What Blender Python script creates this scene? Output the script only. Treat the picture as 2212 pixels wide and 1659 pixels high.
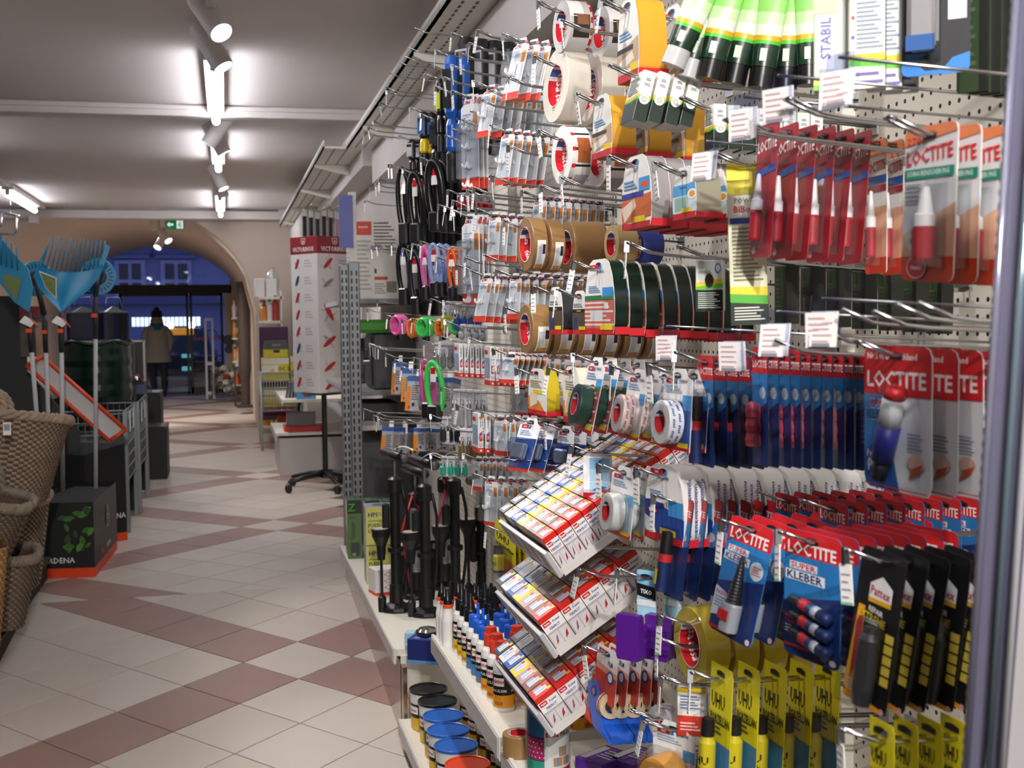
import bpy, bmesh, math, random
from mathutils import Vector, Matrix
random.seed(7)
for o in list(bpy.data.objects): bpy.data.objects.remove(o)
scene = bpy.context.scene
COL = scene.collection
PI = math.pi
# ------------------------------------------------------------------ camera
F = 2620.0; CX = 1106.0; CY = 829.5; CAMZ = 1.39
AX = Matrix(((0.9732791, 0.02361548, -0.22840774), (-0.22931245, 0.04805172, -0.97216605), (-0.01198279, 0.99856564, 0.05218306)))
cam_d = bpy.data.cameras.new('camera'); cam = bpy.data.objects.new('camera', cam_d); COL.objects.link(cam)
cam_d.sensor_width = 36.0; cam_d.lens = F / 2212 * 36; cam_d.clip_start = 0.05; cam_d.clip_end = 200
cam.matrix_world = Matrix.Translation((0, 0, CAMZ)) @ AX.to_4x4()
cam_d.dof.use_dof = True; cam_d.dof.focus_distance = 2.75; cam_d.dof.aperture_fstop = 9.0
scene.camera = cam
vs = scene.view_settings
vs.view_transform = 'Standard'; vs.look = 'None'; vs.gamma = 1.0; vs.use_curve_mapping = False; vs.exposure = 0.14
# ------------------------------------------------------------------ world: dusk sky outside the shop
w = bpy.data.worlds.new('dusk'); scene.world = w; w.use_nodes = True
w.node_tree.nodes['Background'].inputs[0].default_value = (0.12, 0.15, 0.34, 1)
w.node_tree.nodes['Background'].inputs[1].default_value = 1.6
# ------------------------------------------------------------------ the shop's own lamps (fixtures are built further down)
SPOT_W = 85.0; TUBE_E = 22.0
# spots along the ceiling track: (y, aim point, watts factor)
SPOTS = [(5.25, (1.0, 3.9, .8), .8), (5.85, (1.0, 5.4, .8), .7), (8.35, (-1.5, 8.6, .6), .15), (8.7, (0.9, 8.8, .9), .6),
         (11.0, (0.8, 10.6, .8), .6), (11.6, (0.8, 12.2, .6), .5), (2.35, (1.05, 3.3, .3), .4), (1.75, (1.05, 2.2, .2), .35),
         (-0.9, (1.0, 2.5, 1.0), 1.6), (-1.7, (1.0, 1.6, .75), 3.3), (1.1, (-.2, 4.6, 0), .3)]
TUBES = [(6.5, 8.14), (9.2, 10.66), (13.26, 15.1), (2.8, 4.4), (-0.6, 0.8)]
# ------------------------------------------------------------------ pixel -> point (2212 x 1659 frame)
CAM = Vector((0, 0, CAMZ))
def ray(x, y): return AX @ Vector(((x - CX) / F, -(y - CY) / F, -1.0))
def atX(x, y, v): d = ray(x, y); return CAM + d * (v / d.x)
def atY(x, y, v): d = ray(x, y); return CAM + d * (v / d.y)
def atZ(x, y, v): d = ray(x, y); return CAM + d * ((v - CAMZ) / d.z)
KINK = 6.42; SLOPE = 0.075
def fz(y): return 0.0 if y > KINK else (y - KINK) * SLOPE
def depth(p): return -((AX.transposed() @ (Vector(p) - CAM)).z)
def proj(p):
    c = AX.transposed() @ (Vector(p) - CAM); return (CX + F * c.x / -c.z, CY - F * c.y / -c.z)
# ------------------------------------------------------------------ materials
def s2l(c): return c / 12.92 if c <= .04045 else ((c + .055) / 1.055) ** 2.4
MATS = {}
def mat(hx, rough=.45, metal=0.0, kind=''):
    key = (hx, rough, metal, kind)
    if key in MATS: return MATS[key]
    m = bpy.data.materials.new(f'{kind or "mat"}_{hx}'); m.use_nodes = True
    nt = m.node_tree; b = nt.nodes['Principled BSDF']
    h = hx.lstrip('#'); h = h if len(h) == 6 else ''.join(c_ * 2 for c_ in h); c = [s2l(int(h[i:i + 2], 16) / 255) for i in (0, 2, 4)]
    b.inputs['Roughness'].default_value = rough; b.inputs['Metallic'].default_value = metal
    if kind == 'emit':
        b.inputs['Base Color'].default_value = (*c, 1)
        b.inputs['Emission Color'].default_value = (*c, 1); b.inputs['Emission Strength'].default_value = rough
        b.inputs['Roughness'].default_value = .5
    elif kind == 'clear':
        nt.nodes.remove(b)
        tr = nt.nodes.new('ShaderNodeBsdfTransparent'); gl = nt.nodes.new('ShaderNodeBsdfGlossy'); mx = nt.nodes.new('ShaderNodeMixShader')
        lw = nt.nodes.new('ShaderNodeLayerWeight'); lw.inputs[0].default_value = .2
        mp = nt.nodes.new('ShaderNodeMapRange'); mp.inputs[3].default_value = .04; mp.inputs[4].default_value = .4
        tr.inputs[0].default_value = (*c, 1); gl.inputs[1].default_value = rough
        nt.links.new(lw.outputs['Fresnel'], mp.inputs[0]); nt.links.new(mp.outputs[0], mx.inputs[0])
        nt.links.new(tr.outputs[0], mx.inputs[1]); nt.links.new(gl.outputs[0], mx.inputs[2])
        nt.links.new(mx.outputs[0], nt.nodes['Material Output'].inputs[0])
    else:
        # slight procedural mottling so no surface is perfectly flat in tone
        tc = nt.nodes.new('ShaderNodeTexCoord'); nz = nt.nodes.new('ShaderNodeTexNoise'); cr = nt.nodes.new('ShaderNodeMix'); cr.data_type = 'RGBA'
        k = {'wall': (1.6, .06), 'tile': (3.0, .07), 'wood': (9.0, .25), 'wicker': (30.0, .45), 'wgrain': (60., .3)}.get(kind, (12.0, .05))
        nz.inputs['Scale'].default_value = k[0]; nz.inputs['Detail'].default_value = 4
        cr.inputs[6].default_value = (*[v * (1 - k[1]) for v in c], 1); cr.inputs[7].default_value = (*[min(1, v * (1 + k[1])) for v in c], 1)
        nt.links.new(tc.outputs['Object'], nz.inputs['Vector']); nt.links.new(nz.outputs['Fac'], cr.inputs[0]); nt.links.new(cr.outputs[2], b.inputs['Base Color'])
        if kind in ('wall', 'tile', 'wicker', 'wood'):
            bp = nt.nodes.new('ShaderNodeBump'); n2 = nt.nodes.new('ShaderNodeTexNoise')
            n2.inputs['Scale'].default_value = {'wall': 40, 'tile': 60, 'wicker': 90, 'wood': 40}[kind]
            bp.inputs['Strength'].default_value = {'wall': .08, 'tile': .05, 'wicker': .4, 'wood': .4}[kind]; bp.inputs['Distance'].default_value = .01
            nt.links.new(tc.outputs['Object'], n2.inputs['Vector']); nt.links.new(n2.outputs['Fac'], bp.inputs['Height']); nt.links.new(bp.outputs[0], b.inputs['Normal'])
        if kind == 'holes':      # perforated pegboard: dark punched dots on a 25 mm grid
            mt = nt.nodes.new('ShaderNodeVectorMath'); mt.operation = 'SCALE'; mt.inputs[3].default_value = 1 / .025
            fr = nt.nodes.new('ShaderNodeVectorMath'); fr.operation = 'FRACTION'
            sb = nt.nodes.new('ShaderNodeVectorMath'); sb.operation = 'SUBTRACT'; sb.inputs[1].default_value = (.5, .5, .5)
            ml = nt.nodes.new('ShaderNodeVectorMath'); ml.operation = 'MULTIPLY'; ml.inputs[1].default_value = (0, 1, 1)
            ln = nt.nodes.new('ShaderNodeVectorMath'); ln.operation = 'LENGTH'
            lt = nt.nodes.new('ShaderNodeMath'); lt.operation = 'LESS_THAN'; lt.inputs[1].default_value = .15
            m2 = nt.nodes.new('ShaderNodeMix'); m2.data_type = 'RGBA'; m2.inputs[7].default_value = (.01, .01, .01, 1)
            nt.links.new(tc.outputs['Object'], mt.inputs[0]); nt.links.new(mt.outputs[0], fr.inputs[0]); nt.links.new(fr.outputs[0], sb.inputs[0])
            nt.links.new(sb.outputs[0], ml.inputs[0]); nt.links.new(ml.outputs[0], ln.inputs[0]); nt.links.new(ln.outputs['Value'], lt.inputs[0])
            nt.links.new(cr.outputs[2], m2.inputs[6]); nt.links.new(lt.outputs[0], m2.inputs[0]); nt.links.new(m2.outputs[2], b.inputs['Base Color'])
        if kind == 'frost':
            b.inputs['Transmission Weight'].default_value = .55; b.inputs['IOR'].default_value = 1.2
    MATS[key] = m; return m
CLEAR = mat('#f4f6f8', .06, 0, 'clear'); CHROME = mat('#b9babd', .22, 1.0); STEEL = mat('#8f9196', .35, 1.0)
WHITE = mat('#efedea'); BLACK = mat('#16161a', .4); CREAM = mat('#e9e4d8', .4); PAPER = mat('#f3f0ee', .7)
# ------------------------------------------------------------------ text outlines
TXT = {}
def text2d(s, bold=True):
    k = (s, bold)
    if k not in TXT:
        c = bpy.data.curves.new('txt', 'FONT'); c.body = s; c.resolution_u = 1; c.offset = .022 if bold else 0.0
        o = bpy.data.objects.new('txt', c); COL.objects.link(o)
        dg = bpy.context.evaluated_depsgraph_get(); me = o.evaluated_get(dg).to_mesh()
        v = [(p.co.x, p.co.y) for p in me.vertices]; f = [tuple(p.vertices) for p in me.polygons]
        x0 = min(p[0] for p in v); x1 = max(p[0] for p in v); y0 = min(p[1] for p in v); y1 = max(p[1] for p in v)
        v = [((p[0] - x0) / (y1 - y0), (p[1] - y0) / (y1 - y0)) for p in v]
        TXT[k] = (v, f, (x1 - x0) / (y1 - y0))
        o.evaluated_get(dg).to_mesh_clear(); bpy.data.objects.remove(o); bpy.data.curves.remove(c)
    return TXT[k]
# ------------------------------------------------------------------ mesh builder
class G:
    def __init__(s): s.v = []; s.f = []; s.m = []; s.sm = []; s.mats = []; s.T = None
    def mi(s, m):
        if isinstance(m, str): m = mat(m)
        if m not in s.mats: s.mats.append(m)
        return s.mats.index(m)
    def add(s, vs, fs, m, smooth=False):
        b = len(s.v)
        for p in vs:
            p = Vector(p)
            if s.T is not None: p = s.T @ p
            s.v.append(p[:])
        k = s.mi(m)
        for f in fs: s.f.append(tuple(i + b for i in f)); s.m.append(k); s.sm.append(smooth)
        return s
    def box(s, x0, x1, y0, y1, z0, z1, m, b=0.0):
        if x0 > x1: x0, x1 = x1, x0
        if y0 > y1: y0, y1 = y1, y0
        if z0 > z1: z0, z1 = z1, z0
        if b <= 0:
            vs = [(x, y, z) for z in (z0, z1) for y in (y0, y1) for x in (x0, x1)]
            return s.add(vs, [(0, 2, 3, 1), (4, 5, 7, 6), (0, 1, 5, 4), (2, 6, 7, 3), (0, 4, 6, 2), (1, 3, 7, 5)], m)
        b = min(b, (x1 - x0) * .49, (y1 - y0) * .49, (z1 - z0) * .49)
        vs = []; fs = []
        # chamfered box: 24 verts
        for sx, X in ((-1, x0), (1, x1)):
            for sy, Y in ((-1, y0), (1, y1)):
                for sz, Z in ((-1, z0), (1, z1)):
                    vs += [(X, Y - sy * b, Z - sz * b), (X - sx * b, Y, Z - sz * b), (X - sx * b, Y - sy * b, Z)]
        def i(sx, sy, sz, k): return ((sx * 2 + sy) * 2 + sz) * 3 + k
        for a in (0, 1):
            fs.append(tuple(i(a, p, q, 0) for p, q in ((0, 0), (1, 0), (1, 1), (0, 1))))
            fs.append(tuple(i(p, a, q, 1) for p, q in ((0, 0), (1, 0), (1, 1), (0, 1))))
            fs.append(tuple(i(p, q, a, 2) for p, q in ((0, 0), (1, 0), (1, 1), (0, 1))))
        for p in (0, 1):
            for q in (0, 1):
                fs.append((i(0, p, q, 1), i(1, p, q, 1), i(1, p, q, 2), i(0, p, q, 2)))
                fs.append((i(p, 0, q, 0), i(p, 1, q, 0), i(p, 1, q, 2), i(p, 0, q, 2)))
                fs.append((i(p, q, 0, 0), i(p, q, 1, 0), i(p, q, 1, 1), i(p, q, 0, 1)))
                for r in (0, 1): fs.append((i(p, q, r, 0), i(p, q, r, 1), i(p, q, r, 2)))
        return s.add(vs, fs, m)
    def poly(s, pts, m): return s.add(pts, [tuple(range(len(pts)))], m)
    def prism(s, pts, d, m, side=None):
        n = len(pts); d = Vector(d); vs = [Vector(p) for p in pts]; vs += [p + d for p in vs]
        s.add(vs, [tuple(range(n)), tuple(range(2 * n - 1, n - 1, -1))], m)
        return s.add(vs, [(i, (i + 1) % n, n + (i + 1) % n, n + i) for i in range(n)], side or m)
    def lathe(s, prof, m, n=20, axis='z', c=(0, 0, 0), a0=0.0, a1=2 * PI, smooth=True, sx=1.0):
        # prof: list of (r, h[, material]); material belongs to the span that starts at the point
        full = abs(a1 - a0 - 2 * PI) < 1e-6; k = n if full else n + 1
        def pt(r, h, a):
            x, y = r * math.cos(a) * sx, r * math.sin(a)
            return {'z': (c[0] + x, c[1] + y, c[2] + h), 'y': (c[0] + x, c[1] + h, c[2] + y), 'x': (c[0] + h, c[1] + x, c[2] + y)}[axis]
        for q in range(len(prof) - 1):
            p, p2 = prof[q], prof[q + 1]
            vs = [pt(p[0], p[1], a0 + (a1 - a0) * j / n) for j in range(k)] + [pt(p2[0], p2[1], a0 + (a1 - a0) * j / n) for j in range(k)]
            s.add(vs, [(j, (j + 1) % k, k + (j + 1) % k, k + j) for j in range(n)], p[2] if len(p) > 2 else m, smooth)
        return s
    def disc(s, r, h, m, n=20, axis='z', c=(0, 0, 0), sx=1.0):
        vs = []
        for j in range(n):
            a = 2 * PI * j / n; x, y = r * math.cos(a) * sx, r * math.sin(a)
            vs.append({'z': (c[0] + x, c[1] + y, c[2] + h), 'y': (c[0] + x, c[1] + h, c[2] + y), 'x': (c[0] + h, c[1] + x, c[2] + y)}[axis])
        return s.poly(vs, m)
    def tube(s, path, r, m, n=6, closed=False, cap=True):
        P = [Vector(p) for p in path]; N = len(P); rings = []; up = None
        rr = r if isinstance(r, (list, tuple)) else [r] * N
        for i in range(N):
            if closed: t = P[(i + 1) % N] - P[i - 1]
            else: t = P[min(i + 1, N - 1)] - P[max(i - 1, 0)]
            if t.length < 1e-9: t = Vector((0, 0, 1))
            t.normalize()
            if up is None: up = Vector((0, 0, 1)) if abs(t.z) < .9 else Vector((1, 0, 0))
            u = t.cross(up)
            if u.length < 1e-6: u = t.orthogonal()
            u.normalize(); up = u.cross(t)
            rings.append([P[i] + (u * math.cos(2 * PI * j / n) + up * math.sin(2 * PI * j / n)) * rr[i] for j in range(n)])
        vs = [p for rg in rings for p in rg]; fs = []
        for i in range(N if closed else N - 1):
            a = i * n; b = ((i + 1) % N) * n
            fs += [(a + j, a + (j + 1) % n, b + (j + 1) % n, b + j) for j in range(n)]
        if cap and not closed: fs += [tuple(range(n - 1, -1, -1)), tuple(range((N - 1) * n, N * n))]
        return s.add(vs, fs, m, True)
    def text(s, t, m, fn, h, align=0.5, bold=True, squash=1.0):
        # fn(x, z) -> point; x runs along the writing, h is the letter height, align 0 left .5 centre
        v, f, wd = text2d(t, bold)
        return s.add([fn((p[0] - wd * align) * h * squash, (p[1] - .5) * h) for p in v], f, m)
    def mesh(s, name):
        me = bpy.data.meshes.new(name); me.from_pydata(s.v, [], s.f)
        for m in s.mats: me.materials.append(m)
        me.polygons.foreach_set('material_index', s.m); me.polygons.foreach_set('use_smooth', s.sm); me.update()
        return me
    def build(s, name, parent=None, loc=None, rot=None):
        return put(name, s.mesh(name), parent, loc, rot)
def put(name, me, parent=None, loc=None, rot=None):
    o = bpy.data.objects.new(name, me); COL.objects.link(o)
    if parent is not None: o.parent = parent
    if loc is not None: o.location = loc
    if rot is not None: o.rotation_euler = rot
    return o
def tag(o, label=None, cat=None, group=None, kind=None):
    if label: o['label'] = label
    if cat: o['category'] = cat
    if group: o['group'] = group
    if kind: o['kind'] = kind
    return o
def thing(name, label, cat, loc=(0, 0, 0), rot=(0, 0, 0), group=None):
    o = bpy.data.objects.new(name, None); o.empty_display_size = .02; COL.objects.link(o); o.location = loc; o.rotation_euler = rot
    return tag(o, label, cat, group)
def struct(g, name, parent=None):
    o = g.build(name, parent)
    if parent is None: o['kind'] = 'structure'
    return o
def stuffit(o): o['kind'] = 'stuff'; return o
ORD = ['front', 'second', 'third', 'fourth', 'fifth', 'sixth', 'seventh', 'eighth', 'ninth', 'tenth', 'eleventh', 'twelfth', 'thirteenth', 'fourteenth', 'fifteenth', 'sixteenth']
# ================================================================== SETTING
WALLM = mat('#cfc7c1', .8, 0, 'wall'); CEILM = mat('#dcd3ce', .8, 0, 'wall'); TRIMM = mat('#d6cfca', .6)
GROUT = mat('#5d584e', .9)
LT = mat('#c9beb4', .48, 0, 'tile'); LT2 = mat('#c4b9ac', .5, 0, 'tile'); DK = mat('#9b7b72', .5, 0, 'tile')
# floor: level part beyond the kink, a ramp falling towards the camera
g = G()
g.poly([(-6, KINK, -.004), (1.4, KINK, -.004), (1.4, 25.2, -.004), (-6, 25.2, -.004)], GROUT)
g.poly([(-6, -3.2, fz(-3.2) - .004), (1.4, -3.2, fz(-3.2) - .004), (1.4, KINK, -.004), (-6, KINK, -.004)], GROUT)
floor = struct(g, 'floor')
def clip(poly, axis, val, keep_less):
    out = []
    for i in range(len(poly)):
        a, b = poly[i], poly[(i + 1) % len(poly)]
        ia = (a[axis] < val) == keep_less; ib = (b[axis] < val) == keep_less
        if ia: out.append(a)
        if ia != ib:
            t = (val - a[axis]) / (b[axis] - a[axis]); out.append((a[0] + (b[0] - a[0]) * t, a[1] + (b[1] - a[1]) * t))
    return out
def lattice(O, ang, size, ca, cb, ramp):
    va = (math.cos(math.radians(ang - 90)) * size, math.sin(math.radians(ang - 90)) * size)
    vb = (math.cos(math.radians(ang)) * size, math.sin(math.radians(ang)) * size)
    res = []
    for a in range(-70, 30):
        for b in range(-60, 40):
            q = .0085
            pts = [(O[0] + va[0] * (a + i) + vb[0] * (b + j), O[1] + va[1] * (a + i) + vb[1] * (b + j)) for i, j in ((q, q), (q, 1 - q), (1 - q, 1 - q), (1 - q, q))]
            cx = sum(p[0] for p in pts) / 4; cy = sum(p[1] for p in pts) / 4
            if cx < -3.3 or cx > 1.2 or cy < 2.6 or cy > 24.6: continue
            n0 = 4
            pts = clip(pts, 1, KINK + (-.002 if ramp else .002), ramp)
            if len(pts) < 3: continue
            px = [proj((p[0], p[1], fz(p[1]))) for p in pts]
            if max(p[0] for p in px) < 0 or min(p[1] for p in px) > 1659 or min(p[0] for p in px) > 1300: continue
            # what stands over the tile: pallet, bin, cages on the left, shelving on the right
            if cx > .85 or (cx < -1.35 and cy < 9): continue
            res.append((cy, pts, ((a - ca) % 6 == 0) != ((b - cb) % 6 == 0), (a * 7 + b * 13) % 5))
    return res
tiles = lattice((.3065, 6.03), -47.7, .332, 1, 1, True) + lattice((-.155, 7.281), -44.3, .333, -4, -2, False)
tiles.sort(key=lambda t: t[0])
SH = {}; rest = G()
for k, (cy, pts, dark, r) in enumerate(tiles):
    mm = DK if dark else (LT, LT, LT2, LT, LT2)[r]
    if k < 300:
        c = Vector((sum(p[0] for p in pts) / len(pts), sum(p[1] for p in pts) / len(pts))); c3 = (c.x, c.y, fz(c.y))
        key = (len(pts), round(pts[0][0] - c.x, 3), round(pts[0][1] - c.y, 3), mm.name, cy > KINK) if len(pts) == 4 else None
        if key and key in SH: me = SH[key]
        else:
            t = G(); top = [(p[0] - c.x, p[1] - c.y, fz(p[1]) - c3[2]) for p in pts]; n = len(pts)
            ins = [(p[0] * .985, p[1] * .985, p[2] + .0008) for p in top]
            t.add(ins, [tuple(range(n))], mm); t.add(top + ins, [(i, (i + 1) % n, n + (i + 1) % n, n + i) for i in range(n)], mm)
            t.add([(p[0], p[1], p[2] - .006) for p in top] + top, [(i, (i + 1) % n, n + (i + 1) % n, n + i) for i in range(n)], mm)
            me = t.mesh('tile')
            if key: SH[key] = me
        put('tile', me, floor, c3)
    else: rest.poly([(p[0], p[1], fz(p[1])) for p in pts], mm)
stuffit(rest.build('far_tiles', floor))
# ceiling, beams
CZ = 2.8
g = G(); g.box(-6, 1.6, -3.2, 15.6, CZ, CZ + .1, CEILM); struct(g, 'ceiling')
g = G(); g.box(-6, 1.1, 8.12, 8.3, CZ - .075, CZ, TRIMM, .004); g.box(-6, 1.0, 8.10, 8.125, CZ - .035, CZ - .012, TRIMM)
struct(g, 'trim_1')
g = G(); g.box(-6, .9, 15.35, 15.6, CZ - .125, CZ, TRIMM, .004); struct(g, 'trim_2')
g = G(); g.tube([(-6, 15.33, CZ - .02), (.66, 15.33, CZ - .02)], .012, mat('#8d8886')); struct(g, 'trim_3')
# walls
g = G(); g.box(-6.1, -6, -3.2, 25, -.9, CZ, WALLM); struct(g, 'wall_left')
g = G(); g.box(-6, 1.6, -3.3, -3.2, -.9, CZ, WALLM); struct(g, 'wall_back')
g = G(); g.box(1.12, 1.2, -3.2, 8.2, -.9, CZ, WALLM); struct(g, 'wall_right')
g = G(); g.box(1.12, 1.2, 8.2, 12.6, -.1, CZ, WALLM); struct(g, 'wall_right_middle')
g = G(); g.box(.8, 1.2, 12.6, 25.0, -.1, 3.2, WALLM); struct(g, 'wall_right_far')
# boxed-out upper wall above the shelving
g = G(); g.box(.97, 1.12, -3.2, 8.12, 2.31, CZ, WALLM); struct(g, 'wall_soffit')
g = G(); g.box(.93, 1.12, 8.3, 12.6, 2.45, CZ, WALLM); struct(g, 'wall_soffit_far')
# arch wall and barrel vault
def arch(x): 
    t = (x + 1.3) / 1.68
    return 1.55 + 1.35 * math.sqrt(max(0, 1 - t * t)) if abs(t) <= 1 else 1.55
VM = mat('#cbbcae', .8, 0, 'wall')
g = G(); N = 28
xs = [-2.98 + 3.36 * i / N for i in range(N + 1)]
g.box(-6, -2.98, 15.6, 15.7, 0, CZ, VM); g.box(.38, .8, 15.6, 15.7, 0, CZ, VM)
for i in range(N):
    a, b = xs[i], xs[i + 1]
    if arch(a) < CZ or arch(b) < CZ: g.poly([(a, 15.6, min(arch(a), CZ)), (b, 15.6, min(arch(b), CZ)), (b, 15.6, CZ), (a, 15.6, CZ)], VM)
struct(g, 'wall_arch')
g = G(); vs = []
for y in (15.6, 18.0, 21.0, 24.9):
    vs += [(-2.98, y, 0)] + [(x, y, arch(x)) for x in xs] + [(.38, y, 0)]
n = N + 3
g.add(vs, [(r * n + i, r * n + i + 1, (r + 1) * n + i + 1, (r + 1) * n + i) for r in range(3) for i in range(n - 1)], VM, True)
struct(g, 'wall_vault')
# door front at the end of the vault: lintel, frames, panes
DBL = mat('#101413', .5); GL = mat('#e9eef4', .02, 0, 'clear')
DY = 24.7
g = G(); g.box(-2.95, .12, DY, DY + .12, 2.0, 2.17, DBL); lint = struct(g, 'trim_4')
def dpx(x): return atY(x, 700, DY).x
for k, (x0, x1, z0, z1) in enumerate(((dpx(258), dpx(408), .02, 2.0), (dpx(410), dpx(482), .02, 2.0))):
    d = G()
    for a, b, c, e in ((x0, x0 + .05, z0, z1), (x1 - .05, x1, z0, z1), (x0, x1, z1 - .05, z1), (x0, x1, z0, z0 + (.05 if k == 0 else .14))): d.box(a, b, DY + .02, DY + .07, c, e, DBL)
    dr = struct(d, f'door_{k + 1}')
    p = G(); p.box(x0 + .05, x1 - .05, DY + .035, DY + .045, z0 + .05, z1 - .05, GL); p.build('pane', dr)
    if k == 1:
        q = G(); RED = mat('#a23a34')
        q.text('Willkommen', RED, lambda x, z: (x0 + .36 - x, DY + .03, 1.12 + z), .1, .5); q.build('lettering', dr)
g = G(); g.box(-2.95, .3, DY + .05, DY + .06, 2.17, 2.95, GL); win = struct(g, 'window_1')
g = G(); g.box(dpx(486), dpx(498), DY - .02, DY + .2, 0, 2.0, mat('#c7b98f', .6)); g.box(dpx(498), .7, DY, DY + .2, 0, 3.2, VM); struct(g, 'wall_door_jamb')
for z, r in ((1.07, .11), (.89, .085)):
    q = G(); q.disc(r, 0, mat('#35332f'), 18, 'y', (dpx(493), DY - .03, z)); tag(q.build('round_sticker'), f'{"larger upper" if z > 1 else "smaller lower"} dark round sticker on the cream door jamb', 'sticker', 'stickers on the door jamb')
# the street outside
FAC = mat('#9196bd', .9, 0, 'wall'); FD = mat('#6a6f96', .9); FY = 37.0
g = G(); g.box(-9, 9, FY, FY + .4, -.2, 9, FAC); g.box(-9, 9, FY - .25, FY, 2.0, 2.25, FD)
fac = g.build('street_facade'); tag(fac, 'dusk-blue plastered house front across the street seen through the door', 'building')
WP = mat('#3e404c', .2)
for k, (xa, xb) in enumerate(((258, 305), (357, 405))):
    a = atY(xa, 600, FY - .05); b = atY(xb, 600, FY - .05); z1 = atY(xa, 570, FY).z; z0 = atY(xa, 648, FY).z
    q = G(); q.box(a.x - .12, b.x + .12, FY - .12, FY, z0, z1 + .1, mat('#b4b8d6', .8)); wf = q.build('window', fac)
    q = G(); q.box(a.x - .35, b.x + .35, FY - .3, FY, z1 + .28, z1 + .42, FD); q.box(a.x - .25, b.x + .25, FY - .2, FY, z1 + .16, z1 + .28, FAC); q.build('window_cornice', fac)
    xm = (a.x + b.x) / 2; zm = z0 + (z1 - z0) * .52
    for u0, u1 in ((a.x, xm - .05), (xm + .05, b.x)):
        for v0, v1 in ((z0, zm - .05), (zm + .05, z1)):
            q = G(); q.box(u0, u1, FY - .15, FY - .11, v0, v1, WP); q.build('pane', wf)
q = G(); a = atY(283, 690, 33); b = atY(432, 702, 33); q.box(a.x, b.x, 33, 33.4, b.z - .02, a.z + .05, mat('#dfe6ea', 2.2, 0, 'emit'))
for i in range(16): q.box(a.x + (b.x - a.x) * i / 16, a.x + (b.x - a.x) * i / 16 + .02, 32.97, 33, b.z - .02, a.z + .05, mat('#6a7076'))
tag(q.build('shop_sign'), 'long bright backlit shop sign band across the street', 'sign')
g = G(); g.poly([(-14, 25.0, -.05), (14, 25.0, -.05), (14, 40, -.05), (-14, 40, -.05)], mat('#3a3c46', .9)); struct(g, 'street')
# parked car behind the door, seen end-on
ct = thing('car', 'dark car with lit headlamps waiting outside the glass door', 'car', (atY(385, 720, 29).x, 29, -.05))
CARM = mat('#1c2233', .25, .3)
q = G(); q.box(-.85, .85, 0, 4, .25, .8, CARM, .08); q.build('body', ct)
q = G(); q.prism([(-.75, .4, .8), (.75, .4, .8), (.6, .9, 1.35), (-.6, .9, 1.35)], (0, 2, 0), mat('#0b0e14', .1)); q.build('cabin', ct)
for x in (-.17, .3):
    q = G(); q.lathe([(.0, -.06), (.07, -.05), (.085, 0)], mat('#e8f2ff', 9.0, 0, 'emit'), 12, 'y', (x, -.0, 1.43)); q.build('headlamp', ct)
q = G(); q.box(-.25, .35, -.03, 0, 1.2, 1.36, mat('#d38a1e', .8, 0, 'emit'), .03); q.build('indicator_strip', ct)
for z, hh in ((.62, .2), (.32, .22)):
    q = G(); q.box(.06, .26, -.03, 0, z + .05, z + hh * .7, mat('#7fd8d0', .5, 0, 'emit'), .02); q.build('number_plate', ct)
for x in (-.7, .7):
    q = G(); q.lathe([(0, -.1), (.3, -.1), (.32, 0), (.3, .1), (0, .1)], BLACK, 16, 'x', (x, .7, .32)); q.build('wheel', ct)
# ================================================================== CEILING LAMPS
LW = mat('#d9d4d0', .45)
TX = -.03
def spot_fix(i, y, aim, k):
    z = CZ - .14; L = Vector((TX, y, z)); d = (Vector(aim) - L).normalized()
    t = thing('spotlight', '', 'lamp', L, (0, 0, 0), 'cylinder spotlights on the ceiling track')
    q = G(); q.box(-.018, .018, -.05, .05, .03, .14, LW, .004); q.box(-.012, .012, -.012, .012, -.03, .05, LW); q.build('bracket', t)
    R = d.to_track_quat('-Z', 'Y').to_matrix().to_4x4()
    q = G(); q.T = R; q.lathe([(0, .13), (.048, .13), (.05, .125), (.05, -.1), (.046, -.1), (.044, -.085)], LW, 24); q.build('housing', t)
    q = G(); q.T = R; q.disc(.044, -.084, mat('#f2f4ff', 14.0, 0, 'emit'), 20); q.build('lens', t)
    ld = bpy.data.lights.new('spot', 'SPOT'); ld.energy = SPOT_W * k; ld.spot_size = math.radians(74); ld.spot_blend = .5; ld.shadow_soft_size = .04; ld.color = (1, .955, .9)
    lo = bpy.data.objects.new('spot_light', ld); COL.objects.link(lo); lo.parent = t; lo.location = d * .115; lo.rotation_euler = d.to_track_quat('-Z', 'Y').to_euler()
    return t
WHERE = ['cylinder spotlight on the ceiling track nearest the camera in view', 'white cylinder spotlight just before the longest ceiling tube', 'white spotlight turned left behind the longest ceiling tube',
         'white spotlight turned right behind the longest ceiling tube', 'white spotlight before the third ceiling tube, nearer one', 'white spotlight before the third ceiling tube, farther one']
for i, (y, aim, k) in enumerate(SPOTS):
    t = spot_fix(i, y, aim, k); t['label'] = WHERE[i] if i < len(WHERE) else f'white track spotlight over the camera, {ORD[i - len(WHERE)]} of its row'
TL = ['longest glowing ceiling tube, crossing the near beam', 'middle glowing ceiling tube of the row', 'farthest glowing ceiling tube before the far beam', 'glowing ceiling tube above the ramp, out of sight', 'glowing ceiling tube above the camera, out of sight']
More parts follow.
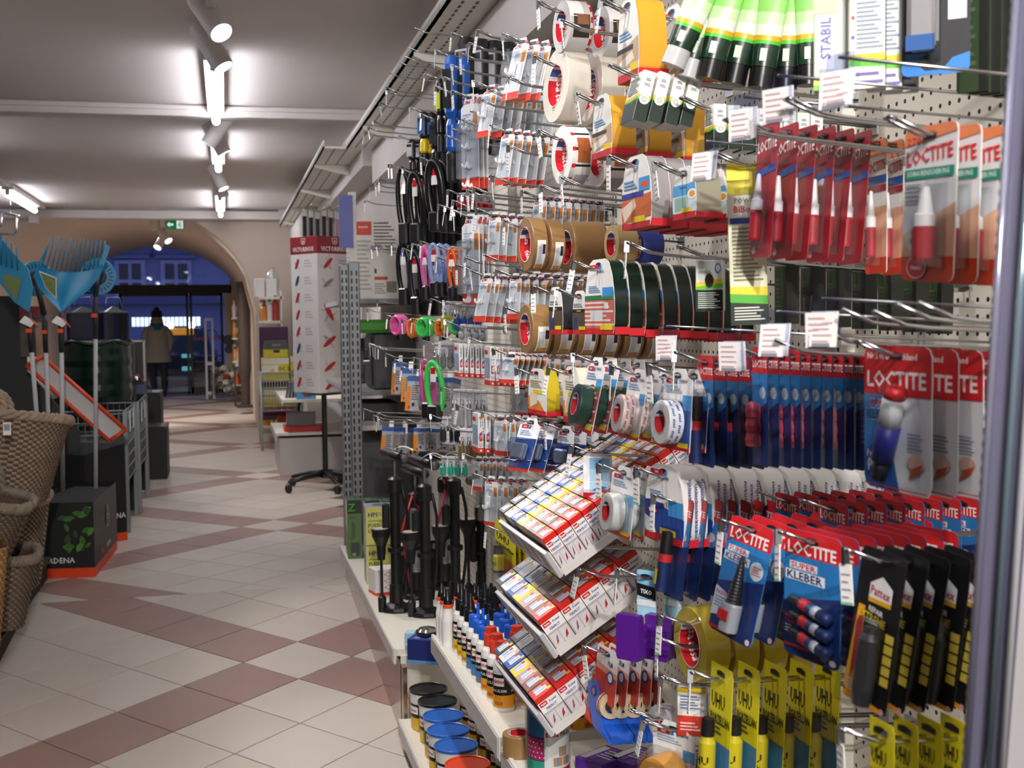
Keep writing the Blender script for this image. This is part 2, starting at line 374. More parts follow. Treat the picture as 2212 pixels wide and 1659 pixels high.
def tube_fix(y0, y1, label, x=TX):
    t = thing('tube_lamp', label, 'lamp', (x, (y0 + y1) / 2, CZ - .1), (0, 0, 0), 'tube lamps on the ceiling'); h = (y1 - y0) / 2
    q = G(); q.box(-.05, .05, -h, h, .045, .1, LW); q.build('housing', t)
    q = G(); q.tube([(0, -h, 0), (0, h, 0)], .026, mat('#f4f6ff', TUBE_E, 0, 'emit'), 10); q.build('tube', t)
    for s in (-1, 1):
        q = G(); q.box(-.02, .02, s * h - .01, s * h + .01, -.01, .06, LW); q.build('end_clip', t)
    return t
for i, (a, b) in enumerate(TUBES): tube_fix(a, b, TL[i])
q = G(); q.box(TX - .02, TX + .02, -3, 15.3, CZ - .03, CZ, LW); tag(q.build('ceiling_track'), 'long white lamp track running along the ceiling', 'track')
lf = atZ(25, 420, CZ - .1); lb = atZ(68, 455, CZ - .1)
tube_fix(5.2, 6.7, 'glowing ceiling tube on the left track, out of sight', (lf.x + lb.x) / 2)
tube_fix(8.6, 10.1, 'glowing ceiling tube on the left track, hidden past the frame', (lf.x + lb.x) / 2)
tube_fix(lf.y, lb.y, 'glowing ceiling tube at the left edge', (lf.x + lb.x) / 2)
q = G(); q.box((lf.x + lb.x) / 2 - .03, (lf.x + lb.x) / 2 + .03, 5, 15.3, CZ - .03, CZ, LW); tag(q.build('ceiling_track'), 'white lamp track on the left part of the ceiling', 'track')
# vault spots and exit sign
for k, (px, py, lab) in enumerate(((358, 512, 'upper spotlight of the pair in front of the arch'), (345, 526, 'lower spotlight of the pair in front of the arch'), (441, 484, 'spotlight right of the exit sign'), (332, 484, 'spotlight left of the exit sign'))):
    L = atY(px, py, 17.0 + .5 * (k % 2))
    t = thing('spotlight', 'small ' + lab, 'lamp', L, (0, 0, 0), 'small spotlights in the vault'); d = Vector(((.5, -.4, -.4, -.1)[k], (-.5, -.5, -.5, .45)[k], -.75)).normalized()
    q = G(); q.T = d.to_track_quat('-Z', 'Y').to_matrix().to_4x4(); q.lathe([(0, .12), (.055, .12), (.055, -.08), (.05, -.075)], LW, 16); q.build('housing', t)
    q = G(); q.T = d.to_track_quat('-Z', 'Y').to_matrix().to_4x4(); q.disc(.05, -.074, mat('#f2f4ff', 7.0, 0, 'emit'), 14); q.build('lens', t)
    ld = bpy.data.lights.new('vault_spot', 'SPOT'); ld.energy = (30, 30, 30, 300)[k]; ld.spot_size = math.radians(110); ld.spot_blend = .6; ld.shadow_soft_size = .05; ld.color = (1, .94, .88)
    lo = bpy.data.objects.new('vault_spot', ld); COL.objects.link(lo); lo.parent = t; lo.location = d * .1; lo.rotation_euler = d.to_track_quat('-Z', 'Y').to_euler()
    q = G(); q.tube([(0, 0, 0), (0, 0, (arch(min(.3, L.x)) - L.z))], .012, LW); q.build('stem', t)
L = atY(378, 485, 16.2); t = thing('exit_sign', 'green emergency exit sign with arrow and running figure', 'sign', L)
q = G(); q.box(-.115, .115, 0, .03, -.062, .062, mat('#0f7a4c', .35, 0, 'emit')); q.build('panel', t)
q = G(); WE = mat('#dfeee6', .7, 0, 'emit')
q.prism([(-.1, -.004, 0), (-.065, -.004, .035), (-.065, -.004, .014), (-.02, -.004, .014), (-.02, -.004, -.014), (-.065, -.004, -.014), (-.065, -.004, -.035)], (0, .003, 0), WE)
q.box(.02, .1, -.004, 0, -.05, .05, WE); q.build('arrow', t)
q = G(); GR = mat('#0f7a4c', .35, 0, 'emit'); q.disc(.009, -.006, GR, 10, 'y', (.062, 0, .034)); q.tube([(.06, -.006, .02), (.055, -.006, -.008), (.075, -.006, -.022), (.07, -.006, -.042)], .006, GR); q.tube([(.055, -.006, -.008), (.04, -.006, -.03)], .006, GR); q.tube([(.04, -.006, .0), (.06, -.006, .016), (.08, -.006, .0)], .005, GR); q.build('running_figure', t)
q = G(); q.tube([(0, .015, .062), (0, .015, .2)], .006, LW); q.build('rod', t)
# ================================================================== SHELVING ON THE RIGHT
PEGX = 1.08
SHELFM = mat('#e6e1d6', .35); LIP = mat('#b9b4b4', .4); RAILG = mat('#9fa3a8', .3)
PEG = mat('#cfc8bd', .5, 0, 'holes'); PEGW = mat('#dcd6cf', .5, 0, 'holes')
for k, (y0, y1, nm) in enumerate(((.55, 1.95, 'nearest the camera'), (1.97, 3.2, 'behind the packing tapes'), (3.22, 4.5, 'behind the adhesive hooks'), (4.52, 6.4, 'behind the bicycle locks'))):
    q = G(); q.box(PEGX, PEGX + .02, y0, y1, -.1, 2.32, PEG); tag(q.build('pegboard'), f'perforated cream pegboard panel {nm}', 'pegboard', 'pegboard panels of the right wall')
for k, y in enumerate((1.96, 3.21, 4.51)):
    t = thing('upright', f'slotted shelving upright, {ORD[k] if k else "nearest"} from the camera', 'upright', (PEGX - .01, y, -.1), (0, 0, 0), 'uprights between the pegboards')
    q = G(); q.box(-.015, .02, -.013, .013, 0, 2.42, SHELFM); q.build('post', t)
    q = G()
    for z in range(60): q.box(-.0155, -.014, -.004, .004, .05 + z * .04, .075 + z * .04, BLACK)
    stuffit(q.build('slots', t))
def shelf(label, x0, x1, y0, y1, z, lip=.055, ends=True, mats=(SHELFM, LIP)):
    t = thing('shelf', label, 'shelf', (x0, y0, z), (0, 0, 0), 'metal shelves on the right')
    q = G(); q.box(.006, x1 - x0, 0, y1 - y0, -.025, 0, mats[0]); q.build('board', t)
    q = G(); q.box(-.004, .006, 0, y1 - y0, -lip, .004, mats[0], .002); q.build('front_lip', t)
    q = G(); q.box(-.007, -.004, .01, y1 - y0 - .01, -lip + .006, -.002, mats[1]); q.build('price_rail', t)
    return t
def bracket(t, y, dx=.16):
    q = G(); q.prism([(.0, y, -.05), (dx, y, -.05), (dx, y, -.14), (dx * .9, y, -.14)], (0, .004, 0), SHELFM); q.build('bracket', t)
BZ = .178; GZ = .452; LZ = -.052; SX = .58
shelf('cream base shelf carrying the floor pumps', SX, PEGX, 4.42, 6.58, BZ)
shelf('low cream shelf carrying the glue buckets', SX, PEGX, 2.2, 4.32, LZ)
shelf('cream shelf carrying the rows of glue bottles', SX, PEGX, 2.62, 3.55, GZ)
shelf('cream shelf below the tape dispensers, right of the bottle shelf', SX, PEGX, 1.3, 2.60, GZ - .015)
q = G(); q.box(.60, .615, 4.35, 6.55, -.2, BZ - .05, mat('#a08a80', .18, .85)); tag(q.build('plinth'), 'shiny metal plinth under the pump shelf, mirroring the tiles', 'plinth')
q = G(); q.box(.60, .615, 2.2, 4.33, -.4, LZ - .05, mat('#a08a80', .18, .85)); tag(q.build('plinth'), 'metal plinth under the low bucket shelf', 'plinth')
# side plate under the step between the two base shelves
q = G(); q.box(.6, PEGX, 4.40, 4.42, -.15, BZ - .02, SHELFM); tag(q.build('end_panel'), 'cream steel end panel between the pump shelf and the buckets', 'panel')
# perforated canopy strips under the ceiling
def canopy(label, x0, x1, y0, y1, z, nb):
    t = thing('canopy_strip', label, 'shelf', (x0, y0, z), (0, 0, 0), 'perforated strips under the ceiling'); L = y1 - y0
    q = G(); q.box(0, x1 - x0, 0, L, 0, .015, SHELFM); q.box(0, .008, 0, L, 0, .055, SHELFM); q.build('plate', t)
    q = G(); n = int(L / .062)
    for i in range(n):
        for u in (.3, .62):
            x = (x1 - x0) * u; q.box(x - .005, x + .005, i * .062, i * .062 + .034, -.0012, .0, BLACK)
        q.box(-.001, 0, i * .062, i * .062 + .008, .01, .035, mat('#6c6864')); q.box(-.001, 0, i * .062 + .031, i * .062 + .039, .01, .035, mat('#6c6864'))
    stuffit(q.build('slots', t))
    for i in range(nb):
        y = L * (i + .5) / nb
        b = G(); b.prism([(0, y, -.002), (x1 - x0, y, -.002), (x1 - x0, y, -.075), (x1 - x0 - .03, y, -.075), (0, y, -.02)], (0, .012, 0), SHELFM); b.build('bracket', t)
    return t
canopy('near perforated cream strip under the ceiling above the shelving', .80, .97, 2.2, 8.08, 2.53, 3)
canopy('far perforated cream strip under the ceiling beyond the near beam', .67, .93, 8.35, 15.2, 2.57, 4)
# grey slotted uprights at the far end of the near shelving
for k, (px, w_) in enumerate(((752, .05), (773, .065))):
    p = atY(px, 1080, 6.95 + .1 * k)
    t = thing('slotted_post', f'{("left thinner", "right thicker")[k]} grey slotted steel post behind the green box', 'post', (p.x, p.y, 0), (0, 0, 0), 'grey slotted posts')
    q = G(); q.box(-w_ / 2, w_ / 2, -.02, .04, 0, 1.74 - .02 * (1 - k), mat('#8d9094', .4, .4), .006); q.build('post', t)
    q = G()
    for i in range(37):
        for s in (-1, 1): q.box(s * w_ * .22 - .005, s * w_ * .22 + .005, -.022, -.018, .04 + i * .045, .068 + i * .045, BLACK)
    stuffit(q.build('slots', t))
# ================================================================== PRODUCT BUILDERS (top at z = 0, front faces -y)
def outline(w, h, kind='round'):
    if kind == 'arch':      # tape wrapper: narrow hanging tab that widens into shoulders
        return [(-.44, 0), (.44, 0), (.49, .16), (.5, .34), (.48, .56), (.42, .78), (.32, .95), (.2, 1.0), (-.2, 1.0), (-.32, .95), (-.42, .78), (-.48, .56), (-.5, .34), (-.49, .16)]
    if kind == 'tab': return [(-.5, 0), (.5, 0), (.5, .86), (.33, .9), (.22, 1), (-.22, 1), (-.33, .9), (-.5, .86)]
    if kind == 'skew': return [(-.5, 0), (.42, 0), (.5, .06), (.5, .94), (.42, 1), (-.5, 1)]
    r = min(w, h) * .09; ru, rv = r / w, r / h
    return [(-.5 + ru, 0), (.5 - ru, 0), (.5 - ru * .3, rv * .3), (.5, rv), (.5, 1 - rv), (.5 - ru * .3, 1 - rv * .3), (.5 - ru, 1), (-.5 + ru, 1), (-.5 + ru * .3, 1 - rv * .3), (-.5, 1 - rv), (-.5, rv), (-.5 + ru * .3, rv * .3)]
def clip_uv(poly, out):
    # Sutherland-Hodgman: keep decals inside the (convex) card outline
    n = len(out)
    for i in range(n):
        a, b = out[i], out[(i + 1) % n]; res = []
        def side(p): return (b[0] - a[0]) * (p[1] - a[1]) - (b[1] - a[1]) * (p[0] - a[0])
        for k in range(len(poly)):
            p, q_ = poly[k], poly[(k + 1) % len(poly)]; sp, sq = side(p), side(q_)
            if sp >= -1e-9: res.append(p)
            if (sp > 1e-9 and sq < -1e-9) or (sp < -1e-9 and sq > 1e-9):
                t = sp / (sp - sq); res.append((p[0] + (q_[0] - p[0]) * t, p[1] + (q_[1] - p[1]) * t))
        poly = res
        if len(poly) < 3: return []
    return poly
def decals(g, D, w, h, fn, out=None):
    """D: ('r',u0,v0,u1,v1,col) ('e',u,v,ru,rv,col) ('p',pts,col) ('t',s,u,v,hv,col[,align,rot,squash]) ('l',u0,v0,u1,v1,n,col); u,v in 0..1; fn(x,z,lift)"""
    lift = .0004
    for d in D:
        k = d[0]; lift += .00012
        P = lambda u, v: fn((u - .5) * w, -h + v * h, lift)
        if k in 'rep':
            if k == 'r': pts = [(d[1], d[2]), (d[3], d[2]), (d[3], d[4]), (d[1], d[4])]
            elif k == 'e': pts = [(d[1] + d[3] * math.cos(2 * PI * i / 18), d[2] + d[4] * math.sin(2 * PI * i / 18)) for i in range(18)]
            else: pts = d[1]
            if out and k in 'rp': pts = [(u + .5, v) for u, v in clip_uv([(u - .5, v) for u, v in pts], out)]
            if len(pts) > 2: g.poly([P(u, v) for u, v in pts], d[-1])
        elif k == 'l':
            for i in range(d[5]):
                v = d[2] + (d[4] - d[2]) * (i + .5) / d[5]; hh = (d[4] - d[2]) / d[5] * .22; e = d[3] - (d[3] - d[1]) * ((i * 37 % 11) / 30)
                g.poly([P(d[1], v - hh), P(e, v - hh), P(e, v + hh), P(d[1], v + hh)], d[6])
        elif k == 't':
            al = d[6] if len(d) > 6 else .5; rot = d[7] if len(d) > 7 else 0; sq = d[8] if len(d) > 8 else 1
            if len(d) > 9: sq = d[9] * w / (text2d(d[1])[2] * d[4] * h)
            c, s = math.cos(rot), math.sin(rot); x0 = (d[2] - .5) * w; z0 = -h + d[3] * h
            g.text(d[1], d[5], lambda x, z: fn(x0 + x * c - z * s, z0 + x * s + z * c, lift), d[4] * h, al, True, sq)
def flat(y=0): return lambda x, z, e: (x, y - e, z)
def card(w, h, bg, D, ol='round', t=.0008, back='#cfcac4', hole=True):
    g = G(); o = outline(w, h, ol)
    pts = [(u * w, 0, -h + v * h) for u, v in o]
    g.prism(pts, (0, t, 0), bg)
    g.poly([(p[0], t + .0002, p[2]) for p in reversed(pts)], back)
    decals(g, D, w, h, flat(), o)
    if hole: g.poly([(s * .012, -.0016, -.011 + q) for s, q in ((-1, -.003), (1, -.003), (1, .003), (.25, .005), (-.25, .005), (-1, .003))], BLACK)
    return g
def bubble(x0, x1, z0, z1, d, y=0, b=.35, m=CLEAR):
    g = G(); q = min(x1 - x0, z1 - z0) * .12
    o = [(x0, z0), (x1, z0), (x1, z1), (x0, z1)]; i = [(x0 + q, z0 + q), (x1 - q, z0 + q), (x1 - q, z1 - q), (x0 + q, z1 - q)]
    g.add([(p[0], y, p[1]) for p in o] + [(p[0], y - d, p[1]) for p in i], [(0, 1, 5, 4), (1, 2, 6, 5), (2, 3, 7, 6), (3, 0, 4, 7), (4, 5, 6, 7)], m)
    return g
RD = '#d01c22'; TESA_R = '#cf1f2b'; TB = '#2a78c8'; YL = '#f2d21c'; NAVY = '#16245c'; GREY = '#8b8c92'; LG = '#c7c9cf'; SKY = '#3f9adf'
RM = lambda: mat(RD)
def tesa(u, v, uw, vh, al=0): # red plate with white word and blue wedge
    return [('r', u, v, u + uw, v + vh, TESA_R), ('t', 'tesa', u + uw * .48, v + vh * .5, vh * .55, '#ffffff'), ('p', [(u + uw, v), (u + uw * 1.22, v + vh), (u + uw * 1.3, v + vh), (u + uw * 1.3, v)], TB)]
PROD = {}
def K(name):
    def dec(fn):
        def wrap(w, h, **kw):
            key = (name, round(w, 4), round(h, 4), tuple(sorted(kw.items())))
            if key not in PROD:
                r = fn(w, h, **kw); r['parts'] = [(p[0], p[1].mesh(p[0])) + tuple(p[2:]) for p in r['parts']]; r['name'] = r.get('name', name); PROD[key] = r
            return PROD[key]
        wrap.kname = name
        return wrap
    return dec
def ymap(c, R, y0=0):   # writing around a z-axis cylinder whose front faces -y
    return lambda x, z, e=0: (c[0] + (R + .0004 + e) * math.sin(x / R), c[1] - (R + .0004 + e) * math.cos(x / R), z)
def small_bottle(g, x, z0, h, r, y, cap='#f2eff0', body='#b5162c'):
    g.lathe([(0, 0), (r * .9, 0), (r, h * .03), (r, h * .42), (r * .75, h * .47)], body, 14, 'z', (x, y, z0))
    g.lathe([(r * .95, h * .45), (r * .95, h * .6), (r * .7, h * .63), (r * .32, h * .98), (0, h)], cap, 14, 'z', (x, y, z0))
@K('threadlocker_card')
def k_red(w, h, orange=False):
    if orange: D = [('r', 0, 0, 1, .12, '#e0401c'), ('r', 0, .12, 1, .5, '#efb491'), ('r', 0, .88, 1, 1, '#f08a5a'), ('t', 'LOCTITE', .5, .80, .08, RD, .5, .06, 1, .9), ('r', 0, .67, 1, .73, '#2458a8'), ('r', 0, .61, 1, .66, '#a01822')]
    else: D = [('t', 'LOCTITE', .5, .84, .085, '#ffffff', .5, .06, 1, .9), ('t', '243', .5, .72, .06, '#8a4048'), ('p', [(0, .60), (1, .64), (1, .69), (0, .65)], '#2a5fb8'), ('e', .2, .06, .1, .03, '#e8c0c0')]
    c = card(w, h, '#a81c2c' if not orange else '#f1ece8', D)
    g = G(); small_bottle(g, .05 * w, -h * .88, h * .5, w * .13, -w * .17)
    return dict(parts=[('card', c), ('bottle', g), ('blister', bubble(-w * .2, w * .3, -h * .95, -h * .3, w * .4))], d=.012, hz=.011)
@K('threadlocker_card')
def k_2701(w, h):
    D = [('r', 0, 0, 1, .16, '#e2481d'), ('p', [(0, .16), (1, .16), (1, .5), (.0, .3)], '#f3bd9a'), ('p', [(.0, .88), (1, .94), (1, 1), (0, 1)], '#f28a55'), ('t', '2701', .05, .91, .055, '#cc2222', 0, 0, 1, .34), ('t', 'LOCTITE', .06, .80, .10, '#de2a2a', 0, .06, .95, .88),
         ('r', .03, .665, .97, .73, '#158f76'), ('t', 'SCHRAUBENSICHERUNG', .08, .70, .035, '#dff5ee', 0, 0, 1, .8), ('l', .06, .5, .42, .64, 5, '#9a9aa0'), ('e', .28, .27, .2, .085, '#efe4cc'), ('e', .26, .26, .08, .035, '#8a8c90'), ('r', .2, .3, .42, .33, '#d97a2c'),
         ('e', .32, .09, .19, .075, '#ffffff'), ('e', .32, .09, .175, .068, '#d8262c'), ('t', 'Henkel', .32, .09, .032, '#ffffff')]
    c = card(w, h, '#f0eef0', D)
    g = G(); small_bottle(g, .17 * w, -h * .86, h * .47, w * .125, -w * .15)
    return dict(parts=[('card', c), ('bottle', g), ('blister', bubble(-.02 * w, .36 * w, -h * .92, -h * .34, w * .32))], d=.015, hz=.011)
@K('glue_pen_card')
def k_pen(w, h):
    D = [('p', [(0, 0), (.55, 0), (.3, .62), (.3, .66), (0, .66)], '#1c58a8'), ('p', [(0, .25), (.34, .4), (.3, .66), (0, .66)], '#2e86cf'), ('r', 0, .66, 1, 1, '#da1f26'), ('t', 'Nr.1 in Deutschland', .05, .93, .045, '#ffffff', 0, 0, .8, .75), ('t', 'LOCTITE', .05, .77, .12, '#ffffff', 0, 0, .95, .88), ('t', 'SUPER', .09, .60, .06, '#ffffff', 0, 0, 1, .36), ('t', 'SUPER', .09, .60, .05, '#d4202a', 0, 0, 1, .35), ('t', 'KLEBER', .06, .52, .085, '#ffffff', 0, 0, 1, .45), ('t', 'KLEBER', .06, .52, .075, '#14306e', 0, 0, 1, .44), ('l', .3, .3, .46, .45, 4, '#cfe2f2'), ('t', 'Perfect', .06, .24, .05, '#ffffff', 0), ('t', 'pen', .08, .16, .09, '#ffffff', 0), ('l', .68, .3, .9, .42, 5, '#8a8aa0'), ('e', .8, .22, .12, .055, '#d9b0a0'), ('p', [(.7, .1), (.86, .16), (.9, .22), (.74, .18)], '#b5522f'), ('r', 0, .02, 1, .028, '#d0303a')]
    c = card(w, h, '#e6e7ec', D)
    g = G(); a = .32; ux = Vector((math.sin(a), 0, math.cos(a))); b = Vector((-w * .14, -.011, -h * .92))
    def seg(t0, t1, r0, r1, m): g.tube([b + ux * h * t0, b + ux * h * t1], [r0, r1], m, 12)
    seg(.0, .14, .0085, .009, '#20242c'); seg(.14, .40, .012, .013, '#23298c'); seg(.40, .60, .0125, .012, '#eef0f2'); seg(.60, .68, .012, .009, '#cf2028')
    return dict(parts=[('card', c), ('glue_pen', g), ('blister', bubble(-.3 * w, .34 * w, -h * .95, -h * .28, .026))], d=.02, hz=.011)
def blue_base(extra, redtop=.2): return [('p', [(0, 0), (1, 0), (1, .55), (0, .8)], '#17306f'), ('p', [(0, .42), (1, .55), (1, .8), (0, .8)], '#2a7fc6'), ('r', 0, 1 - redtop, 1, 1, '#dc2127')] + extra
@K('superglue_card')
def k_trio(w, h):
    D = blue_base([('t', 'LOCTITE', .06, .86, .10, '#ffffff', 0, 0, .9, .86), ('r', .1, .69, .6, .75, '#e9eef6'), ('t', 'SUPER', .125, .72, .05, '#d4202a', 0, 0, 1, .45), ('r', .03, .60, .74, .68, '#e9eef6'), ('t', 'KLEBER', .06, .64, .065, '#14306e', 0, 0, 1, .64), ('t', 'MINI', .04, .3, .035, '#e0303a', 0), ('t', 'TRIO', .04, .26, .035, '#e0303a', 0), ('l', .04, .17, .2, .24, 3, '#d5dbe8'), ('r', .04, .07, .5, .09, '#d8262c'), ('e', .9, .05, .06, .025, '#e8c8cc'), ('t', '3x1g', .7, .05, .03, '#c8d0e0', 0)])
    c = card(w, h, '#1f5fae', D)
    parts = [('card', c)]
    for i in range(3):
        z = -h * (.58 + .13 * i); g = G(); A = Vector((-w * .28, -.008, z + .008)); B = Vector((w * .4, -.008, z - .006)); q = lambda t: A + (B - A) * t
        g.tube([q(0), q(.3)], [.004, .006], '#15161c', 10); g.tube([q(.3), q(.5)], .0075, '#d2242c', 10); g.tube([q(.5), q(.62)], .0078, '#24407c', 10); g.tube([q(.62), q(.76)], .0078, '#c9cfdc', 10); g.tube([q(.76), q(1)], [.0078, .008], '#1b2f66', 10)
        parts.append(('mini_tube', g))
    parts.append(('blister', bubble(-w * .34, w * .46, -h * .93, -h * .5, .02)))
    return dict(parts=parts, d=.012, hz=.011)
@K('superglue_card')
def k_prec(w, h):
    D = blue_base([('t', 'LOCTITE', .06, .86, .10, '#ffffff', 0, 0, .9, .86), ('r', .08, .70, .56, .755, '#e9eef6'), ('t', 'SUPER', .1, .73, .045, '#d4202a', 0, 0, 1, .42), ('r', .03, .62, .62, .69, '#e9eef6'), ('t', 'KLEBER', .06, .655, .055, '#14306e', 0, 0, 1, .54), ('e', .8, .62, .15, .08, '#d7dbe6'), ('l', .7, .58, .9, .66, 4, '#c05060'), ('p', [(0, .12), (.32, .16), (.32, .34), (0, .38)], '#cfd6e4'), ('t', 'PRAZISION', .03, .33, .035, '#cc2a34', 0, 0, .8), ('l', .03, .2, .3, .3, 4, '#7f8db0'), ('r', 0, .02, .5, .045, '#d8262c'), ('e', .93, .04, .05, .025, '#e8c8cc')])
    c = card(w, h, '#2a7fc6', D)
    g = G(); x = .1 * w
    g.lathe([(0, 0), (.012, 0), (.0125, h * .02), (.0125, h * .22), (.0115, h * .24)], '#a3a5ac', 12, 'z', (x, -.012, -h * .93), sx=1.2)
    pr = [(.0115, h * .24)]
    for i in range(12):
        r = .0115 - i * .0006; pr += [(r, h * (.245 + i * .028)), (r * .86, h * (.262 + i * .028))]
    g.lathe(pr + [(.003, h * .64), (0, h * .65)], '#1a1b20', 12, 'z', (x, -.012, -h * .93))
    g.box(x - .011, x + .011, -.0262, -.025, -h * .83, -h * .75, RD)
    return dict(parts=[('card', c), ('applicator_bottle', g), ('blister', bubble(-w * .2, w * .42, -h * .96, -h * .26, .03))], d=.016, hz=.011)
@K('glue_stick_card')
def k_tall(w, h, minis=False):
    D = blue_base([('t', 'LOCTITE', .5, .86, .065, '#ffffff', .5, 0, .9, .92), ('e', .7, .62, .2, .05, '#c8ccd8')], .22)
    c = card(w, h, '#1d2a55', D, back='#23283a')
    parts = [('card', c)]
    if minis:
        for i in range(3):
            g = G(); g.lathe([(0, 0), (.008, .002), (.009, .01), (.007, .02), (0, .024)], '#c94a58', 12, 'z', (-.1 * w, -.01, -h * (.6 + .12 * i))); parts.append(('mini_tube', g))
    else:
        g = G(); x = -.12 * w; r = min(.011, w * .18)
        g.lathe([(0, 0), (r, 0), (r, h * .3, ), (r, h * .3)], '#1b2c5e', 12, 'z', (x, -r - .002, -h * .97)); g.lathe([(r * 1.02, h * .3), (r * 1.02, h * .38)], '#d2302e', 12, 'z', (x, -r - .002, -h * .97)); g.lathe([(r, h * .38), (r * .95, h * .6), (0, h * .61)], '#15151a', 12, 'z', (x, -r - .002, -h * .97))
        g.box(x - r * .5, x + r * .1, -2 * r - .0035, -2 * r - .002, -h * .9, -h * .75, YL)
        parts.append(('glue_stick', g))
    parts.append(('blister', bubble(-w * .42, w * .2, -h * .99, -h * .3, .026)))
    return dict(parts=parts, d=.012, hz=.011)
@K('repair_glue_card')
def k_pattex(w, h):
    D = [('p', [(.0, .06), (.3, .0), (.5, 0), (.3, .2), (.25, .62), (.1, .62)], '#e8a01c'), ('p', [(.12, .12), (.3, .3), (.22, .6), (.1, .5)], '#b02a3a'), ('p', [(.3, .78), (.55, .84), (.8, .78), (.8, .66), (.3, .68)], '#ffffff'), ('r', .3, .66, .8, .69, '#f0b41e'), ('t', 'Pattex', .55, .735, .06, '#c81e28', .5, -.05, .85, .44), ('t', 'REPAIR', .34, .62, .035, '#f0f0f0', 0, -.1), ('t', 'EXTREME', .12, .575, .05, '#e8c21c', 0, -.1), ('l', .3, .52, .6, .56, 2, '#d8d8d8'), ('l', .08, .05, .5, .13, 4, '#d8d2c8')] + [('r', .8, .18 + .068 * i, .98, .235 + .068 * i, '#d9bf4a') for i in range(5)] + [('p', [(.0, .0), (.9, 0), (.9, .03), (.1, .06)], '#e8961c'), ('e', .93, .02, .05, .02, '#d8a0a0')]
    c = card(w, h, '#141416', D, back='#26221c')
    g = G(); g.lathe([(0, 0), (.009, 0), (.011, h * .1), (.011, h * .42), (.007, h * .46), (.007, h * .5), (0, h * .5)], '#17171a', 14, 'z', (.16 * w, -.013, -h * .97), sx=1.15)
    return dict(parts=[('card', c), ('glue_tube', g), ('blister', bubble(-w * .15, w * .3, -h * .99, -h * .42, .034))], d=.016, hz=.011)
@K('glue_tube_card')
def k_uhu(w, h, word='PORZELLAN', low='#2a7ac0'):
    D = [('r', 0, 0, 1, .36, low), ('t', 'UHU', .1, .70, .13, '#17160f', 0, 0, 1, .6), ('t', word, .08, .55, .075, '#17160f', 0, 0, .8, .86), ('l', .12, .42, .6, .54, 3, '#6a6418')]
    c = card(w, h, '#e6d81a', D, 'skew', back='#e6d81a')
    g = G(); r = .013; x = -.1 * w; y = -r - .002
    g.lathe([(0, h * .56), (r * .7, h * .56), (r * .8, h * .42), (r * .55, h * .41)], '#17171a', 14, 'z', (x, y, -h))
    g.lathe([(r * .55, h * .41), (r * .95, h * .36), (r, h * .02), (0, 0)], '#e6d022', 16, 'z', (x, y, -h))
    fn = ymap((x, y), r); g.text('UHU', '#17160f', lambda a, b: fn(a, b - h * .78), h * .07); g.text(word, '#17160f', lambda a, b: fn(a, b - h * .86), h * .035, .5, True, .7)
    g.lathe([(r * 1.005, h * .05), (r * 1.005, h * .1)], '#24509c', 16, 'z', (x, y, -h))
    return dict(parts=[('card', c), ('glue_tube', g), ('blister', bubble(-w * .45, w * .35, -h * .99, -h * .4, .032))], d=.02, hz=.02)
@K('sealant_tube')
def k_gtube(w, h, cap='#141518'):
    g = G(); n = 20; r = w / 2
    cols = [(0, .16, cap), (.16, .34, '#12301f'), (.34, .37, '#55c838'), (.37, .41, '#e6b422'), (.41, .5, '#e9f3e2'), (.5, .6, '#cdf0b4'), (.6, 1.0, '#9be274')]
    def ring(v):
        f = max(0, (v - .2) / .8); rx = r * (1 + .25 * f); ry = r * (1 - .93 * f); rr = 1 if v > .16 else .93
        return [(rx * rr * math.cos(2 * PI * j / n), ry * rr * math.sin(2 * PI * j / n), -h + v * h) for j in range(n)]
    for a, b, m in cols:
        ks = 3 if m == cap or b - a > .1 else 1
        for q in range(ks):
            va, vb = a + (b - a) * q / ks, a + (b - a) * (q + 1) / ks
            A = ring(va + (1e-4 if va == .16 else 0)); B = ring(vb)
            g.add(A + B, [(j, (j + 1) % n, n + (j + 1) % n, n + j) for j in range(n)], mat(m, .3), True)
    g.poly(list(reversed(ring(0))), mat(cap, .3))
    fn = lambda x, z, e=0: (x, -r * (1 - .93 * max(0, ((z / h + 1) - .2) / .8)) - .0006, z)
    g.box(-r * .25, r * .25, -r * 1.02, -r * .99, -h * .8, -h * .7, '#dfe8d8')
    return dict(parts=[('tube', g)], d=.03, hz=.008)
def boxg(w, h, d, faces, b=.001, body='#e8e6e2'):
    """carton: faces = dict of 'front','left','right','top' -> decals in that face"""
    g = G(); g.box(-w / 2, w / 2, 0, d, -h, 0, body, b)
    if 'front' in faces: decals(g, faces['front'], w, h, flat(0))
    if 'right' in faces: decals(g, faces['right'], d, h, lambda x, z, e: (w / 2 + e, d / 2 + x, z))
    if 'left' in faces: decals(g, faces['left'], d, h, lambda x, z, e: (-w / 2 - e, d / 2 - x, z))
    if 'top' in faces: decals(g, faces['top'], w, d, lambda x, z, e: (x, d + z, e))
    return g
@K('adhesive_carton')
def k_gbox(w, h, d=.022):
    D = [('r', 0, 0, 1, .42, '#10281c'), ('p', [(0, .42), (.5, .40), (1, .43), (1, .47), (.5, .44), (0, .46)], '#55c838'), ('p', [(0, .46), (.5, .44), (1, .47), (1, .53), (.5, .50), (0, .52)], '#eebf28')]
    g = boxg(w, h, d, {'front': D + [('l', .1, .55, .9, .9, 8, '#9aa09a')], 'right': D + [('e', .5, .44, .4, .1, '#f2f2ea'), ('e', .5, .44, .22, .055, '#b8bcb0'), ('e', .5, .44, .12, .03, '#f2f2ea'), ('l', .25, .7, .75, .76, 2, '#9a9ab4'), ('l', .3, .8, .7, .86, 2, '#8a8aa8')]}, body='#eeeee8')
    return dict(parts=[('carton', g)], d=d, hz=.006)
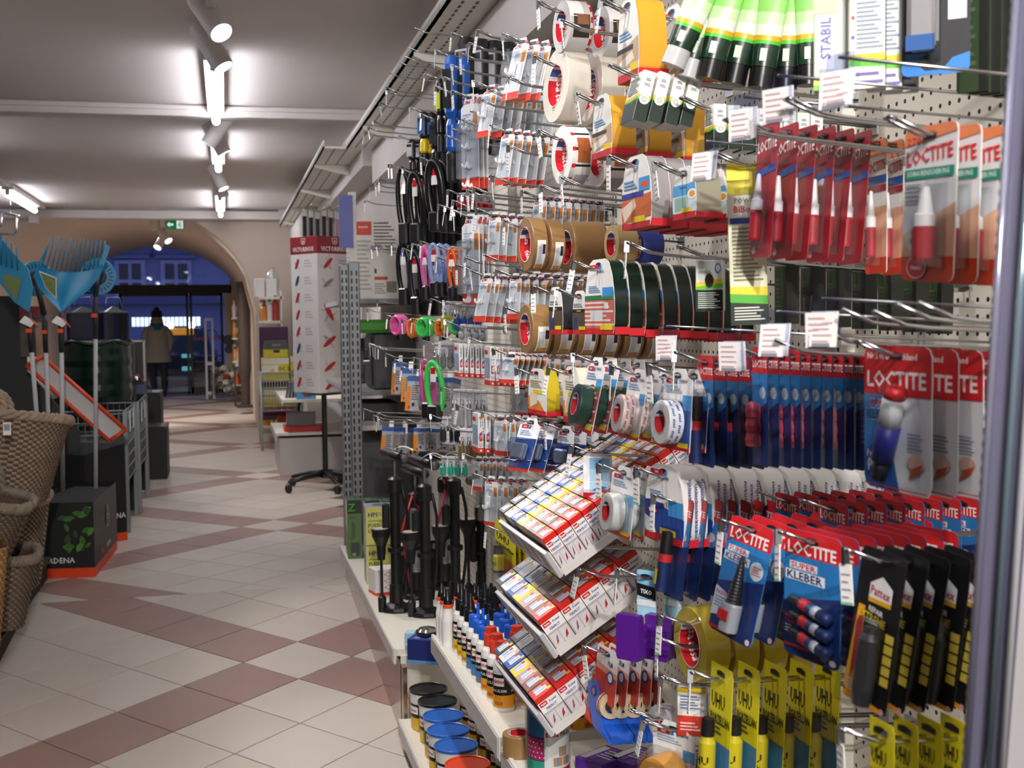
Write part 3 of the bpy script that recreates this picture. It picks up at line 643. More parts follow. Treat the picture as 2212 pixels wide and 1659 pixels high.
@K('two_part_glue_carton')
def k_bibond(w, h, d=.05):
    F_ = [('r', 0, 0, 1, .16, '#14261a'), ('p', [(0, .16), (1, .14), (1, .2), (0, .22)], '#59b83a'), ('p', [(0, .22), (1, .2), (1, .26), (0, .27)], '#f0dc30'), ('l', .1, .3, .9, .68, 14, '#8f8a66'), ('r', .05, .7, .95, .74, '#3f4a9a'), ('r', 0, .9, 1, 1, '#f0dc30'), ('t', 'POWER', .5, .86, .035, '#8a8878'), ('t', 'BiBond', .5, .80, .045, '#d0242a'), ('l', .1, .03, .9, .13, 5, '#e8e8e0')]
    S_ = [('r', 0, 0, 1, .16, '#14261a'), ('p', [(0, .16), (1, .14), (1, .2), (0, .22)], '#59b83a'), ('r', 0, .9, 1, 1, '#f0dc30'), ('t', 'POWER BiBOND', .5, .35, .05, '#1a1a1a', .5, PI / 2)]
    g = boxg(w, h, d, {'front': F_, 'right': S_ , 'left': [('r', 0, 0, 1, 1, '#ece79a'), ('r', .2, .2, .8, .8, '#e8d43a')]}, body='#f3efcf')
    g.box(-w * .5, w * .5, d * .45, d * .5, 0, h * .12, '#f0dc30')
    return dict(parts=[('carton', g)], d=d, hz=-.02)
def rollg(R, r, wd, col, z, core=True, y0=0.0, rough=.35, side=None, txt=True):
    t = G(); m = mat(col, rough) if isinstance(col, str) else col; sd = mat(side, rough) if side else m
    t.lathe([(r, 0, sd), (R * .985, 0, sd), (R, .0015, m), (R, wd - .0015, sd), (R * .985, wd, sd), (r, wd)], m, 30, 'y', (0, y0, z))
    c = G()
    if core:
        cols = [TESA_R] * 5 + ['#f0eeec', TB, TB, '#f0eeec'] + [TESA_R] * 6; N = 30
        for j in range(N):
            a0, a1 = 2 * PI * j / N, 2 * PI * (j + 1) / N
            c.add([(r * math.cos(a0), y0 - .0005, z + r * math.sin(a0)), (r * math.cos(a1), y0 - .0005, z + r * math.sin(a1)), (r * math.cos(a1), y0 + wd, z + r * math.sin(a1)), (r * math.cos(a0), y0 + wd, z + r * math.sin(a0))], [(0, 1, 2, 3)], cols[(j + 11) % 15], True)
            c.add([(r * math.cos(a0), y0 - .001, z + r * math.sin(a0)), (r * math.cos(a1), y0 - .001, z + r * math.sin(a1)), (r * .95 * math.cos(a1), y0 - .001, z + r * .95 * math.sin(a1)), (r * .95 * math.cos(a0), y0 - .001, z + r * .95 * math.sin(a0))], [(0, 1, 2, 3)], PAPER)
        if txt:
            for a in (PI * .87, PI * 1.2, PI * 1.55, .3):
                rr = r * .985; c.text('tesa', '#ffffff', lambda x, zz: (rr * math.cos(a + x / rr), y0 + wd * .5 + zz, z + rr * math.sin(a + x / rr)), wd * .32)
    return t, c
@K('tape_roll')
def k_roll(w, h, wd=.05, col='#a8794a', inner=.62, label='', rough=.35, side=None, band=''):
    R = h / 2; r = R * inner; t, c = rollg(R, r, wd, col, -R, True, 0, rough, side)
    parts = [('tape', t), ('core', c)]
    if label:
        q = G(); R2 = R + .0006
        def pm(a0, a1, y0, y1, m, dr=0):
            n = 6; vs = []
            for i in range(n + 1):
                a = a0 + (a1 - a0) * i / n; vs += [((R2 + dr) * math.cos(a), y0, -R + (R2 + dr) * math.sin(a)), ((R2 + dr) * math.cos(a), y1, -R + (R2 + dr) * math.sin(a))]
            q.add(vs, [(2 * i, 2 * i + 2, 2 * i + 3, 2 * i + 1) for i in range(n)], m, True)
        if label == 'paper':
            pm(-1.1, .1, wd * .25, wd * .85, PAPER); pm(-.95, -.1, wd * .3, wd * .58, mat('#c9c9d6'), .0003); pm(-.4, -.05, wd * .62, wd * .82, mat('#2c2c34'), .0003); pm(-1.08, -.85, wd * .3, wd * .8, mat('#c98a4a'), .0003)
        elif label == 'universal':
            pm(-1.6, 1.8, wd * .05, wd * .95, mat('#17171a')); pm(-1.6, 1.8, wd * .06, wd * .22, mat(TESA_R), .0003); pm(-1.6, -.5, wd * .22, wd * .95, PAPER, .0003); pm(-.35, .5, wd * .3, wd * .9, mat('#a5562c'), .0003); pm(-1.5, -.8, wd * .3, wd * .9, mat('#b9b9c8'), .0006)
        elif label == 'photo':
            pm(.2, 1.4, wd * .0, wd * .6, PAPER); pm(-.6, .3, wd * .15, wd * .85, mat('#2b2a26')); pm(-.1, .3, wd * .3, wd * .8, mat('#8a5a3a'), .0003); pm(-1.2, 1.4, wd * .88, wd * 1.0, mat('#b01c24'), .0003)
        parts.append(('label', q))
    return dict(parts=parts, d=wd, hz=R - r + .004)
@K('boxed_tape_roll')
def k_tbox(w, h, d=.05, col='#d9961e', style='wood', rough=.4):
    # roll hanging in a card wrapper: printed front, bare tape at the sides, red strap below
    R = min(w * .56, h * .45)
    D = {'wood': [('r', 0, .0, 1, .1, TESA_R), ('p', [(.0, .1), (1, .2), (1, .5), (0, .36)], '#c9a98a'), ('p', [(.1, .14), (.8, .24), (.7, .34), (.1, .26)], '#efe6da'), ('r', .0, .36, .75, .42, '#3a3a3c'), ('r', .62, .1, .95, .19, YL), ('l', .12, .5, .7, .62, 3, '#6f9fd0')],
         'brick': [('r', 0, .0, 1, .08, TESA_R), ('r', 0, .08, 1, .46, '#c96a5e'), ('l', 0, .1, 1, .45, 6, '#ecd8d0'), ('r', .2, .2, .62, .32, '#d4d6da'), ('r', .66, .34, .8, .42, '#f0f0f0'), ('r', .0, .46, .6, .52, '#2a7a4a'), ('r', .62, .46, .98, .62, '#3f9adf'), ('r', .62, .46, .98, .5, '#2f8a4a'), ('r', .55, .06, .95, .13, YL), ('t', 'POWERBOND', .55, .84, .04, NAVY, .5, 0, .8), ('l', .15, .56, .55, .66, 3, '#6f9fd0')],
         'terra': [('r', 0, .0, 1, .08, TESA_R), ('p', [(0, .08), (1, .14), (1, .46), (0, .40)], '#d06a35'), ('p', [(.1, .1), (.5, .3), (.45, .42), (0, .3)], '#efd8c8'), ('r', .0, .42, .75, .5, '#3b3f9c'), ('r', .6, .5, .95, .68, SKY), ('r', .68, .54, .9, .62, '#e05a2a'), ('r', .4, .08, .8, .16, YL), ('t', 'ANTI', .5, .80, .05, NAVY, .5, 0, .8), ('l', .1, .54, .55, .68, 3, '#6f9fd0')],
         'clear': [('r', 0, .0, 1, .12, TESA_R), ('r', 0, .12, 1, .45, '#d8e6ea'), ('r', .1, .15, .6, .42, '#8fb4ac'), ('r', 0, .45, 1, .66, '#58a8e0'), ('t', 'Transparent', .45, .6, .07, '#1f3f7a', .5, 0, .8), ('e', .85, .45, .2, .1, '#f4f6f8'), ('e', .85, .45, .12, .06, '#f0a030'), ('r', .4, .12, .8, .2, YL)],
         'black': [('r', 0, .0, 1, .09, TESA_R), ('r', 0, .09, 1, .5, '#5a4a38'), ('r', .1, .12, .35, .4, '#2a3a6a'), ('r', 0, .5, 1, .58, '#20201c'), ('t', 'Universal', .45, .54, .05, YL), ('r', .45, .1, .9, .18, YL), ('l', .1, .62, .7, .72, 2, '#8f9fb0')],
         'yellow': [('r', 0, .0, 1, .1, TESA_R), ('p', [(0, .1), (.9, .1), (.6, .3), (.0, .4)], '#e8893a'), ('p', [(.1, .14), (.5, .25), (.5, .5), (.1, .45)], '#efe0c8'), ('r', .3, .46, .8, .54, YL), ('l', .15, .58, .75, .75, 4, '#b0a878')],
         'blue': [('r', 0, .0, 1, .09, TESA_R), ('p', [(.0, .09), (1, .09), (1, .35), (.2, .52), (0, .5)], '#24479c'), ('p', [(.0, .09), (.3, .09), (.2, .25), (0, .3)], '#e8ecf2'), ('r', .0, .42, .5, .5, '#1c3c8c'), ('r', .62, .36, .98, .56, SKY), ('r', .4, .1, .8, .18, YL), ('t', 'POWERBOND', .5, .83, .045, NAVY, .5, 0, .8), ('l', .15, .55, .55, .66, 3, '#6f9fd0'), ('e', .22, .38, .12, .05, '#c8303a'), ('e', .22, .38, .09, .038, '#f4f2f2')]}[style]
    c = card(w, h, '#f2f0ee', D + tesa(.18, .87, .32, .06), 'arch')
    m = mat(col, rough); t = G(); o = [(u * w * .97, -h + .003 + v * (h - .006)) for u, v in outline(w, h, 'arch')]; n = len(o)
    t.add([(p[0], .002, p[1]) for p in o] + [(p[0], d - .002, p[1]) for p in o], [(i, (i + 1) % n, n + (i + 1) % n, n + i) for i in range(n)], m, True)
    t.add([(p[0], d - .002, p[1]) for p in o], [tuple(range(n))], mat('#cfc8c0', .6))
    if style == 'blue':
        for a_ in range(3):
            for b_ in range(6): t.text('tesa', mat('#4a5a9a'), lambda x, z: (w * .4865 + .0012, d * (.25 + .25 * a_) + z, -h * (.2 + .12 * b_ + .05 * (a_ % 2)) + x), .006)
    s = G(); s.prism([(-w * .5, 0, -h * .9), (-w * .5, 0, -h), (w * .5, 0, -h), (w * .5, 0, -h * .9), (w * .49, 0, -h * .9), (w * .49, 0, -h + .0025), (-w * .49, 0, -h + .0025), (-w * .49, 0, -h * .9)], (0, d, 0), mat(TESA_R))
    return dict(parts=[('wrapper', c), ('tape', t), ('strap', s)], d=d, hz=h * .16)
@K('tape_blister')
def k_rbl(w, h, d=.03, col='#1d3a30', style='brick', inner=.55):
    lo = {'brick': [('r', 0, .06, 1, .62, '#b0504c'), ('l', 0, .08, 1, .62, 9, '#e6d2cc'), ('r', .7, .56, 1, .72, '#3f9adf'), ('r', .7, .56, 1, .62, '#2f8a4a')], 'blue': [('r', 0, .06, 1, .55, '#2a57a8'), ('r', .7, .5, 1, .68, '#3f9adf'), ('r', 0, .55, .7, .6, '#1c3c8c')],
          'pink': [('r', 0, .06, 1, .5, '#d9c9c4'), ('r', .72, .5, 1, .66, '#4a9ad8')], 'film': [('r', 0, .06, 1, .5, '#c8d4e0'), ('r', .6, .46, 1, .62, '#7fc0e8')]}[style]
    D = lo + [('r', 0, 0, 1, .065, TESA_R), ('r', .6, .04, .95, .1, YL)] + tesa(.12, .82, .3, .055) + [('t', 'POWERBOND', .72, .85, .04, NAVY, .5, 0, .62), ('l', .12, .7, .7, .8, 3, '#9ab8dc')]
    c = card(w, h, '#f4f2f2', D, 'tab')
    R = min(w * .42, h * .27); t, co = rollg(R, R * inner, d - .006, col, -h + R + h * .07, True, -d + .003, .4, None, False)
    if style in ('pink', 'blue') and d < .04:
        zc = -h + R + h * .07; pc = mat('#c8505c' if style == 'pink' else '#3a4f9c')
        for i_ in range(12):
            for k_ in range(2):
                a_ = 2 * PI * (i_ + .5 * k_) / 12; t.text('tesa', pc, lambda x, z: ((R + .0005) * math.cos(a_ + x / R), -d + .003 + (d - .006) * (.3 + .4 * k_) + z, zc + (R + .0005) * math.sin(a_ + x / R)), .005)
    return dict(parts=[('card', c), ('tape', t), ('core', co), ('blister', bubble(-w * .47, w * .47, -h * .97, -h * .38, d))], d=d + .006, hz=.011)
def hookshape(g, x, z, s, y, m):
    # wall hook: oval plate and a curled nose
    g.box(x - s * .32, x + s * .32, y - s * .15, y, z - s * .9, z + s * .6, m, s * .1)
    g.tube([(x, y - s * .1, z - s * .2), (x, y - s * .3, z - s * .7), (x, y - s * .65, z - s * .95), (x, y - s * .95, z - s * .8), (x, y - s * 1.02, z - s * .45)], [s * .22, s * .22, s * .2, s * .17, s * .12], m, 8)
@K('adhesive_hook_card')
def k_hook(w, h, n=1, col='#f4f4f5', red=.13, d=.03):
    D = [('r', 0, 0, 1, red, '#e2432c')] + tesa(.1, .84 if h < .2 else .9, .34, .05 if h < .2 else .03) + [('l', .1, .68, .6, .8, 4, '#9fb8d8'), ('r', .7, .6, .95, .78, '#e08a3a'), ('e', .8, .92, .1, .03, '#c84a50')]
    c = card(w, h, '#efeff2', D, 'tab')
    g = G(); s = min(w * .42, h * .16 / max(1, n * .5)); m = mat(col, .3)
    for i in range(n): hookshape(g, -w * .08, -h * (.5 if n == 1 else .3 + .2 * i), s, -.003, m)
    return dict(parts=[('card', c), ('wall_hooks' if n > 1 else 'wall_hook', g), ('blister', bubble(-w * .47, w * .42, -h * (1 - red * .7), -h * .27, d))], d=d, hz=.01)
@K('adhesive_strip_carton')
def k_strip(w, h, d=.014, word='POWERBOND', orange=False):
    S_ = [('r', 0, 0, 1, .13, '#d6322e'), ('r', .22, .3, .78, .5, TESA_R), ('t', 'tesa', .5, .4, .035, '#ffffff', .5, PI / 2), ('p', [(.22, .5), (.78, .5), (.78, .56)], TB), ('t', word, .5, .74, .04, NAVY, .5, PI / 2, .85), ('e', .5, .2, .25, .035, '#c84a50'), ('e', .5, .2, .17, .025, '#eeecec'), ('e', .5, .06, .22, .03, '#f4dada')]
    if orange: S_ += [('e', .5, .9, .3, .05, '#d9824a')]
    g = boxg(w, h, d, {'right': S_, 'front': [('r', 0, 0, 1, .13, '#e2432c'), ('r', .1, .8, .6, .9, TESA_R), ('r', .1, .2, .9, .7, '#8fb0d0')]}, body='#e9e7e8')
    return dict(parts=[('carton', g)], d=d, hz=-.006)
@K('blue_blister_shelf_pack')
def k_blue(w, h, d=.03):
    D = [('r', 0, 0, 1, .06, '#e2432c')] + tesa(.12, .8, .34, .07) + [('l', .12, .66, .7, .77, 3, '#8fa8cc'), ('r', 0, .06, 1, .62, '#2f4f94')]
    c = card(w, h, '#f2f2f6', D, 'tab'); g = G(); m = mat('#c2c6cc', .15, .7)
    g.box(-w * .3, w * .3, -.02, -.004, -h * .8, -h * .5, m, .004); g.tube([(-w * .3, -.02, -h * .8), (-w * .3, -.035, -h * .86), (w * .3, -.035, -h * .86), (w * .3, -.02, -h * .8)], .002, CHROME)
    return dict(parts=[('card', c), ('holder', g), ('blister', bubble(-w * .48, w * .48, -h * .96, -h * .38, d, 0, .3, mat('#dfe8f6', .06, 0, 'clear')))], d=d, hz=.011)
@K('tape_dispenser')
def k_disp(w, h, col='#5a1f8e', word='TIXO'):
    # hanging card with a plastic hand dispenser and its roll
    D = [('r', 0, .72, 1, 1, '#8fcdf0'), ('p', [(0, .5), (1, .42), (1, .68), (0, .74)], '#16161a'), ('t', word, .5, .58, .085, '#ffffff', .5, -.08), ('r', 0, .3, 1, .42, '#e8eef2'), ('l', .15, .43, .85, .46, 1, '#99a')]
    c = card(w * .8, h * .62, '#a8d8f2', D, 'round', .001, '#dde6ea')
    b = G(); m = mat(col, .3); D_ = .058; z0 = -h
    # solid rounded block, higher cutter horn at the front, roll half sunk behind it
    def blk(y0, y1, zt, x=.5):
        pts = [(-w * x, z0 + h * .04), (-w * (x - .06), z0), (w * (x - .06), z0), (w * x, z0 + h * .04), (w * x, zt - h * .03), (w * (x - .08), zt), (-w * (x - .08), zt), (-w * x, zt - h * .03)]
        b.prism([(p[0], y0, p[1]) for p in pts], (0, y1 - y0, 0), m)
    blk(-.03, .012, z0 + h * .40); blk(-D_ + .002, -.0301, z0 + h * .24, .46); blk(-D_, -D_ + .016, z0 + h * .54, .48)
    b.box(-w * .3, w * .3, -.012, -.004, z0 + h * .4, z0 + h * .405, BLACK)
    r = G(); r.lathe([(.011, -.019), (h * .17, -.019), (h * .17, 0), (.011, 0)], mat('#c9cf86', .2), 24, 'x', (.0095, -.028, z0 + h * .32))
    return dict(parts=[('card', c), ('dispenser_body', b), ('tape', r)], d=.066, hz=.012)
@K('film_dispenser')
def k_film(w, h, col='#1f5fd0'):
    D = [('p', [(0, 0), (1, 0), (1, .55), (0, .62)], '#d8432e'), ('p', [(0, .55), (1, .52), (1, .62), (0, .68)], '#f0a890')] + tesa(.1, .84, .34, .1) + [('t', 'FILM', .68, .74, .09, NAVY, .5, 0, .8), ('e', .72, .5, .16, .12, '#2a4fa0'), ('e', .72, .5, .1, .08, '#f0f0f4')]
    c = card(w, h * .62, '#f4f3f4', D, 'round', .0008, '#e0dede'); m = mat(col, .28); b = G(); zt = -h * .5
    # wing plate with a thumb hole in front, curved trough with saw edge behind it
    O = [(-.75, -.50), (-.42, -.42), (-.1, -.56), (.02, -.74), (.1, -.9), (.5, -1.0), (-.3, -.95), (-.62, -.74)]
    b.prism([(p[0] * w, -.004, p[1] * h) for p in O], (0, .003, 0), m)
    b.lathe([(.007, -.0015), (.0105, -.0015), (.0105, .0), (.007, .001)], mat('#0f3f98', .3), 14, 'y', (-.42 * w, -.004, -.56 * h)); b.disc(.0065, -.0048, mat('#b9a8a0'), 12, 'y', (-.42 * w, 0, -.56 * h))
    T = [(-.3, -.95), (.5, -1.0), (.5, -.92), (.1, -.86), (.02, -.72), (-.06, -.76)]
    b.prism([(p[0] * w, -.001, p[1] * h) for p in T], (0, .024, 0), m)
    for i_ in range(8): b.prism([(.5 * w, -.001 + .003 * i_, -1.0 * h), (.5 * w + .003, .0005 + .003 * i_, -1.0 * h), (.5 * w, .002 + .003 * i_, -1.0 * h)], (0, 0, -.002), m)
    r = G(); t, co = rollg(.022, .014, .018, '#d9c39a', zt - h * .06, False, 0, .3)
    r.lathe([(.014, 0), (.024, 0), (.024, .018), (.014, .018)], mat('#dcc8a4', .3), 20, 'x', (-.002, .010, zt - h * .14))
    for a in (2.2, 2.9, 3.6): r.text('tesa', mat(TESA_R), lambda x, z: (.007 + z, .010 + .0246 * math.cos(a + x / .024), zt - h * .14 + .0246 * math.sin(a + x / .024)), .007)
    return dict(parts=[('card', c), ('dispenser_body', b), ('tape', r)], d=.027, hz=.01)
# ------------------------------------------------------------------ peg hooks and stacks of hanging goods
HOOKC = {}
def hook_mesh(L, double, tilt):
    key = (round(L, 2), double, tilt)
    if key not in HOOKC:
        g = G(); t = math.tan(math.radians(tilt))
        for x in ((-.007, .007) if double else (0,)):
            g.tube([(x, L, -L * t), (x, .02, -.02 * t), (x, -.005, .002), (x, -.04, .016)], .0021 if double else .0026, CHROME, 6)
        if double: g.tube([(-.007, -.04, .016), (-.005, -.046, .0175), (.005, -.046, .0175), (.007, -.04, .016)], .0021, CHROME, 6)
        g.box(-.018, .018, L - .004, L, -L * t - .015, -L * t + .012, CHROME)
        HOOKC[key] = g.mesh('wire')
    return HOOKC[key]
TAGC = {}
def tag_mesh(kind):
    if kind not in TAGC:
        g = G(); gr = mat('#9a98a4', .7)
        if kind == 1:     # narrow paper flag clipped below the tip
            g.box(-.002, .002, -.004, .004, -.012, .006, STEEL); g.box(-.008, .008, -.0012, 0, -.055, -.012, PAPER)
            for i in range(4): g.box(-.006, .003 + .003 * (i % 2), -.0016, -.0012, -.048 + i * .008, -.046 + i * .008, gr)
            g.box(-.008, .008, -.0016, -.001, -.055, -.052, mat('#8fc0a0'))
        else:             # wide label in a clear pocket
            g.box(-.02, .02, -.0005, .0005, -.05, .008, mat('#f2f4fc', .1, 0, 'clear')); g.box(-.018, .016, -.0015, -.0008, -.048, -.01, PAPER)
            for i in range(5): g.box(-.014, .006 + .004 * (i % 2), -.002, -.0015, -.043 + i * .0065, -.041 + i * .0065, mat('#c9a8ae', .7))
            g.box(-.014, .008, -.002, -.0015, -.048, -.044, mat('#8a8a94'))
        TAGC[kind] = g.mesh('price_tag')
    return TAGC[kind]
HN = [0]
def hook(P, a, label, tagk=1, double=True, tilt=4.0, x_end=None, swing=None):
    yd = Vector((-math.sin(a), math.cos(a), 0)); L = max(.06, ((x_end or PEGX) - P.x) / max(.3, yd.x))
    t = thing('peg_hook', label, 'hook', P, (0, 0, a), 'chrome peg hooks on the pegboards')
    put('wire', hook_mesh(L, double, tilt), t)
    if tagk:
        sw = random.uniform(-.25, .25) if swing is None else swing
        put('price_tag', tag_mesh(tagk), t, (0, -.046, .014), (random.uniform(-.15, .1), sw, random.uniform(-.3, .3)))
    return t
def geom(cx, top, bot, wpx, dp, X, psi, Y=None):
    a = math.radians(-90 + psi); P = atX(cx, top, X) if Y is None else atY(cx, top, Y); d = depth(P); s = d / F
    ah = math.radians(-90 + (psi if abs(psi) < 12 else 0))
    r = ray(cx, top); rh = Vector((r.x, r.y)).normalized(); rt = Vector((rh.y, -rh.x))
    e = abs(math.cos(a) * rt.x + math.sin(a) * rt.y); yd = Vector((-math.sin(ah), math.cos(ah), 0)); q = abs(yd.x * rt.x + yd.y * rt.y)
    return a, P, (bot - top) * s, wpx * s / max(.15, e), dp * s / max(.2, q), yd
def S(kind, cx, top, bot, wpx, n, dp, desc, cat, X=.70, psi=0, roll=0.0, tagk=1, double=True, tilt=4.0, hk=True, jit=.02, w=None, hookdesc=None, Y=None, pitch=0.0, lean=0.0, kw2=None, **kw):
    a, P, h, w_, pt, yd = geom(cx, top, bot, wpx, dp, X, psi, Y)
    w_ = w or w_; pr = kind(w_, h, **kw)
    n = max(1, min(n, int((PEGX - P.x - .03) / max(pt * yd.x, 1e-3)) + 1)) if n > 1 else 1
    tt = math.tan(math.radians(tilt))
    for j in range(n):
        p = pr if not (kw2 and j in kw2) else kind(w_, h, **{**kw, **kw2[j]})
        lab = (f'{ORD[min(j, 15)]} ' if n > 1 else '') + desc
        jj = jit if j else 0
        t = thing(p['name'], lab, cat, P + yd * (pt * j) + Vector((0, 0, -pt * j * tt)), (pitch + random.uniform(-jj, jj), roll + random.uniform(-jj, jj), a + lean * j + random.uniform(-jj, jj)), desc.split(',')[0] + ' stack' if n > 1 else None)
        for q in p['parts']: put(q[0], q[1], t)
    if hk:
        hook(P + Vector((0, 0, -pr['hz'])) - yd * .004, math.atan2(-yd.x, yd.y), f'chrome peg hook holding the {hookdesc or desc}', tagk, double, tilt)
    return P, h, w_
# ================================================================== GOODS: NEAREST BAY, GLUES
@K('carton')
def k_carton(w, h, d=.03, style='dark'):
    ST = {'dark': dict(body='#22331e', front=[('r', 0, 0, 1, 1, '#2a3d22'), ('r', .75, 0, 1, 1, '#12160f'), ('l', .1, .2, .65, .8, 8, '#4a5a38')], right=[('r', 0, 0, 1, 1, '#15180f')]),
          'stabil': dict(body='#c9cdc4', front=[('r', 0, 0, 1, .12, '#e9e26a'), ('r', .1, .2, .6, .72, '#e9e9f0'), ('t', 'STABIL', .35, .5, .1, '#5a55a8', .5, PI / 2), ('r', 0, .74, .7, 1, '#d6f0a8'), ('e', .55, .1, .3, .06, '#8a78a8'), ('r', 0, 0, .4, .05, '#79c83c')], right=[('r', 0, 0, 1, 1, '#a5aaa0'), ('e', .5, .6, .35, .1, '#6a6f66'), ('e', .5, .3, .35, .1, '#5a5f56')]),
          'eco': dict(body='#f2f4ee', front=[('r', 0, 0, 1, .2, '#f2f4ee'), ('l', .05, .02, .95, .16, 2, '#7a6aa8'), ('p', [(0, .2), (1, .18), (1, .24), (0, .25)], '#6ac83a'), ('p', [(0, .25), (1, .24), (1, .3), (0, .3)], '#eed43a'), ('l', .2, .34, .95, .95, 16, '#9aa6b8'), ('e', .1, .82, .05, .015, '#d84a4a'), ('e', .1, .62, .05, .015, '#d84a4a'), ('e', .1, .45, .05, .015, '#4a6ad8'), ('r', 0, .9, 1, 1, '#c8f090')], right=[('r', 0, 0, 1, 1, '#1c2a20')]),
          'white': dict(body='#eef0ec', front=[('r', 0, 0, 1, .42, '#16201a'), ('l', .08, .05, .92, .38, 8, '#cfd8c8'), ('p', [(0, .42), (1, .46), (1, .55), (0, .48)], '#6ac83a'), ('p', [(0, .48), (1, .55), (1, .64), (0, .56)], '#eed43a'), ('e', .5, .6, .16, .14, '#3a2a20'), ('l', .1, .74, .6, .8, 2, '#7aa87a'), ('e', .82, .84, .12, .1, '#4a8ad0'), ('e', .82, .84, .08, .07, '#eef0ec')]),
          'bluecard': dict(body='#f2f2f4', front=[('r', 0, 0, 1, .12, TESA_R), ('r', .25, .12, 1, .38, '#a9d3f0'), ('r', .25, .4, 1, .66, '#a9d3f0'), ('r', .25, .68, 1, .95, '#8fc2ea'), ('p', [(.45, .72), (.6, .9), (.75, .92), (.62, .78)], '#2a6aa8'), ('p', [(.55, .44), (.6, .62), (.7, .62), (.72, .44)], '#2a6aa8'), ('p', [(.35, .18), (.6, .3), (.9, .26), (.7, .16)], '#2a6aa8')]),
          'tesa20': dict(body='#efeeec', front=[('r', 0, 0, 1, .42, '#da3a2c'), ('l', .1, .1, .8, .3, 3, '#f6d4cc'), ('l', .1, .55, .8, .85, 5, '#6a7fb0'), ('r', 0, .9, 1, 1, '#f0c830')], right=[('r', 0, 0, 1, .42, '#c93024'), ('r', .2, .5, .7, .85, '#6ab0d8')]),
          'purple': dict(body='#5a2a96', top=[('r', .05, .1, .3, .9, '#e8e4f0'), ('r', .35, .1, .55, .9, '#7a3fb8'), ('l', .4, .3, .9, .8, 4, '#d8cfe8')]),
          'pink': dict(body='#b05ac0', top=[('r', .1, .1, .4, .9, '#e8d8f0'), ('e', .8, .5, .08, .2, '#f0f0f4')])}[style]
    g = boxg(w, h, d, ST, body=ST['body']); return dict(parts=[('carton', g)], d=d, hz=-.004)
@K('adhesive_blister_card')
def k_blk(w, h):
    D = [('p', [(0, 0), (1, 0), (1, .18), (.75, .14), (.6, .04), (.35, .04), (.2, .12), (0, .12)], '#3a86d8'), ('r', .68, .48, .95, .72, '#e9e6ee'), ('r', .68, .78, .95, 1, '#e9e6ee'), ('r', .08, .3, .55, 1, '#b9b4b2')]
    c = card(w, h, '#2a2a2e', D, back='#222'); g = G(); g.box(-w * .4, w * .02, -.02, -.002, -h * .8, -h * .02, '#aaa6a6', .006); g.box(-w * .4, w * .02, -.021, -.019, -h * .8, -h * .66, '#3a6ab0')
    return dict(parts=[('card', c), ('adhesive_pack', g), ('blister', bubble(-w * .46, w * .08, -h * .88, 0, .026))], d=.03, hz=.011)
YT = 1.86
tubes = [(1548, -95, 152, 58, .40, '#c9cacb'), (1560, -85, 172, 56, .3, '#c9cacb'), (1592, -85, 172, 60, .25, '#141518'), (1640, -80, 182, 60, .22, '#141518'), (1682, -80, 188, 58, .15, '#141518'), (1712, -80, 188, 55, .06, '#141518'), (1746, -80, 182, 52, 0, '#141518')]
for j, (cx, top, bot, wp, lean_, cap) in enumerate(tubes):
    S(k_gtube, cx, top, bot, wp, 1, 0, f'{ORD[j] if j else "leftmost"} green and white adhesive tube hanging at the top edge', 'glue tube', Y=YT + .02 * (j % 2), psi=60, roll=lean_, hk=False, cap=cap)
hook(atY(1540, -100, YT), math.radians(-90), 'chrome peg hook holding the green adhesive tubes', 0)
S(k_gbox, 1378, 158, 268, 28, 4, 33, 'green and white glue carton, leaning in the row below the tubes', 'carton', X=.68, pitch=-.25, tagk=0, hookdesc='leaning green and white glue cartons')
S(k_gbox, 1532, 228, 322, 20, 8, 30, 'small green glue carton, in the farther row over the red cards', 'carton', X=.78, tagk=0, hookdesc='farther row of small green glue cartons')
S(k_carton, 1795, -30, 192, 72, 1, 0, 'grey and lime glue carton lettered STABIL at the top', 'carton', X=.72, psi=62, tagk=0, style='stabil', d=.03)
S(k_carton, 1874, -60, 188, 74, 3, 36, 'white glue card with yellow and green wave, top right', 'glue pack', X=.74, psi=55, tagk=0, style='eco', d=.012)
S(k_blk, 2022, -80, 158, 140, 1, 0, 'black and blue adhesive blister at the top right corner', 'glue pack', X=.80, psi=50, tagk=0)
S(k_carton, 2100, -60, 195, 60, 4, 24, 'dark green glue pack hanging behind the black blister', 'glue pack', X=.86, psi=40, tagk=0, style='dark', d=.012)
YR = atX(1660, 268, .70).y
S(k_red, 1662, 266, 556, 44, 6, 39, 'red threadlocker card with white-capped bottle, in the row of red cards', 'glue card', X=.70, pitch=-.08, tagk=0, hookdesc='row of red threadlocker cards')
S(k_red, 1893, 302, 590, 44, 2, 34, 'orange threadlocker card behind the red ones', 'glue card', Y=YR, orange=True, hk=False)
S(k_2701, 2012, 270, 606, 108, 4, 46, 'white and orange 2701 threadlocker card at the far right', 'glue card', X=.70, psi=0, roll=.05, tagk=0, hookdesc='white and orange 2701 cards')
S(k_bibond, 1610, 388, 702, 80, 1, 0, 'tall yellow and white POWER BiBond glue carton', 'carton', X=.70, psi=66, d=.022, roll=-.03, tagk=0)
S(k_carton, 1686, 575, 700, 24, 7, 56, 'dark green pack in the shaded row under the red cards', 'glue pack', X=.78, tagk=0, style='dark', d=.02)
S(k_carton, 1532, 562, 672, 58, 1, 0, 'white carton with round hole and green wave beside the tall yellow carton', 'carton', X=.72, psi=60, style='white', tagk=0, hookdesc='white carton with round hole', d=.03)
S(k_tall, 1524, 768, 1008, 34, 5, 26, 'blue glue stick card with red top, in the row of sticks', 'glue card', X=.70, hookdesc='row of blue glue stick cards')
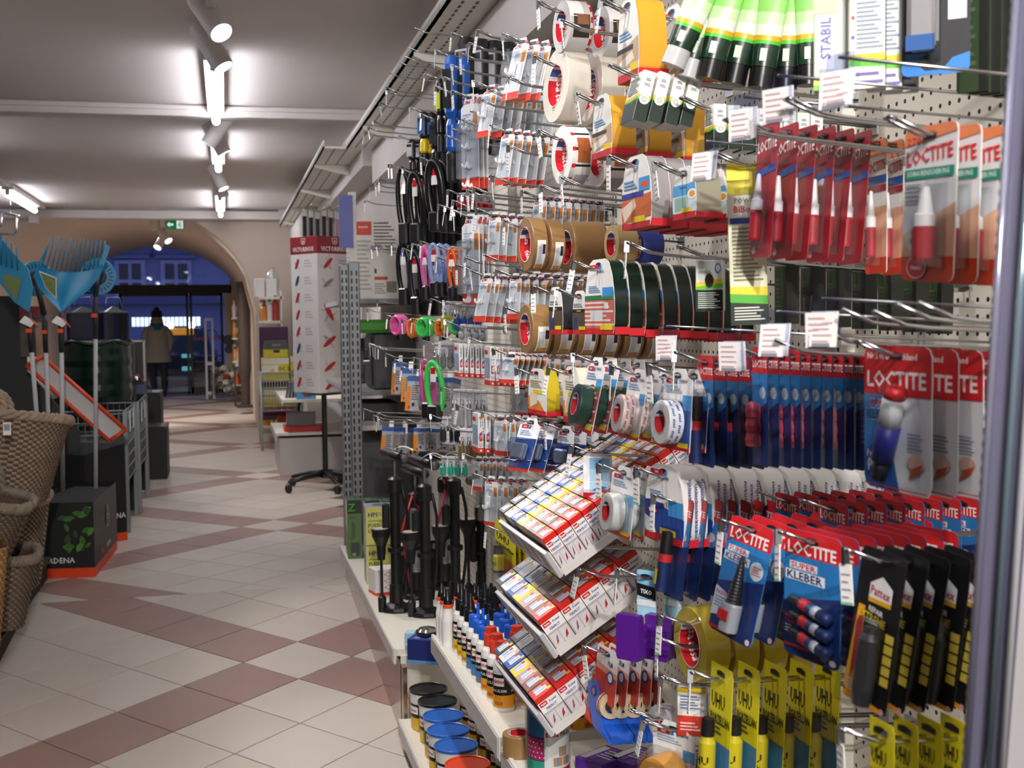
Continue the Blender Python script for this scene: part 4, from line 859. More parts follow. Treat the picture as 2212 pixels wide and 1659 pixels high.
S(k_tall, 1642, 750, 1008, 32, 11, 23, 'dark mini tube glue card with red top, in the shaded row', 'glue card', X=.70, tagk=0, hookdesc='shaded row of mini tube cards', minis=True)
S(k_pen, 1938, 748, 1064, 138, 4, 52, 'Super Kleber pen card with red top at the right', 'glue card', X=.70, psi=2, tagk=0, hookdesc='Super Kleber pen cards')
S(k_tall, 1476, 1074, 1290, 46, 9, 30, 'dark blue glue tube card, left of the precision cards', 'glue card', X=.70, pitch=-.14, hookdesc='dark blue glue tube cards')
S(k_prec, 1628, 1128, 1385, 92, 9, 44, 'precision superglue card with ribbed black nozzle', 'glue card', X=.68, psi=10, pitch=-.2, roll=.08, hookdesc='precision superglue cards', tilt=2)
S(k_trio, 1756, 1152, 1432, 118, 8, 36, 'Super Kleber mini trio card with three small tubes', 'glue card', X=.68, psi=10, pitch=-.02, hookdesc='mini trio superglue cards', tilt=2)
S(k_trio, 1800, 1085, 1300, 60, 8, 40, 'red-topped superglue card packed behind the mini trio cards', 'glue card', X=.80, psi=4, tagk=0, hookdesc='packed red-topped cards behind', tilt=1)
S(k_prec, 1700, 1068, 1260, 50, 10, 40, 'red-topped superglue card in the rearmost packed row', 'glue card', X=.84, psi=4, tagk=0, hookdesc='rearmost packed red-topped cards', tilt=1)
S(k_pattex, 1912, 1192, 1532, 92, 5, 44, 'black and yellow repair glue card with white house logo', 'glue card', X=.68, psi=6, pitch=-.12, roll=.06, hookdesc='black and yellow repair glue cards')
S(k_uhu, 1560, 1440, 1700, 46, 5, 58, 'yellow porcelain glue card with tube, lower right', 'glue card', X=.68, psi=4, pitch=-.05, hookdesc='yellow porcelain glue cards')
S(k_uhu, 1905, 1558, 1830, 50, 4, 50, 'yellow plastic glue card cut by the bottom edge', 'glue card', X=.66, psi=4, word='WEICH', hookdesc='yellow plastic glue cards at the bottom')
# wide label pockets and bare hooks in front of the glues
for j, (px, py, X, nm) in enumerate(((1680, 172, .62, 'under the green tubes'), (1606, 218, .62, 'left of the upper red cards'), (1812, 134, .62, 'under the STABIL carton'), (1526, 314, .63, 'above the tall yellow carton'), (1776, 655, .62, 'below the red cards, right one'),
                                (1678, 683, .63, 'below the red cards, left one'), (1580, 722, .64, 'above the glue sticks'), (1440, 712, .66, 'above the blue and white tape'))):
    P = atX(px, py, X); t = thing('label_rail', f'wire label holder with pink price slip {nm}', 'label holder', P, (0, 0, math.radians(-90)), 'wire label holders in front of the glues')
    q = G(); q.tube([(0, 0, .005), (0, PEGX - P.x, -.02)], .002, CHROME); q.build('wire', t)
    put('price_tag', tag_mesh(2), t, (0, -.002, 0), (random.uniform(-.2, .1), 0, .55)); put('price_tag', tag_mesh(2), t, (.003, .004, .001), (random.uniform(-.2, .1), 0, .5))
for j, (px, py) in enumerate(((1895, 700), (1966, 706), (2018, 692), (2068, 690), (1845, 742), (1742, 762))):
    hook(atX(px, py, .66), math.radians(-90), f'bare thick chrome hook at the right, {ORD[j] if j else "first"} by height', 0, False, 3)
hook(atX(1780, 250, .66), math.radians(-90), 'double-wire chrome hook above the 2701 cards', 0, True, 5); hook(atX(1640, 290, .66), math.radians(-90), 'double-wire chrome hook above the red cards', 0, True, 5)
# clear plastic edge strip standing at the right edge of the frame
t = thing('edge_strip', 'tall clear plastic edge strip leaning at the right frame edge', 'display edge', atX(2105, 1659, .60))
A = atX(2093, 1659, .6) - t.location; B = atX(2205, -40, .6) - t.location
q = G(); PLM = mat('#6c6a86', .15, 0, 'frost')
wv = Vector((.008, -.036, 0)); q.prism([A, A + wv, B + wv, B], (.004, .001, 0), mat('#7d7b92', .15)); q.build('strip', t)
q = G(); n = 60
for i in range(n): 
    c = A + (B - A) * (i / n) - Vector((.0, -.004, 0)); q.lathe([(0, -.004), (.004, -.003), (.0045, 0), (.004, .003), (0, .004)], mat('#9a9aa6', .1, .6), 6, 'z', c)
stuffit(q.build('saw_edge', t))
for u, m_ in ((.0, '#8f8fa4'), (.62, '#7a8c98'), (1.0, '#d4d2da')):
    q = G(); q.tube([A + wv * u - Vector((.003, 0, 0)), B + wv * u - Vector((.003, 0, 0))], .003, mat(m_, .15, .4)); q.build('rib', t)
q = G(); q.prism([A + wv * 1.05, A + wv * 1.05 + Vector((.02, -.1, 0)), B + wv * 1.2 + Vector((.02, -.1, 0)), B + wv * 1.2], (.01, .002, 0), mat('#dcd8dc', .6)); q.build('white_side', t)
# ================================================================== GOODS: TAPES
BR = '#977349'
S(k_tbox, 1300, 205, 338, 42, 3, 78, 'golden double-sided tape in printed wrapper, lower golden row', 'tape', psi=5, X=.68, d=.05, col='#e8ab36', style='wood', hookdesc='lower golden double-sided tapes')
S(k_tbox, 1356, -2, 172, 46, 2, 96, 'golden double-sided tape in printed wrapper, upper golden row', 'tape', psi=5, X=.68, d=.055, col='#e8ab36', style='wood', hookdesc='upper golden double-sided tapes')
S(k_roll, 1203, 105, 264, 0, 2, 74, 'wide white duct tape roll', 'tape', psi=5, X=.68, wd=.05, col='#d2cbc1', inner=.58, hookdesc='wide white duct tape rolls', rough=.5, pitch=-.06)
S(k_roll, 1212, 272, 398, 0, 2, 78, 'printed duct tape roll with brick picture under the white rolls', 'tape', psi=5, X=.68, wd=.045, col='#e6e2de', inner=.6, label='universal', hookdesc='printed duct tape rolls')
S(k_roll, 1212, 2, 112, 0, 2, 84, 'silver printed tape roll at the top edge', 'tape', psi=5, X=.68, wd=.05, col='#c9c7c8', inner=.64, label='photo', hookdesc='silver printed tape rolls')
S(k_tbox, 1374, 336, 492, 64, 5, 40, 'grey anti-slip tape in white printed wrapper', 'tape', psi=5, X=.68, d=.036, col='#9a9395', style='terra', rough=.7, hookdesc='grey anti-slip tapes')
S(k_tbox, 1478, 360, 472, 50, 2, 66, 'clear tape in blue Transparent wrapper', 'tape', psi=5, X=.69, d=.045, col='#98917e', style='clear', rough=.2, hookdesc='clear tapes in blue wrappers')
S(k_roll, 1134, 470, 586, 0, 2, 38, 'brown packing tape roll, upper row', 'tape', psi=5, X=.68, wd=.034, col=BR, inner=.66, label='paper', hookdesc='upper brown packing tapes')
S(k_roll, 1222, 478, 590, 0, 1, 38, 'extra wide brown packing tape roll with blue mark', 'tape', psi=5, Y=atX(1134, 470, .68).y, wd=.085, col=BR, inner=.66, hk=False)
S(k_roll, 1320, 486, 568, 0, 2, 56, 'beige packing tape roll behind the wide brown roll', 'tape', psi=5, Y=atX(1134, 470, .68).y - .1, wd=.05, col='#c4a877', inner=.66, hk=False, kw2={1: dict(col='#2a3f9a')})
S(k_roll, 1134, 658, 764, 0, 6, 50, 'brown packing tape roll, lower row', 'tape', psi=5, X=.68, wd=.048, col=BR, inner=.66, label='paper', hookdesc='lower brown packing tapes')
S(k_tbox, 1294, 560, 722, 64, 9, 34, 'dark green outdoor mounting tape in brick-printed wrapper', 'tape', psi=5, X=.68, d=.03, col='#12261d', style='brick', rough=.22, hookdesc='dark green outdoor mounting tapes')
S(k_tbox, 1200, 620, 722, 30, 1, 30, 'small black tape in yellow-lettered wrapper, left of the pair', 'tape', psi=5, X=.69, d=.035, col='#2b2b2d', style='black', hookdesc='left small black tape')
S(k_tbox, 1252, 628, 722, 32, 1, 30, 'small black tape in yellow-lettered wrapper, right of the pair', 'tape', psi=5, X=.69, d=.035, col='#2b2b2d', style='black', hookdesc='right small black tape')
S(k_tbox, 1160, 796, 896, 40, 2, 44, 'yellow tape in orange-printed wrapper', 'tape', psi=5, X=.69, d=.034, col='#c6ae1e', style='yellow', hookdesc='yellow tapes')
S(k_tbox, 1234, 792, 914, 36, 2, 34, 'cream painter tape in pale wrapper beside the yellow tapes', 'tape', psi=5, X=.69, d=.03, col='#e6dcc4', style='yellow', hookdesc='cream painter tapes')
S(k_rbl, 1292, 772, 936, 38, 4, 30, 'green tape roll in clear blister, three-in-a-row set', 'tape', X=.68, pitch=-.22, col='#1d3f33', style='brick', hookdesc='green tape blisters')
S(k_rbl, 1382, 798, 950, 42, 3, 28, 'pinkish white tape roll in clear blister', 'tape', X=.68, pitch=-.18, col='#e2d2cc', style='pink', hookdesc='pinkish white tape blisters')
S(k_rbl, 1466, 796, 972, 62, 2, 36, 'white spotted tape roll on blue card', 'tape', X=.67, psi=6, pitch=-.06, col='#efedf0', style='blue', hookdesc='white tapes on blue cards')
S(k_rbl, 1350, 1008, 1158, 52, 3, 30, 'white mounting tape roll in clear blister above the trays', 'tape', X=.68, psi=4, pitch=-.12, col='#e6e6e2', style='film', hookdesc='white mounting tape blisters')
S(k_tbox, 1434, 1004, 1172, 84, 8, 60, 'white mounting tape in oval blue bathroom wrapper', 'tape', X=.68, psi=8, d=.045, col='#e9e6e6', style='blue', rough=.5, hookdesc='white mounting tapes in blue wrappers')
S(k_carton, 1288, 985, 1076, 58, 1, 0, 'white carton with three pale blue instruction pictures', 'carton', X=.68, psi=58, style='bluecard', d=.02, tagk=1)
S(k_roll, 1490, 1312, 1474, 0, 4, 62, 'yellowish film tape roll right of the purple dispensers', 'tape', psi=5, X=.68, wd=.04, col='#bda638', inner=.62, rough=.15, hookdesc='yellowish film tape rolls')
S(k_disp, 1396, 1232, 1412, 50, 2, 58, 'purple tape dispenser with pale blue TIXO card', 'tape dispenser', X=.66, psi=38, hookdesc='purple tape dispensers')
S(k_film, 1314, 1400, 1590, 44, 5, 25, 'blue film tape dispenser on red and white card', 'tape dispenser', X=.68, psi=6, pitch=-.1, hookdesc='blue film tape dispensers')
S(k_film, 1296, 1420, 1560, 44, 1, 25, 'red film tape dispenser beside the blue ones', 'tape dispenser', X=.69, psi=6, pitch=-.2, hk=False, col='#d8321e')
S(k_roll, 1424, 1524, 1602, 0, 1, 40, 'clear tape roll with white core beside the blue dispensers', 'tape', X=.67, wd=.022, col='#c9c6cc', inner=.4, rough=.1, tagk=0, psi=20)
S(k_carton, 1494, 1486, 1592, 62, 1, 0, 'white and red mounting pad carton right of the blue dispensers', 'carton', X=.68, psi=62, style='tesa20', d=.03)
S(k_rbl, 1455, 1560, 1720, 90, 1, 0, 'orange and clear tape dispenser pack at the bottom edge', 'tape', X=.66, psi=30, col='#d99a4a', style='pink', d=.05, hk=True, tagk=1)
# bare double hooks among the tapes
for j, (px, py, nm) in enumerate(((1262, 66, 'between silver rolls and golden tapes'), (1140, 185, 'left of the wide white roll'), (1140, 332, 'left of the printed roll'), (1103, 396, 'above the brown tapes'), (1290, 1182, 'left of the dark blue glue cards'),
                              (1262, 404, 'under the printed roll'), (1412, 548, 'above the green mounting tapes'), (1480, 1398, 'below the precision cards'), (1300, 1245, 'above the purple dispensers'), (1215, 420, 'above the wide brown roll'))):
    hook(atX(px, py, .68), math.radians(-90), f'double-wire chrome hook {nm}', 1, True, 5)
# ================================================================== GOODS: ADHESIVE HOOKS BAY
S(k_hook, 1013, 203, 408, 38, 3, 12, 'long adhesive card with four white hooks, upper one', 'hook card', X=.70, n_=4) if False else None
def HK(cx, top, bot, wp, n, dp, desc, pitch=-.2, X=.70, nh=1, col='#f4f4f6', red=.12, d=.03, tagk=1, psi=28, hk=True): return S(lambda w, h, **k: k_hook(w, h, n=nh, col=col, red=red, d=d), cx, top, bot, wp, n, dp, desc, 'hook card', X=X, pitch=pitch, tagk=tagk, psi=psi, hookdesc=desc, hk=hk)
HK(1014, 203, 407, 38, 3, 10, 'long card with four white adhesive hooks, upper long one', 0, nh=4)
HK(1016, 462, 657, 38, 4, 10, 'long card with four silver adhesive hooks, lower long one', 0, nh=4, col='#c4c6cb')
HK(1130, 82, 225, 34, 3, 24, 'clear blister with white wall hook, topmost hook row', -.3)
HK(1062, 183, 300, 30, 4, 20, 'clear blister with white wall hook, second hook row', -.22)
HK(1100, 278, 402, 30, 5, 19, 'clear blister with white wall hook, third hook row', -.2)
HK(1108, 190, 300, 30, 5, 20, 'clear blister with white wall hook, behind the second row', -.15, X=.8)
HK(1070, 458, 564, 26, 6, 18, 'clear blister with silver wall hook, fourth hook row', -.1, col='#c4c6cb')
HK(1168, 420, 545, 30, 8, 18, 'clear blister with wall hook, behind the upper brown tapes', -.1, X=.78)
HK(1054, 590, 698, 26, 6, 17, 'clear blister with wall hook, fifth hook row', -.25)
HK(1160, 586, 680, 30, 6, 22, 'clear blister with silver holder, above the lower brown tapes', -.2, X=.76, col='#b9bcc2')
HK(1115, 590, 690, 26, 4, 18, 'clear blister with white double hook, right in the fifth row', -.1)
S(k_strip, 986, 742, 814, 10, 5, 12, 'narrow POWERBOND strip carton, left set', 'carton', X=.70, d=.013, hookdesc='left set of narrow strip cartons')
S(k_strip, 1052, 748, 832, 12, 6, 13, 'narrow Powerstrips carton with orange mark, right set', 'carton', X=.70, d=.013, word='Powerstrips', orange=True, hookdesc='right set of narrow strip cartons')
S(k_strip, 1026, 892, 976, 12, 4, 17, 'narrow Powerstrips carton, lower set', 'carton', X=.70, d=.016, word='Powerstrips', orange=True, hookdesc='lower set of narrow strip cartons')
HK(1108, 760, 830, 34, 6, 12, 'card with round white hooks beside the strip cartons', -.3, col='#f0f0f2')
HK(1082, 895, 985, 26, 5, 18, 'card with white hook row under the strip cartons', 0, col='#f2f2f4')
HK(1175, 760, 880, 30, 8, 22, 'dim clear hook blister behind the yellow tapes', -.1, X=.85, tagk=0)
HK(1130, 830, 900, 26, 5, 16, 'dim clear hook blister above the blue shelf packs', -.1, X=.82, tagk=0)
S(k_blue, 1150, 903, 1022, 44, 3, 34, 'blue blister with silver bathroom holder, left pack', 'bath pack', X=.68, psi=22, pitch=-.35, hookdesc='left blue bathroom packs')
S(k_blue, 1224, 920, 1020, 36, 3, 26, 'blue blister with silver bathroom holder, right pack', 'bath pack', X=.74, psi=22, pitch=-.1, hookdesc='right blue bathroom packs')
HK(1062, 1028, 1136, 28, 4, 22, 'white picture hook card left of the trays', -.05, red=.08, col='#f0f0f0')
HK(1035, 985, 1060, 22, 6, 14, 'dark clear blister under the strip cartons', -.1, X=.76, col='#8a7a58')
S(k_uhu, 1090, 1132, 1246, 44, 3, 10, 'yellow adhesive pad card lettered patafix beside the trays', 'glue card', X=.70, word='patafix', low='#e87a3a', hookdesc='yellow adhesive pad cards')
for j, (px, py) in enumerate(((1069, 82), (1050, 109), (1029, 130), (1010, 156), (992, 181), (972, 200), (1099, 212), (1076, 231), (1053, 255), (1033, 273), (1012, 293), (995, 306), (1045, 425), (1060, 420), (1033, 437), (1012, 447), (994, 460), (978, 455), (1040, 570), (1020, 585), (1082, 565))):
    hook(atX(px, py, .70), math.radians(-90), f'bare double-wire hook in the hook bay, {ORD[j % 16] if j else "topmost"} of the {"upper" if j < 6 else "middle" if j < 12 else "lower"} bare ones', 1 if j < 6 or j > 11 else 0, True, 5)
# ================================================================== GOODS: LOCKS AND TOOLS BAY (farthest)
BLK = mat('#141416', .35)
@K('cable_lock')
def k_loop(w, h, col='#141416', r=.011, box='#1a1a1e', plate=''):
    g = G(); m = mat(col, .3); R = w * .5
    pts = [(R * math.sin(t), .012 * math.cos(t), -h * .45 - h * .42 * math.cos(t)) for t in [2 * PI * i / 20 for i in range(20)]]
    g.tube([(p[0], p[1], p[2]) for p in pts], r, m, 7, True)
    b = G(); b.box(-w * .36, w * .36, -.02, .02, -h, -h * .72, mat(box, .35), .006); b.lathe([(0, -.02), (w * .2, -.019), (w * .22, 0)], mat('#2a2c30', .3, .5), 12, 'y', (0, 0, -h * .9))
    c = G(); c.box(-.012, .012, -.009, -.008, -h * .35, -h * .1, PAPER); c.box(-.010, .010, -.0095, -.009, -h * .22, -h * .12, mat(plate or TESA_R))
    return dict(parts=[('cable', g), ('lock_body', b), ('header_card', c)], d=.03, hz=.012)
@K('spiral_cable_lock')
def k_coil(w, h, col='#e35aa8'):
    g = G(); m = mat(col, .3); pts = []
    for i in range(64):
        t = 2 * PI * i / 10; pts.append((w * .45 * math.sin(t), -.03 + .06 * i / 64, -h * .4 + h * .36 * math.cos(t)))
    g.tube(pts, .006, m, 6); b = G(); b.box(-w * .2, w * .2, -.012, .012, -h, -h * .72, BLK, .004)
    return dict(parts=[('coil', g), ('lock_body', b)], d=.07, hz=.02)
@K('hanging_tool')
def k_tool(w, h, head='#16161a', grip='#17171a', band='#d8d41e'):
    g = G(); r = w * .5
    g.lathe([(0, 0), (r * .7, -.004), (r, -h * .08), (r * .95, -h * .45), (r * .55, -h * .5)], mat(head, .4), 12); g.lathe([(r * .55, -h * .5), (r * .8, -h * .55), (r * .85, -h * .72), (r * .6, -h * .75)], mat(grip, .3), 12); g.lathe([(r * .6, -h * .75), (r * .85, -h * .77), (r * .8, -h * .98), (0, -h)], mat('#131316', .5), 12)
    c = G(); c.box(-r * .7, r * .7, -r - .003, -r - .002, -h * .42, -h * .12, mat(band)); c.box(-r * .6, r * .6, -r - .004, -r - .003, -h * .2, -h * .14, BLACK)
    return dict(parts=[('tool', g), ('sleeve', c)], d=w, hz=.006)
@K('bicycle_light_pack')
def k_lamp(w, h, d=.05):
    g = boxg(w, h, d, {'front': [('r', 0, .85, 1, 1, '#3f66b0'), ('r', .0, 0, .35, .7, '#e08a2c'), ('l', .4, .3, .95, .75, 7, '#6a6a74'), ('e', .6, .18, .12, .06, '#3a3a44'), ('e', .3, .1, .1, .05, '#d0402c')], 'right': [('r', 0, .85, 1, 1, '#3f66b0'), ('l', .1, .3, .9, .75, 8, '#77777f'), ('e', .7, .15, .2, .06, '#2a2a34'), ('e', .7, .3, .2, .06, '#2a2a34'), ('e', .25, .1, .15, .05, '#d0402c')]}, body='#b4b6bb')
    g.box(-w * .2, w * .2, d * .45, d * .48, 0, .03, PAPER)
    return dict(parts=[('carton', g)], d=d, hz=-.02)
@K('key_fob_set')
def k_misc(w, h, col='#8a8a90'):
    g = G(); g.box(-w * .4, w * .4, 0, .004, -h, 0, mat('#d5d5da'), .002); m = mat(col, .3, .3)
    g.box(-w * .3, w * .3, -.02, 0, -h * .9, -h * .45, m, .006); g.tube([(-w * .2, -.01, -h * .45), (-w * .18, -.01, -h * .25), (w * .18, -.01, -h * .25), (w * .2, -.01, -h * .45)], .003, CHROME)
    return dict(parts=[('padlock_card', g)], d=.02, hz=.01, name='padlock_card')
XL = .72
S(k_misc, 1000, 416, 452, 34, 4, 18, 'red plastic clip holder under the blue tools', 'clip', X=.76, psi=45, col='#c8202c', hookdesc='red plastic clip holders')
S(k_tool, 974, 118, 395, 26, 2, 26, 'long blue handled tool with black printed sleeve', 'tool', X=XL, psi=45, head='#1d5ab8', grip='#1d5ab8', band='#15161a', hookdesc='long blue handled tools')
S(k_tool, 1008, 80, 330, 36, 4, 30, 'black boxed tool with grey label, topmost row', 'tool', X=.78, psi=45, head='#1a1a1d', grip='#4a2a6a', band='#b4b4b8', hookdesc='black boxed tools of the top row')
S(k_tool, 950, 168, 330, 14, 3, 14, 'thin black tool with yellow sleeve', 'tool', X=XL, psi=45, band='#c9d028', hookdesc='thin black tools')
S(k_tool, 915, 240, 360, 18, 4, 16, 'black and yellow handled tool near the top', 'tool', X=XL, psi=45, grip='#e0c020', band='#3a66b0', hookdesc='black and yellow tools')
S(k_tool, 890, 300, 392, 16, 3, 16, 'short black tool in clear pack at the left', 'tool', X=XL, psi=45, band='#c8c8cc', hookdesc='short black tools')
S(k_tool, 940, 255, 390, 18, 4, 15, 'black handled tool hanging beside the thin ones', 'tool', X=.75, psi=45, band='#26262a', hookdesc='black handled tools')
S(k_loop, 872, 360, 528, 26, 2, 16, 'black cable lock with white cap, first of the loops', 'bicycle lock', X=XL, psi=45, box='#1b1b1f', plate='#d8d8dc', hookdesc='black cable locks with white cap')
S(k_loop, 898, 370, 525, 28, 8, 16, 'black cable lock in the upper lock row', 'bicycle lock', X=XL, psi=45, hookdesc='upper row of black cable locks')
S(k_loop, 940, 345, 500, 30, 6, 18, 'thick black cable lock under the tools', 'bicycle lock', X=XL, psi=45, r=.015, hookdesc='thick black cable locks')
S(k_loop, 872, 525, 660, 24, 3, 22, 'black cable lock with blue band, lower row', 'bicycle lock', X=XL, psi=45, plate='#2a5ab8', hookdesc='lower black cable locks')
S(k_loop, 898, 540, 680, 24, 3, 20, 'black folding lock with grey label, lower row', 'bicycle lock', X=XL, psi=45, col='#1f2330', hookdesc='lower black folding locks')
S(k_loop, 920, 530, 650, 16, 2, 40, 'pink ring lock among the black locks', 'bicycle lock', X=XL, psi=45, col='#e066b0', r=.008, hookdesc='pink ring locks')
S(k_loop, 940, 525, 640, 22, 3, 14, 'pale blue ring lock among the black locks', 'bicycle lock', X=XL, psi=45, col='#8fa6dc', r=.008, hookdesc='pale blue ring locks')
S(k_loop, 978, 535, 650, 18, 3, 12, 'orange ring lock left of the long hook cards', 'bicycle lock', X=XL, psi=45, col='#e2662a', r=.006, hookdesc='orange ring locks')
S(k_coil, 862, 680, 735, 26, 1, 10, 'pink spiral cable lock', 'bicycle lock', X=XL, psi=45, col='#e35aa8')
S(k_coil, 896, 688, 740, 20, 1, 10, 'orange spiral cable lock', 'bicycle lock', X=XL, psi=45, col='#e8742a')
S(k_coil, 920, 686, 738, 28, 1, 10, 'green spiral cable lock between orange and white tags', 'bicycle lock', X=XL, psi=45, col='#3fd05a')
S(k_coil, 958, 690, 735, 24, 1, 10, 'second orange spiral cable lock', 'bicycle lock', X=.78, psi=45, col='#e8742a')
S(k_coil, 992, 690, 730, 24, 1, 10, 'second green spiral cable lock', 'bicycle lock', X=.78, psi=45, col='#3fd05a')
S(k_loop, 923, 775, 905, 26, 1, 10, 'large pink ring lock below the spiral locks', 'bicycle lock', X=XL, psi=45, col='#d05aa0', r=.010)
S(k_loop, 938, 778, 912, 34, 1, 10, 'large green ring lock below the spiral locks', 'bicycle lock', X=XL, psi=45, col='#48d05c', r=.010)
S(k_lamp, 858, 782, 852, 20, 1, 14, 'small orange and grey light pack, leftmost of the upper ones', 'light pack', X=XL, psi=45, d=.05, pitch=-.1)
S(k_lamp, 880, 796, 868, 22, 1, 14, 'orange and grey light pack between two others', 'light pack', X=XL, psi=45, d=.05, pitch=-.1)
S(k_lamp, 896, 812, 888, 28, 3, 34, 'large orange and grey bicycle light pack', 'light pack', X=XL, psi=45, d=.06, pitch=-.2, hookdesc='large bicycle light packs')
S(k_lamp, 838, 922, 985, 24, 3, 30, 'grey light pack in the bottom row', 'light pack', X=XL, psi=45, d=.055, pitch=-.15, hookdesc='grey light packs of the bottom row')
S(k_lamp, 905, 925, 975, 24, 3, 26, 'grey light pack in the bottom row, right part', 'light pack', X=.76, psi=45, d=.05, hookdesc='right grey light packs of the bottom row')
for cx, top, bot, n, col, nm in ((962, 650, 720, 5, '#c9c23a', 'yellow'), (990, 655, 720, 4, '#3a56a8', 'blue'), (1000, 700, 735, 4, '#b0b2b8', 'silver'), (945, 740, 800, 5, '#7f8086', 'grey'), (985, 840, 930, 5, '#a8a8ac', 'pale grey'), (1000, 925, 1000, 5, '#7c6a4a', 'brown'), (960, 900, 960, 5, '#33363c', 'charcoal'), (975, 560, 640, 5, '#5a5c66', 'slate'), (960, 985, 1030, 4, '#38b8a0', 'turquoise')):
    S(k_misc, cx, top, bot, 18, n, 15, f'{nm} padlock card in the lock bay', 'padlock', X=.75, psi=45, col=col, hookdesc=f'{nm} padlock cards')
for j, (px, py) in enumerate(((921, 71), (907, 113), (899, 132), (881, 142), (863, 167), (855, 197), (859, 206), (845, 232), (828, 271), (817, 284), (807, 293), (864, 364), (842, 396), (834, 405), (820, 414), (810, 441), (825, 540), (835, 535), (828, 545), (815, 675), (838, 655), (820, 750), (826, 752), (832, 756), (840, 756), (806, 890), (829, 905), (838, 900))):
    hook(atX(px, py, .70), math.radians(-90), f'bare long hook in the lock bay, {ORD[j % 16] if j else "topmost"} of the {"upper" if j < 16 else "lower"} ones', 1 if j > 5 else 0, j > 5, 4)
# ================================================================== TRAYS OF ADHESIVE STRIP BOXES
TC = [('black', '#1b1b1e'), ('white', '#e9e9ea'), ('blue', '#1f55b4'), ('yellow', '#ecd51c'), ('rose', '#c39a92'), ('brown', '#8d5a4e'), ('red', '#d8261f')]
TRM = mat('#d9d5d2', .4); TLM = mat('#b6b3ba', .35)
BXM = {}
def strip_box(col, bx=.0455):
    if (col, bx) not in BXM:
        by, bz = .050, .072; g = G(); g.box(0, bx, 0, by, 0, bz, mat(col, .35), .0008)
        # top: white label with blue word and yellow corner
        def top(x, z, e): return (bx / 2 + x, by + z, bz + e)
        decals(g, [('r', .2, .22, .8, .84, '#eceaea'), ('r', .2, .62, .6, .85, '#9db4d8'), ('r', .2, .35, .75, .5, '#b9c6de'), ('r', .62, .62, .8, .85, TESA_R), ('r', .76, .05, .95, .3, '#eccd1c')], bx, by, top)
        def near(x, z, e): return (bx / 2 + x, -e, bz + z)
        decals(g, [('r', 0, .0, 1, .52, '#b8b4ba'), ('r', 0, .52, 1, .84, '#efeced'), ('r', .06, .70, .42, .82, TESA_R), ('t', 'tesa', .24, .76, .06, '#ffffff'), ('t', 'Power', .7, .74, .08, '#24408c', .5, .06, .8), ('t', 'PERFECT', .5, .6, .075, '#24408c', .5, 0, .85), ('r', .06, .06, .48, .46, '#d6d2d6'), ('r', .52, .06, .95, .46, '#d6d2d6'), ('p', [(.15, .12), (.3, .2), (.38, .4), (.26, .3)], '#b02a2a'), ('p', [(.62, .14), (.8, .2), (.86, .38), (.72, .28)], '#b02a2a'), ('e', .28, .26, .04, .05, '#77747c')], bx, bz, near)
        g2 = G(); g2.box(.004, bx - .004, -.0006, -.0002, .002, bz * .55, CLEAR)
        BXM[col, bx] = (g.mesh('carton'),)
    return BXM[col, bx]
def tray(cpx, cpy, nrow, label, nm, X=.60, ang=33, ny=7, bx=.047):
    C = atX(cpx, cpy, X); t = thing('display_tray', label, 'tray', C, (0, math.radians(-ang), 0), 'sloping display trays')
    by = .0535; Lx = nrow * bx + .02; Ly = ny * by + .012
    q = G(); q.box(0, Lx, 0, Ly, -.004, 0, TRM); q.box(-.003, 0, 0, Ly, -.004, .045, TRM); q.box(0, Lx, -.002, 0, -.008, .008, TRM); q.box(0, Lx, Ly, Ly + .002, -.004, .03, TRM); q.build('tray_body', t)
    q = G(); q.box(-.012, -.003, -.002, Ly + .002, -.006, .05, TLM, .001); q.build('label_front', t)
    q = G()
    for i in range(5): q.box(-.0126, -.012, .03 + i * .075, .06 + i * .075, .006, .044, mat('#c6c3c8', .5)); [q.box(-.0129, -.0126, .034 + i * .075, .055 + i * .075, .01 + k * .007, .0125 + k * .007, mat('#a39fa8')) for k in range(5)]
    q.build('price_labels', t)
    R = Matrix.Rotation(math.radians(-ang), 4, 'Y')
    for r in range(nrow):
        for c in range(ny):
            nmc, col = TC[ny - 1 - c]
            if nrow > 5 and r == 0 and c in (1,): pass
            p = C + R @ Vector((.002 + r * bx, .006 + c * by, .0005 + random.uniform(0, .002)))
            b = thing('adhesive_strip_box', f'{nmc} adhesive strip box, {ORD[r] if r else "lowest"} of its column in the {nm} tray', 'box', p, (0, math.radians(-ang), 0), f'adhesive strip boxes in the {nm} tray')
            put('carton', strip_box(col, bx - .0015)[0], b)
    return t
tray(1216, 1236, 11, 'top sloping tray of colourful adhesive strip boxes', 'top', bx=.030)
tray(1205, 1410, 5, 'middle sloping tray of colourful adhesive strip boxes', 'middle')
tray(1197, 1580, 5, 'bottom sloping tray of colourful adhesive strip boxes', 'bottom')
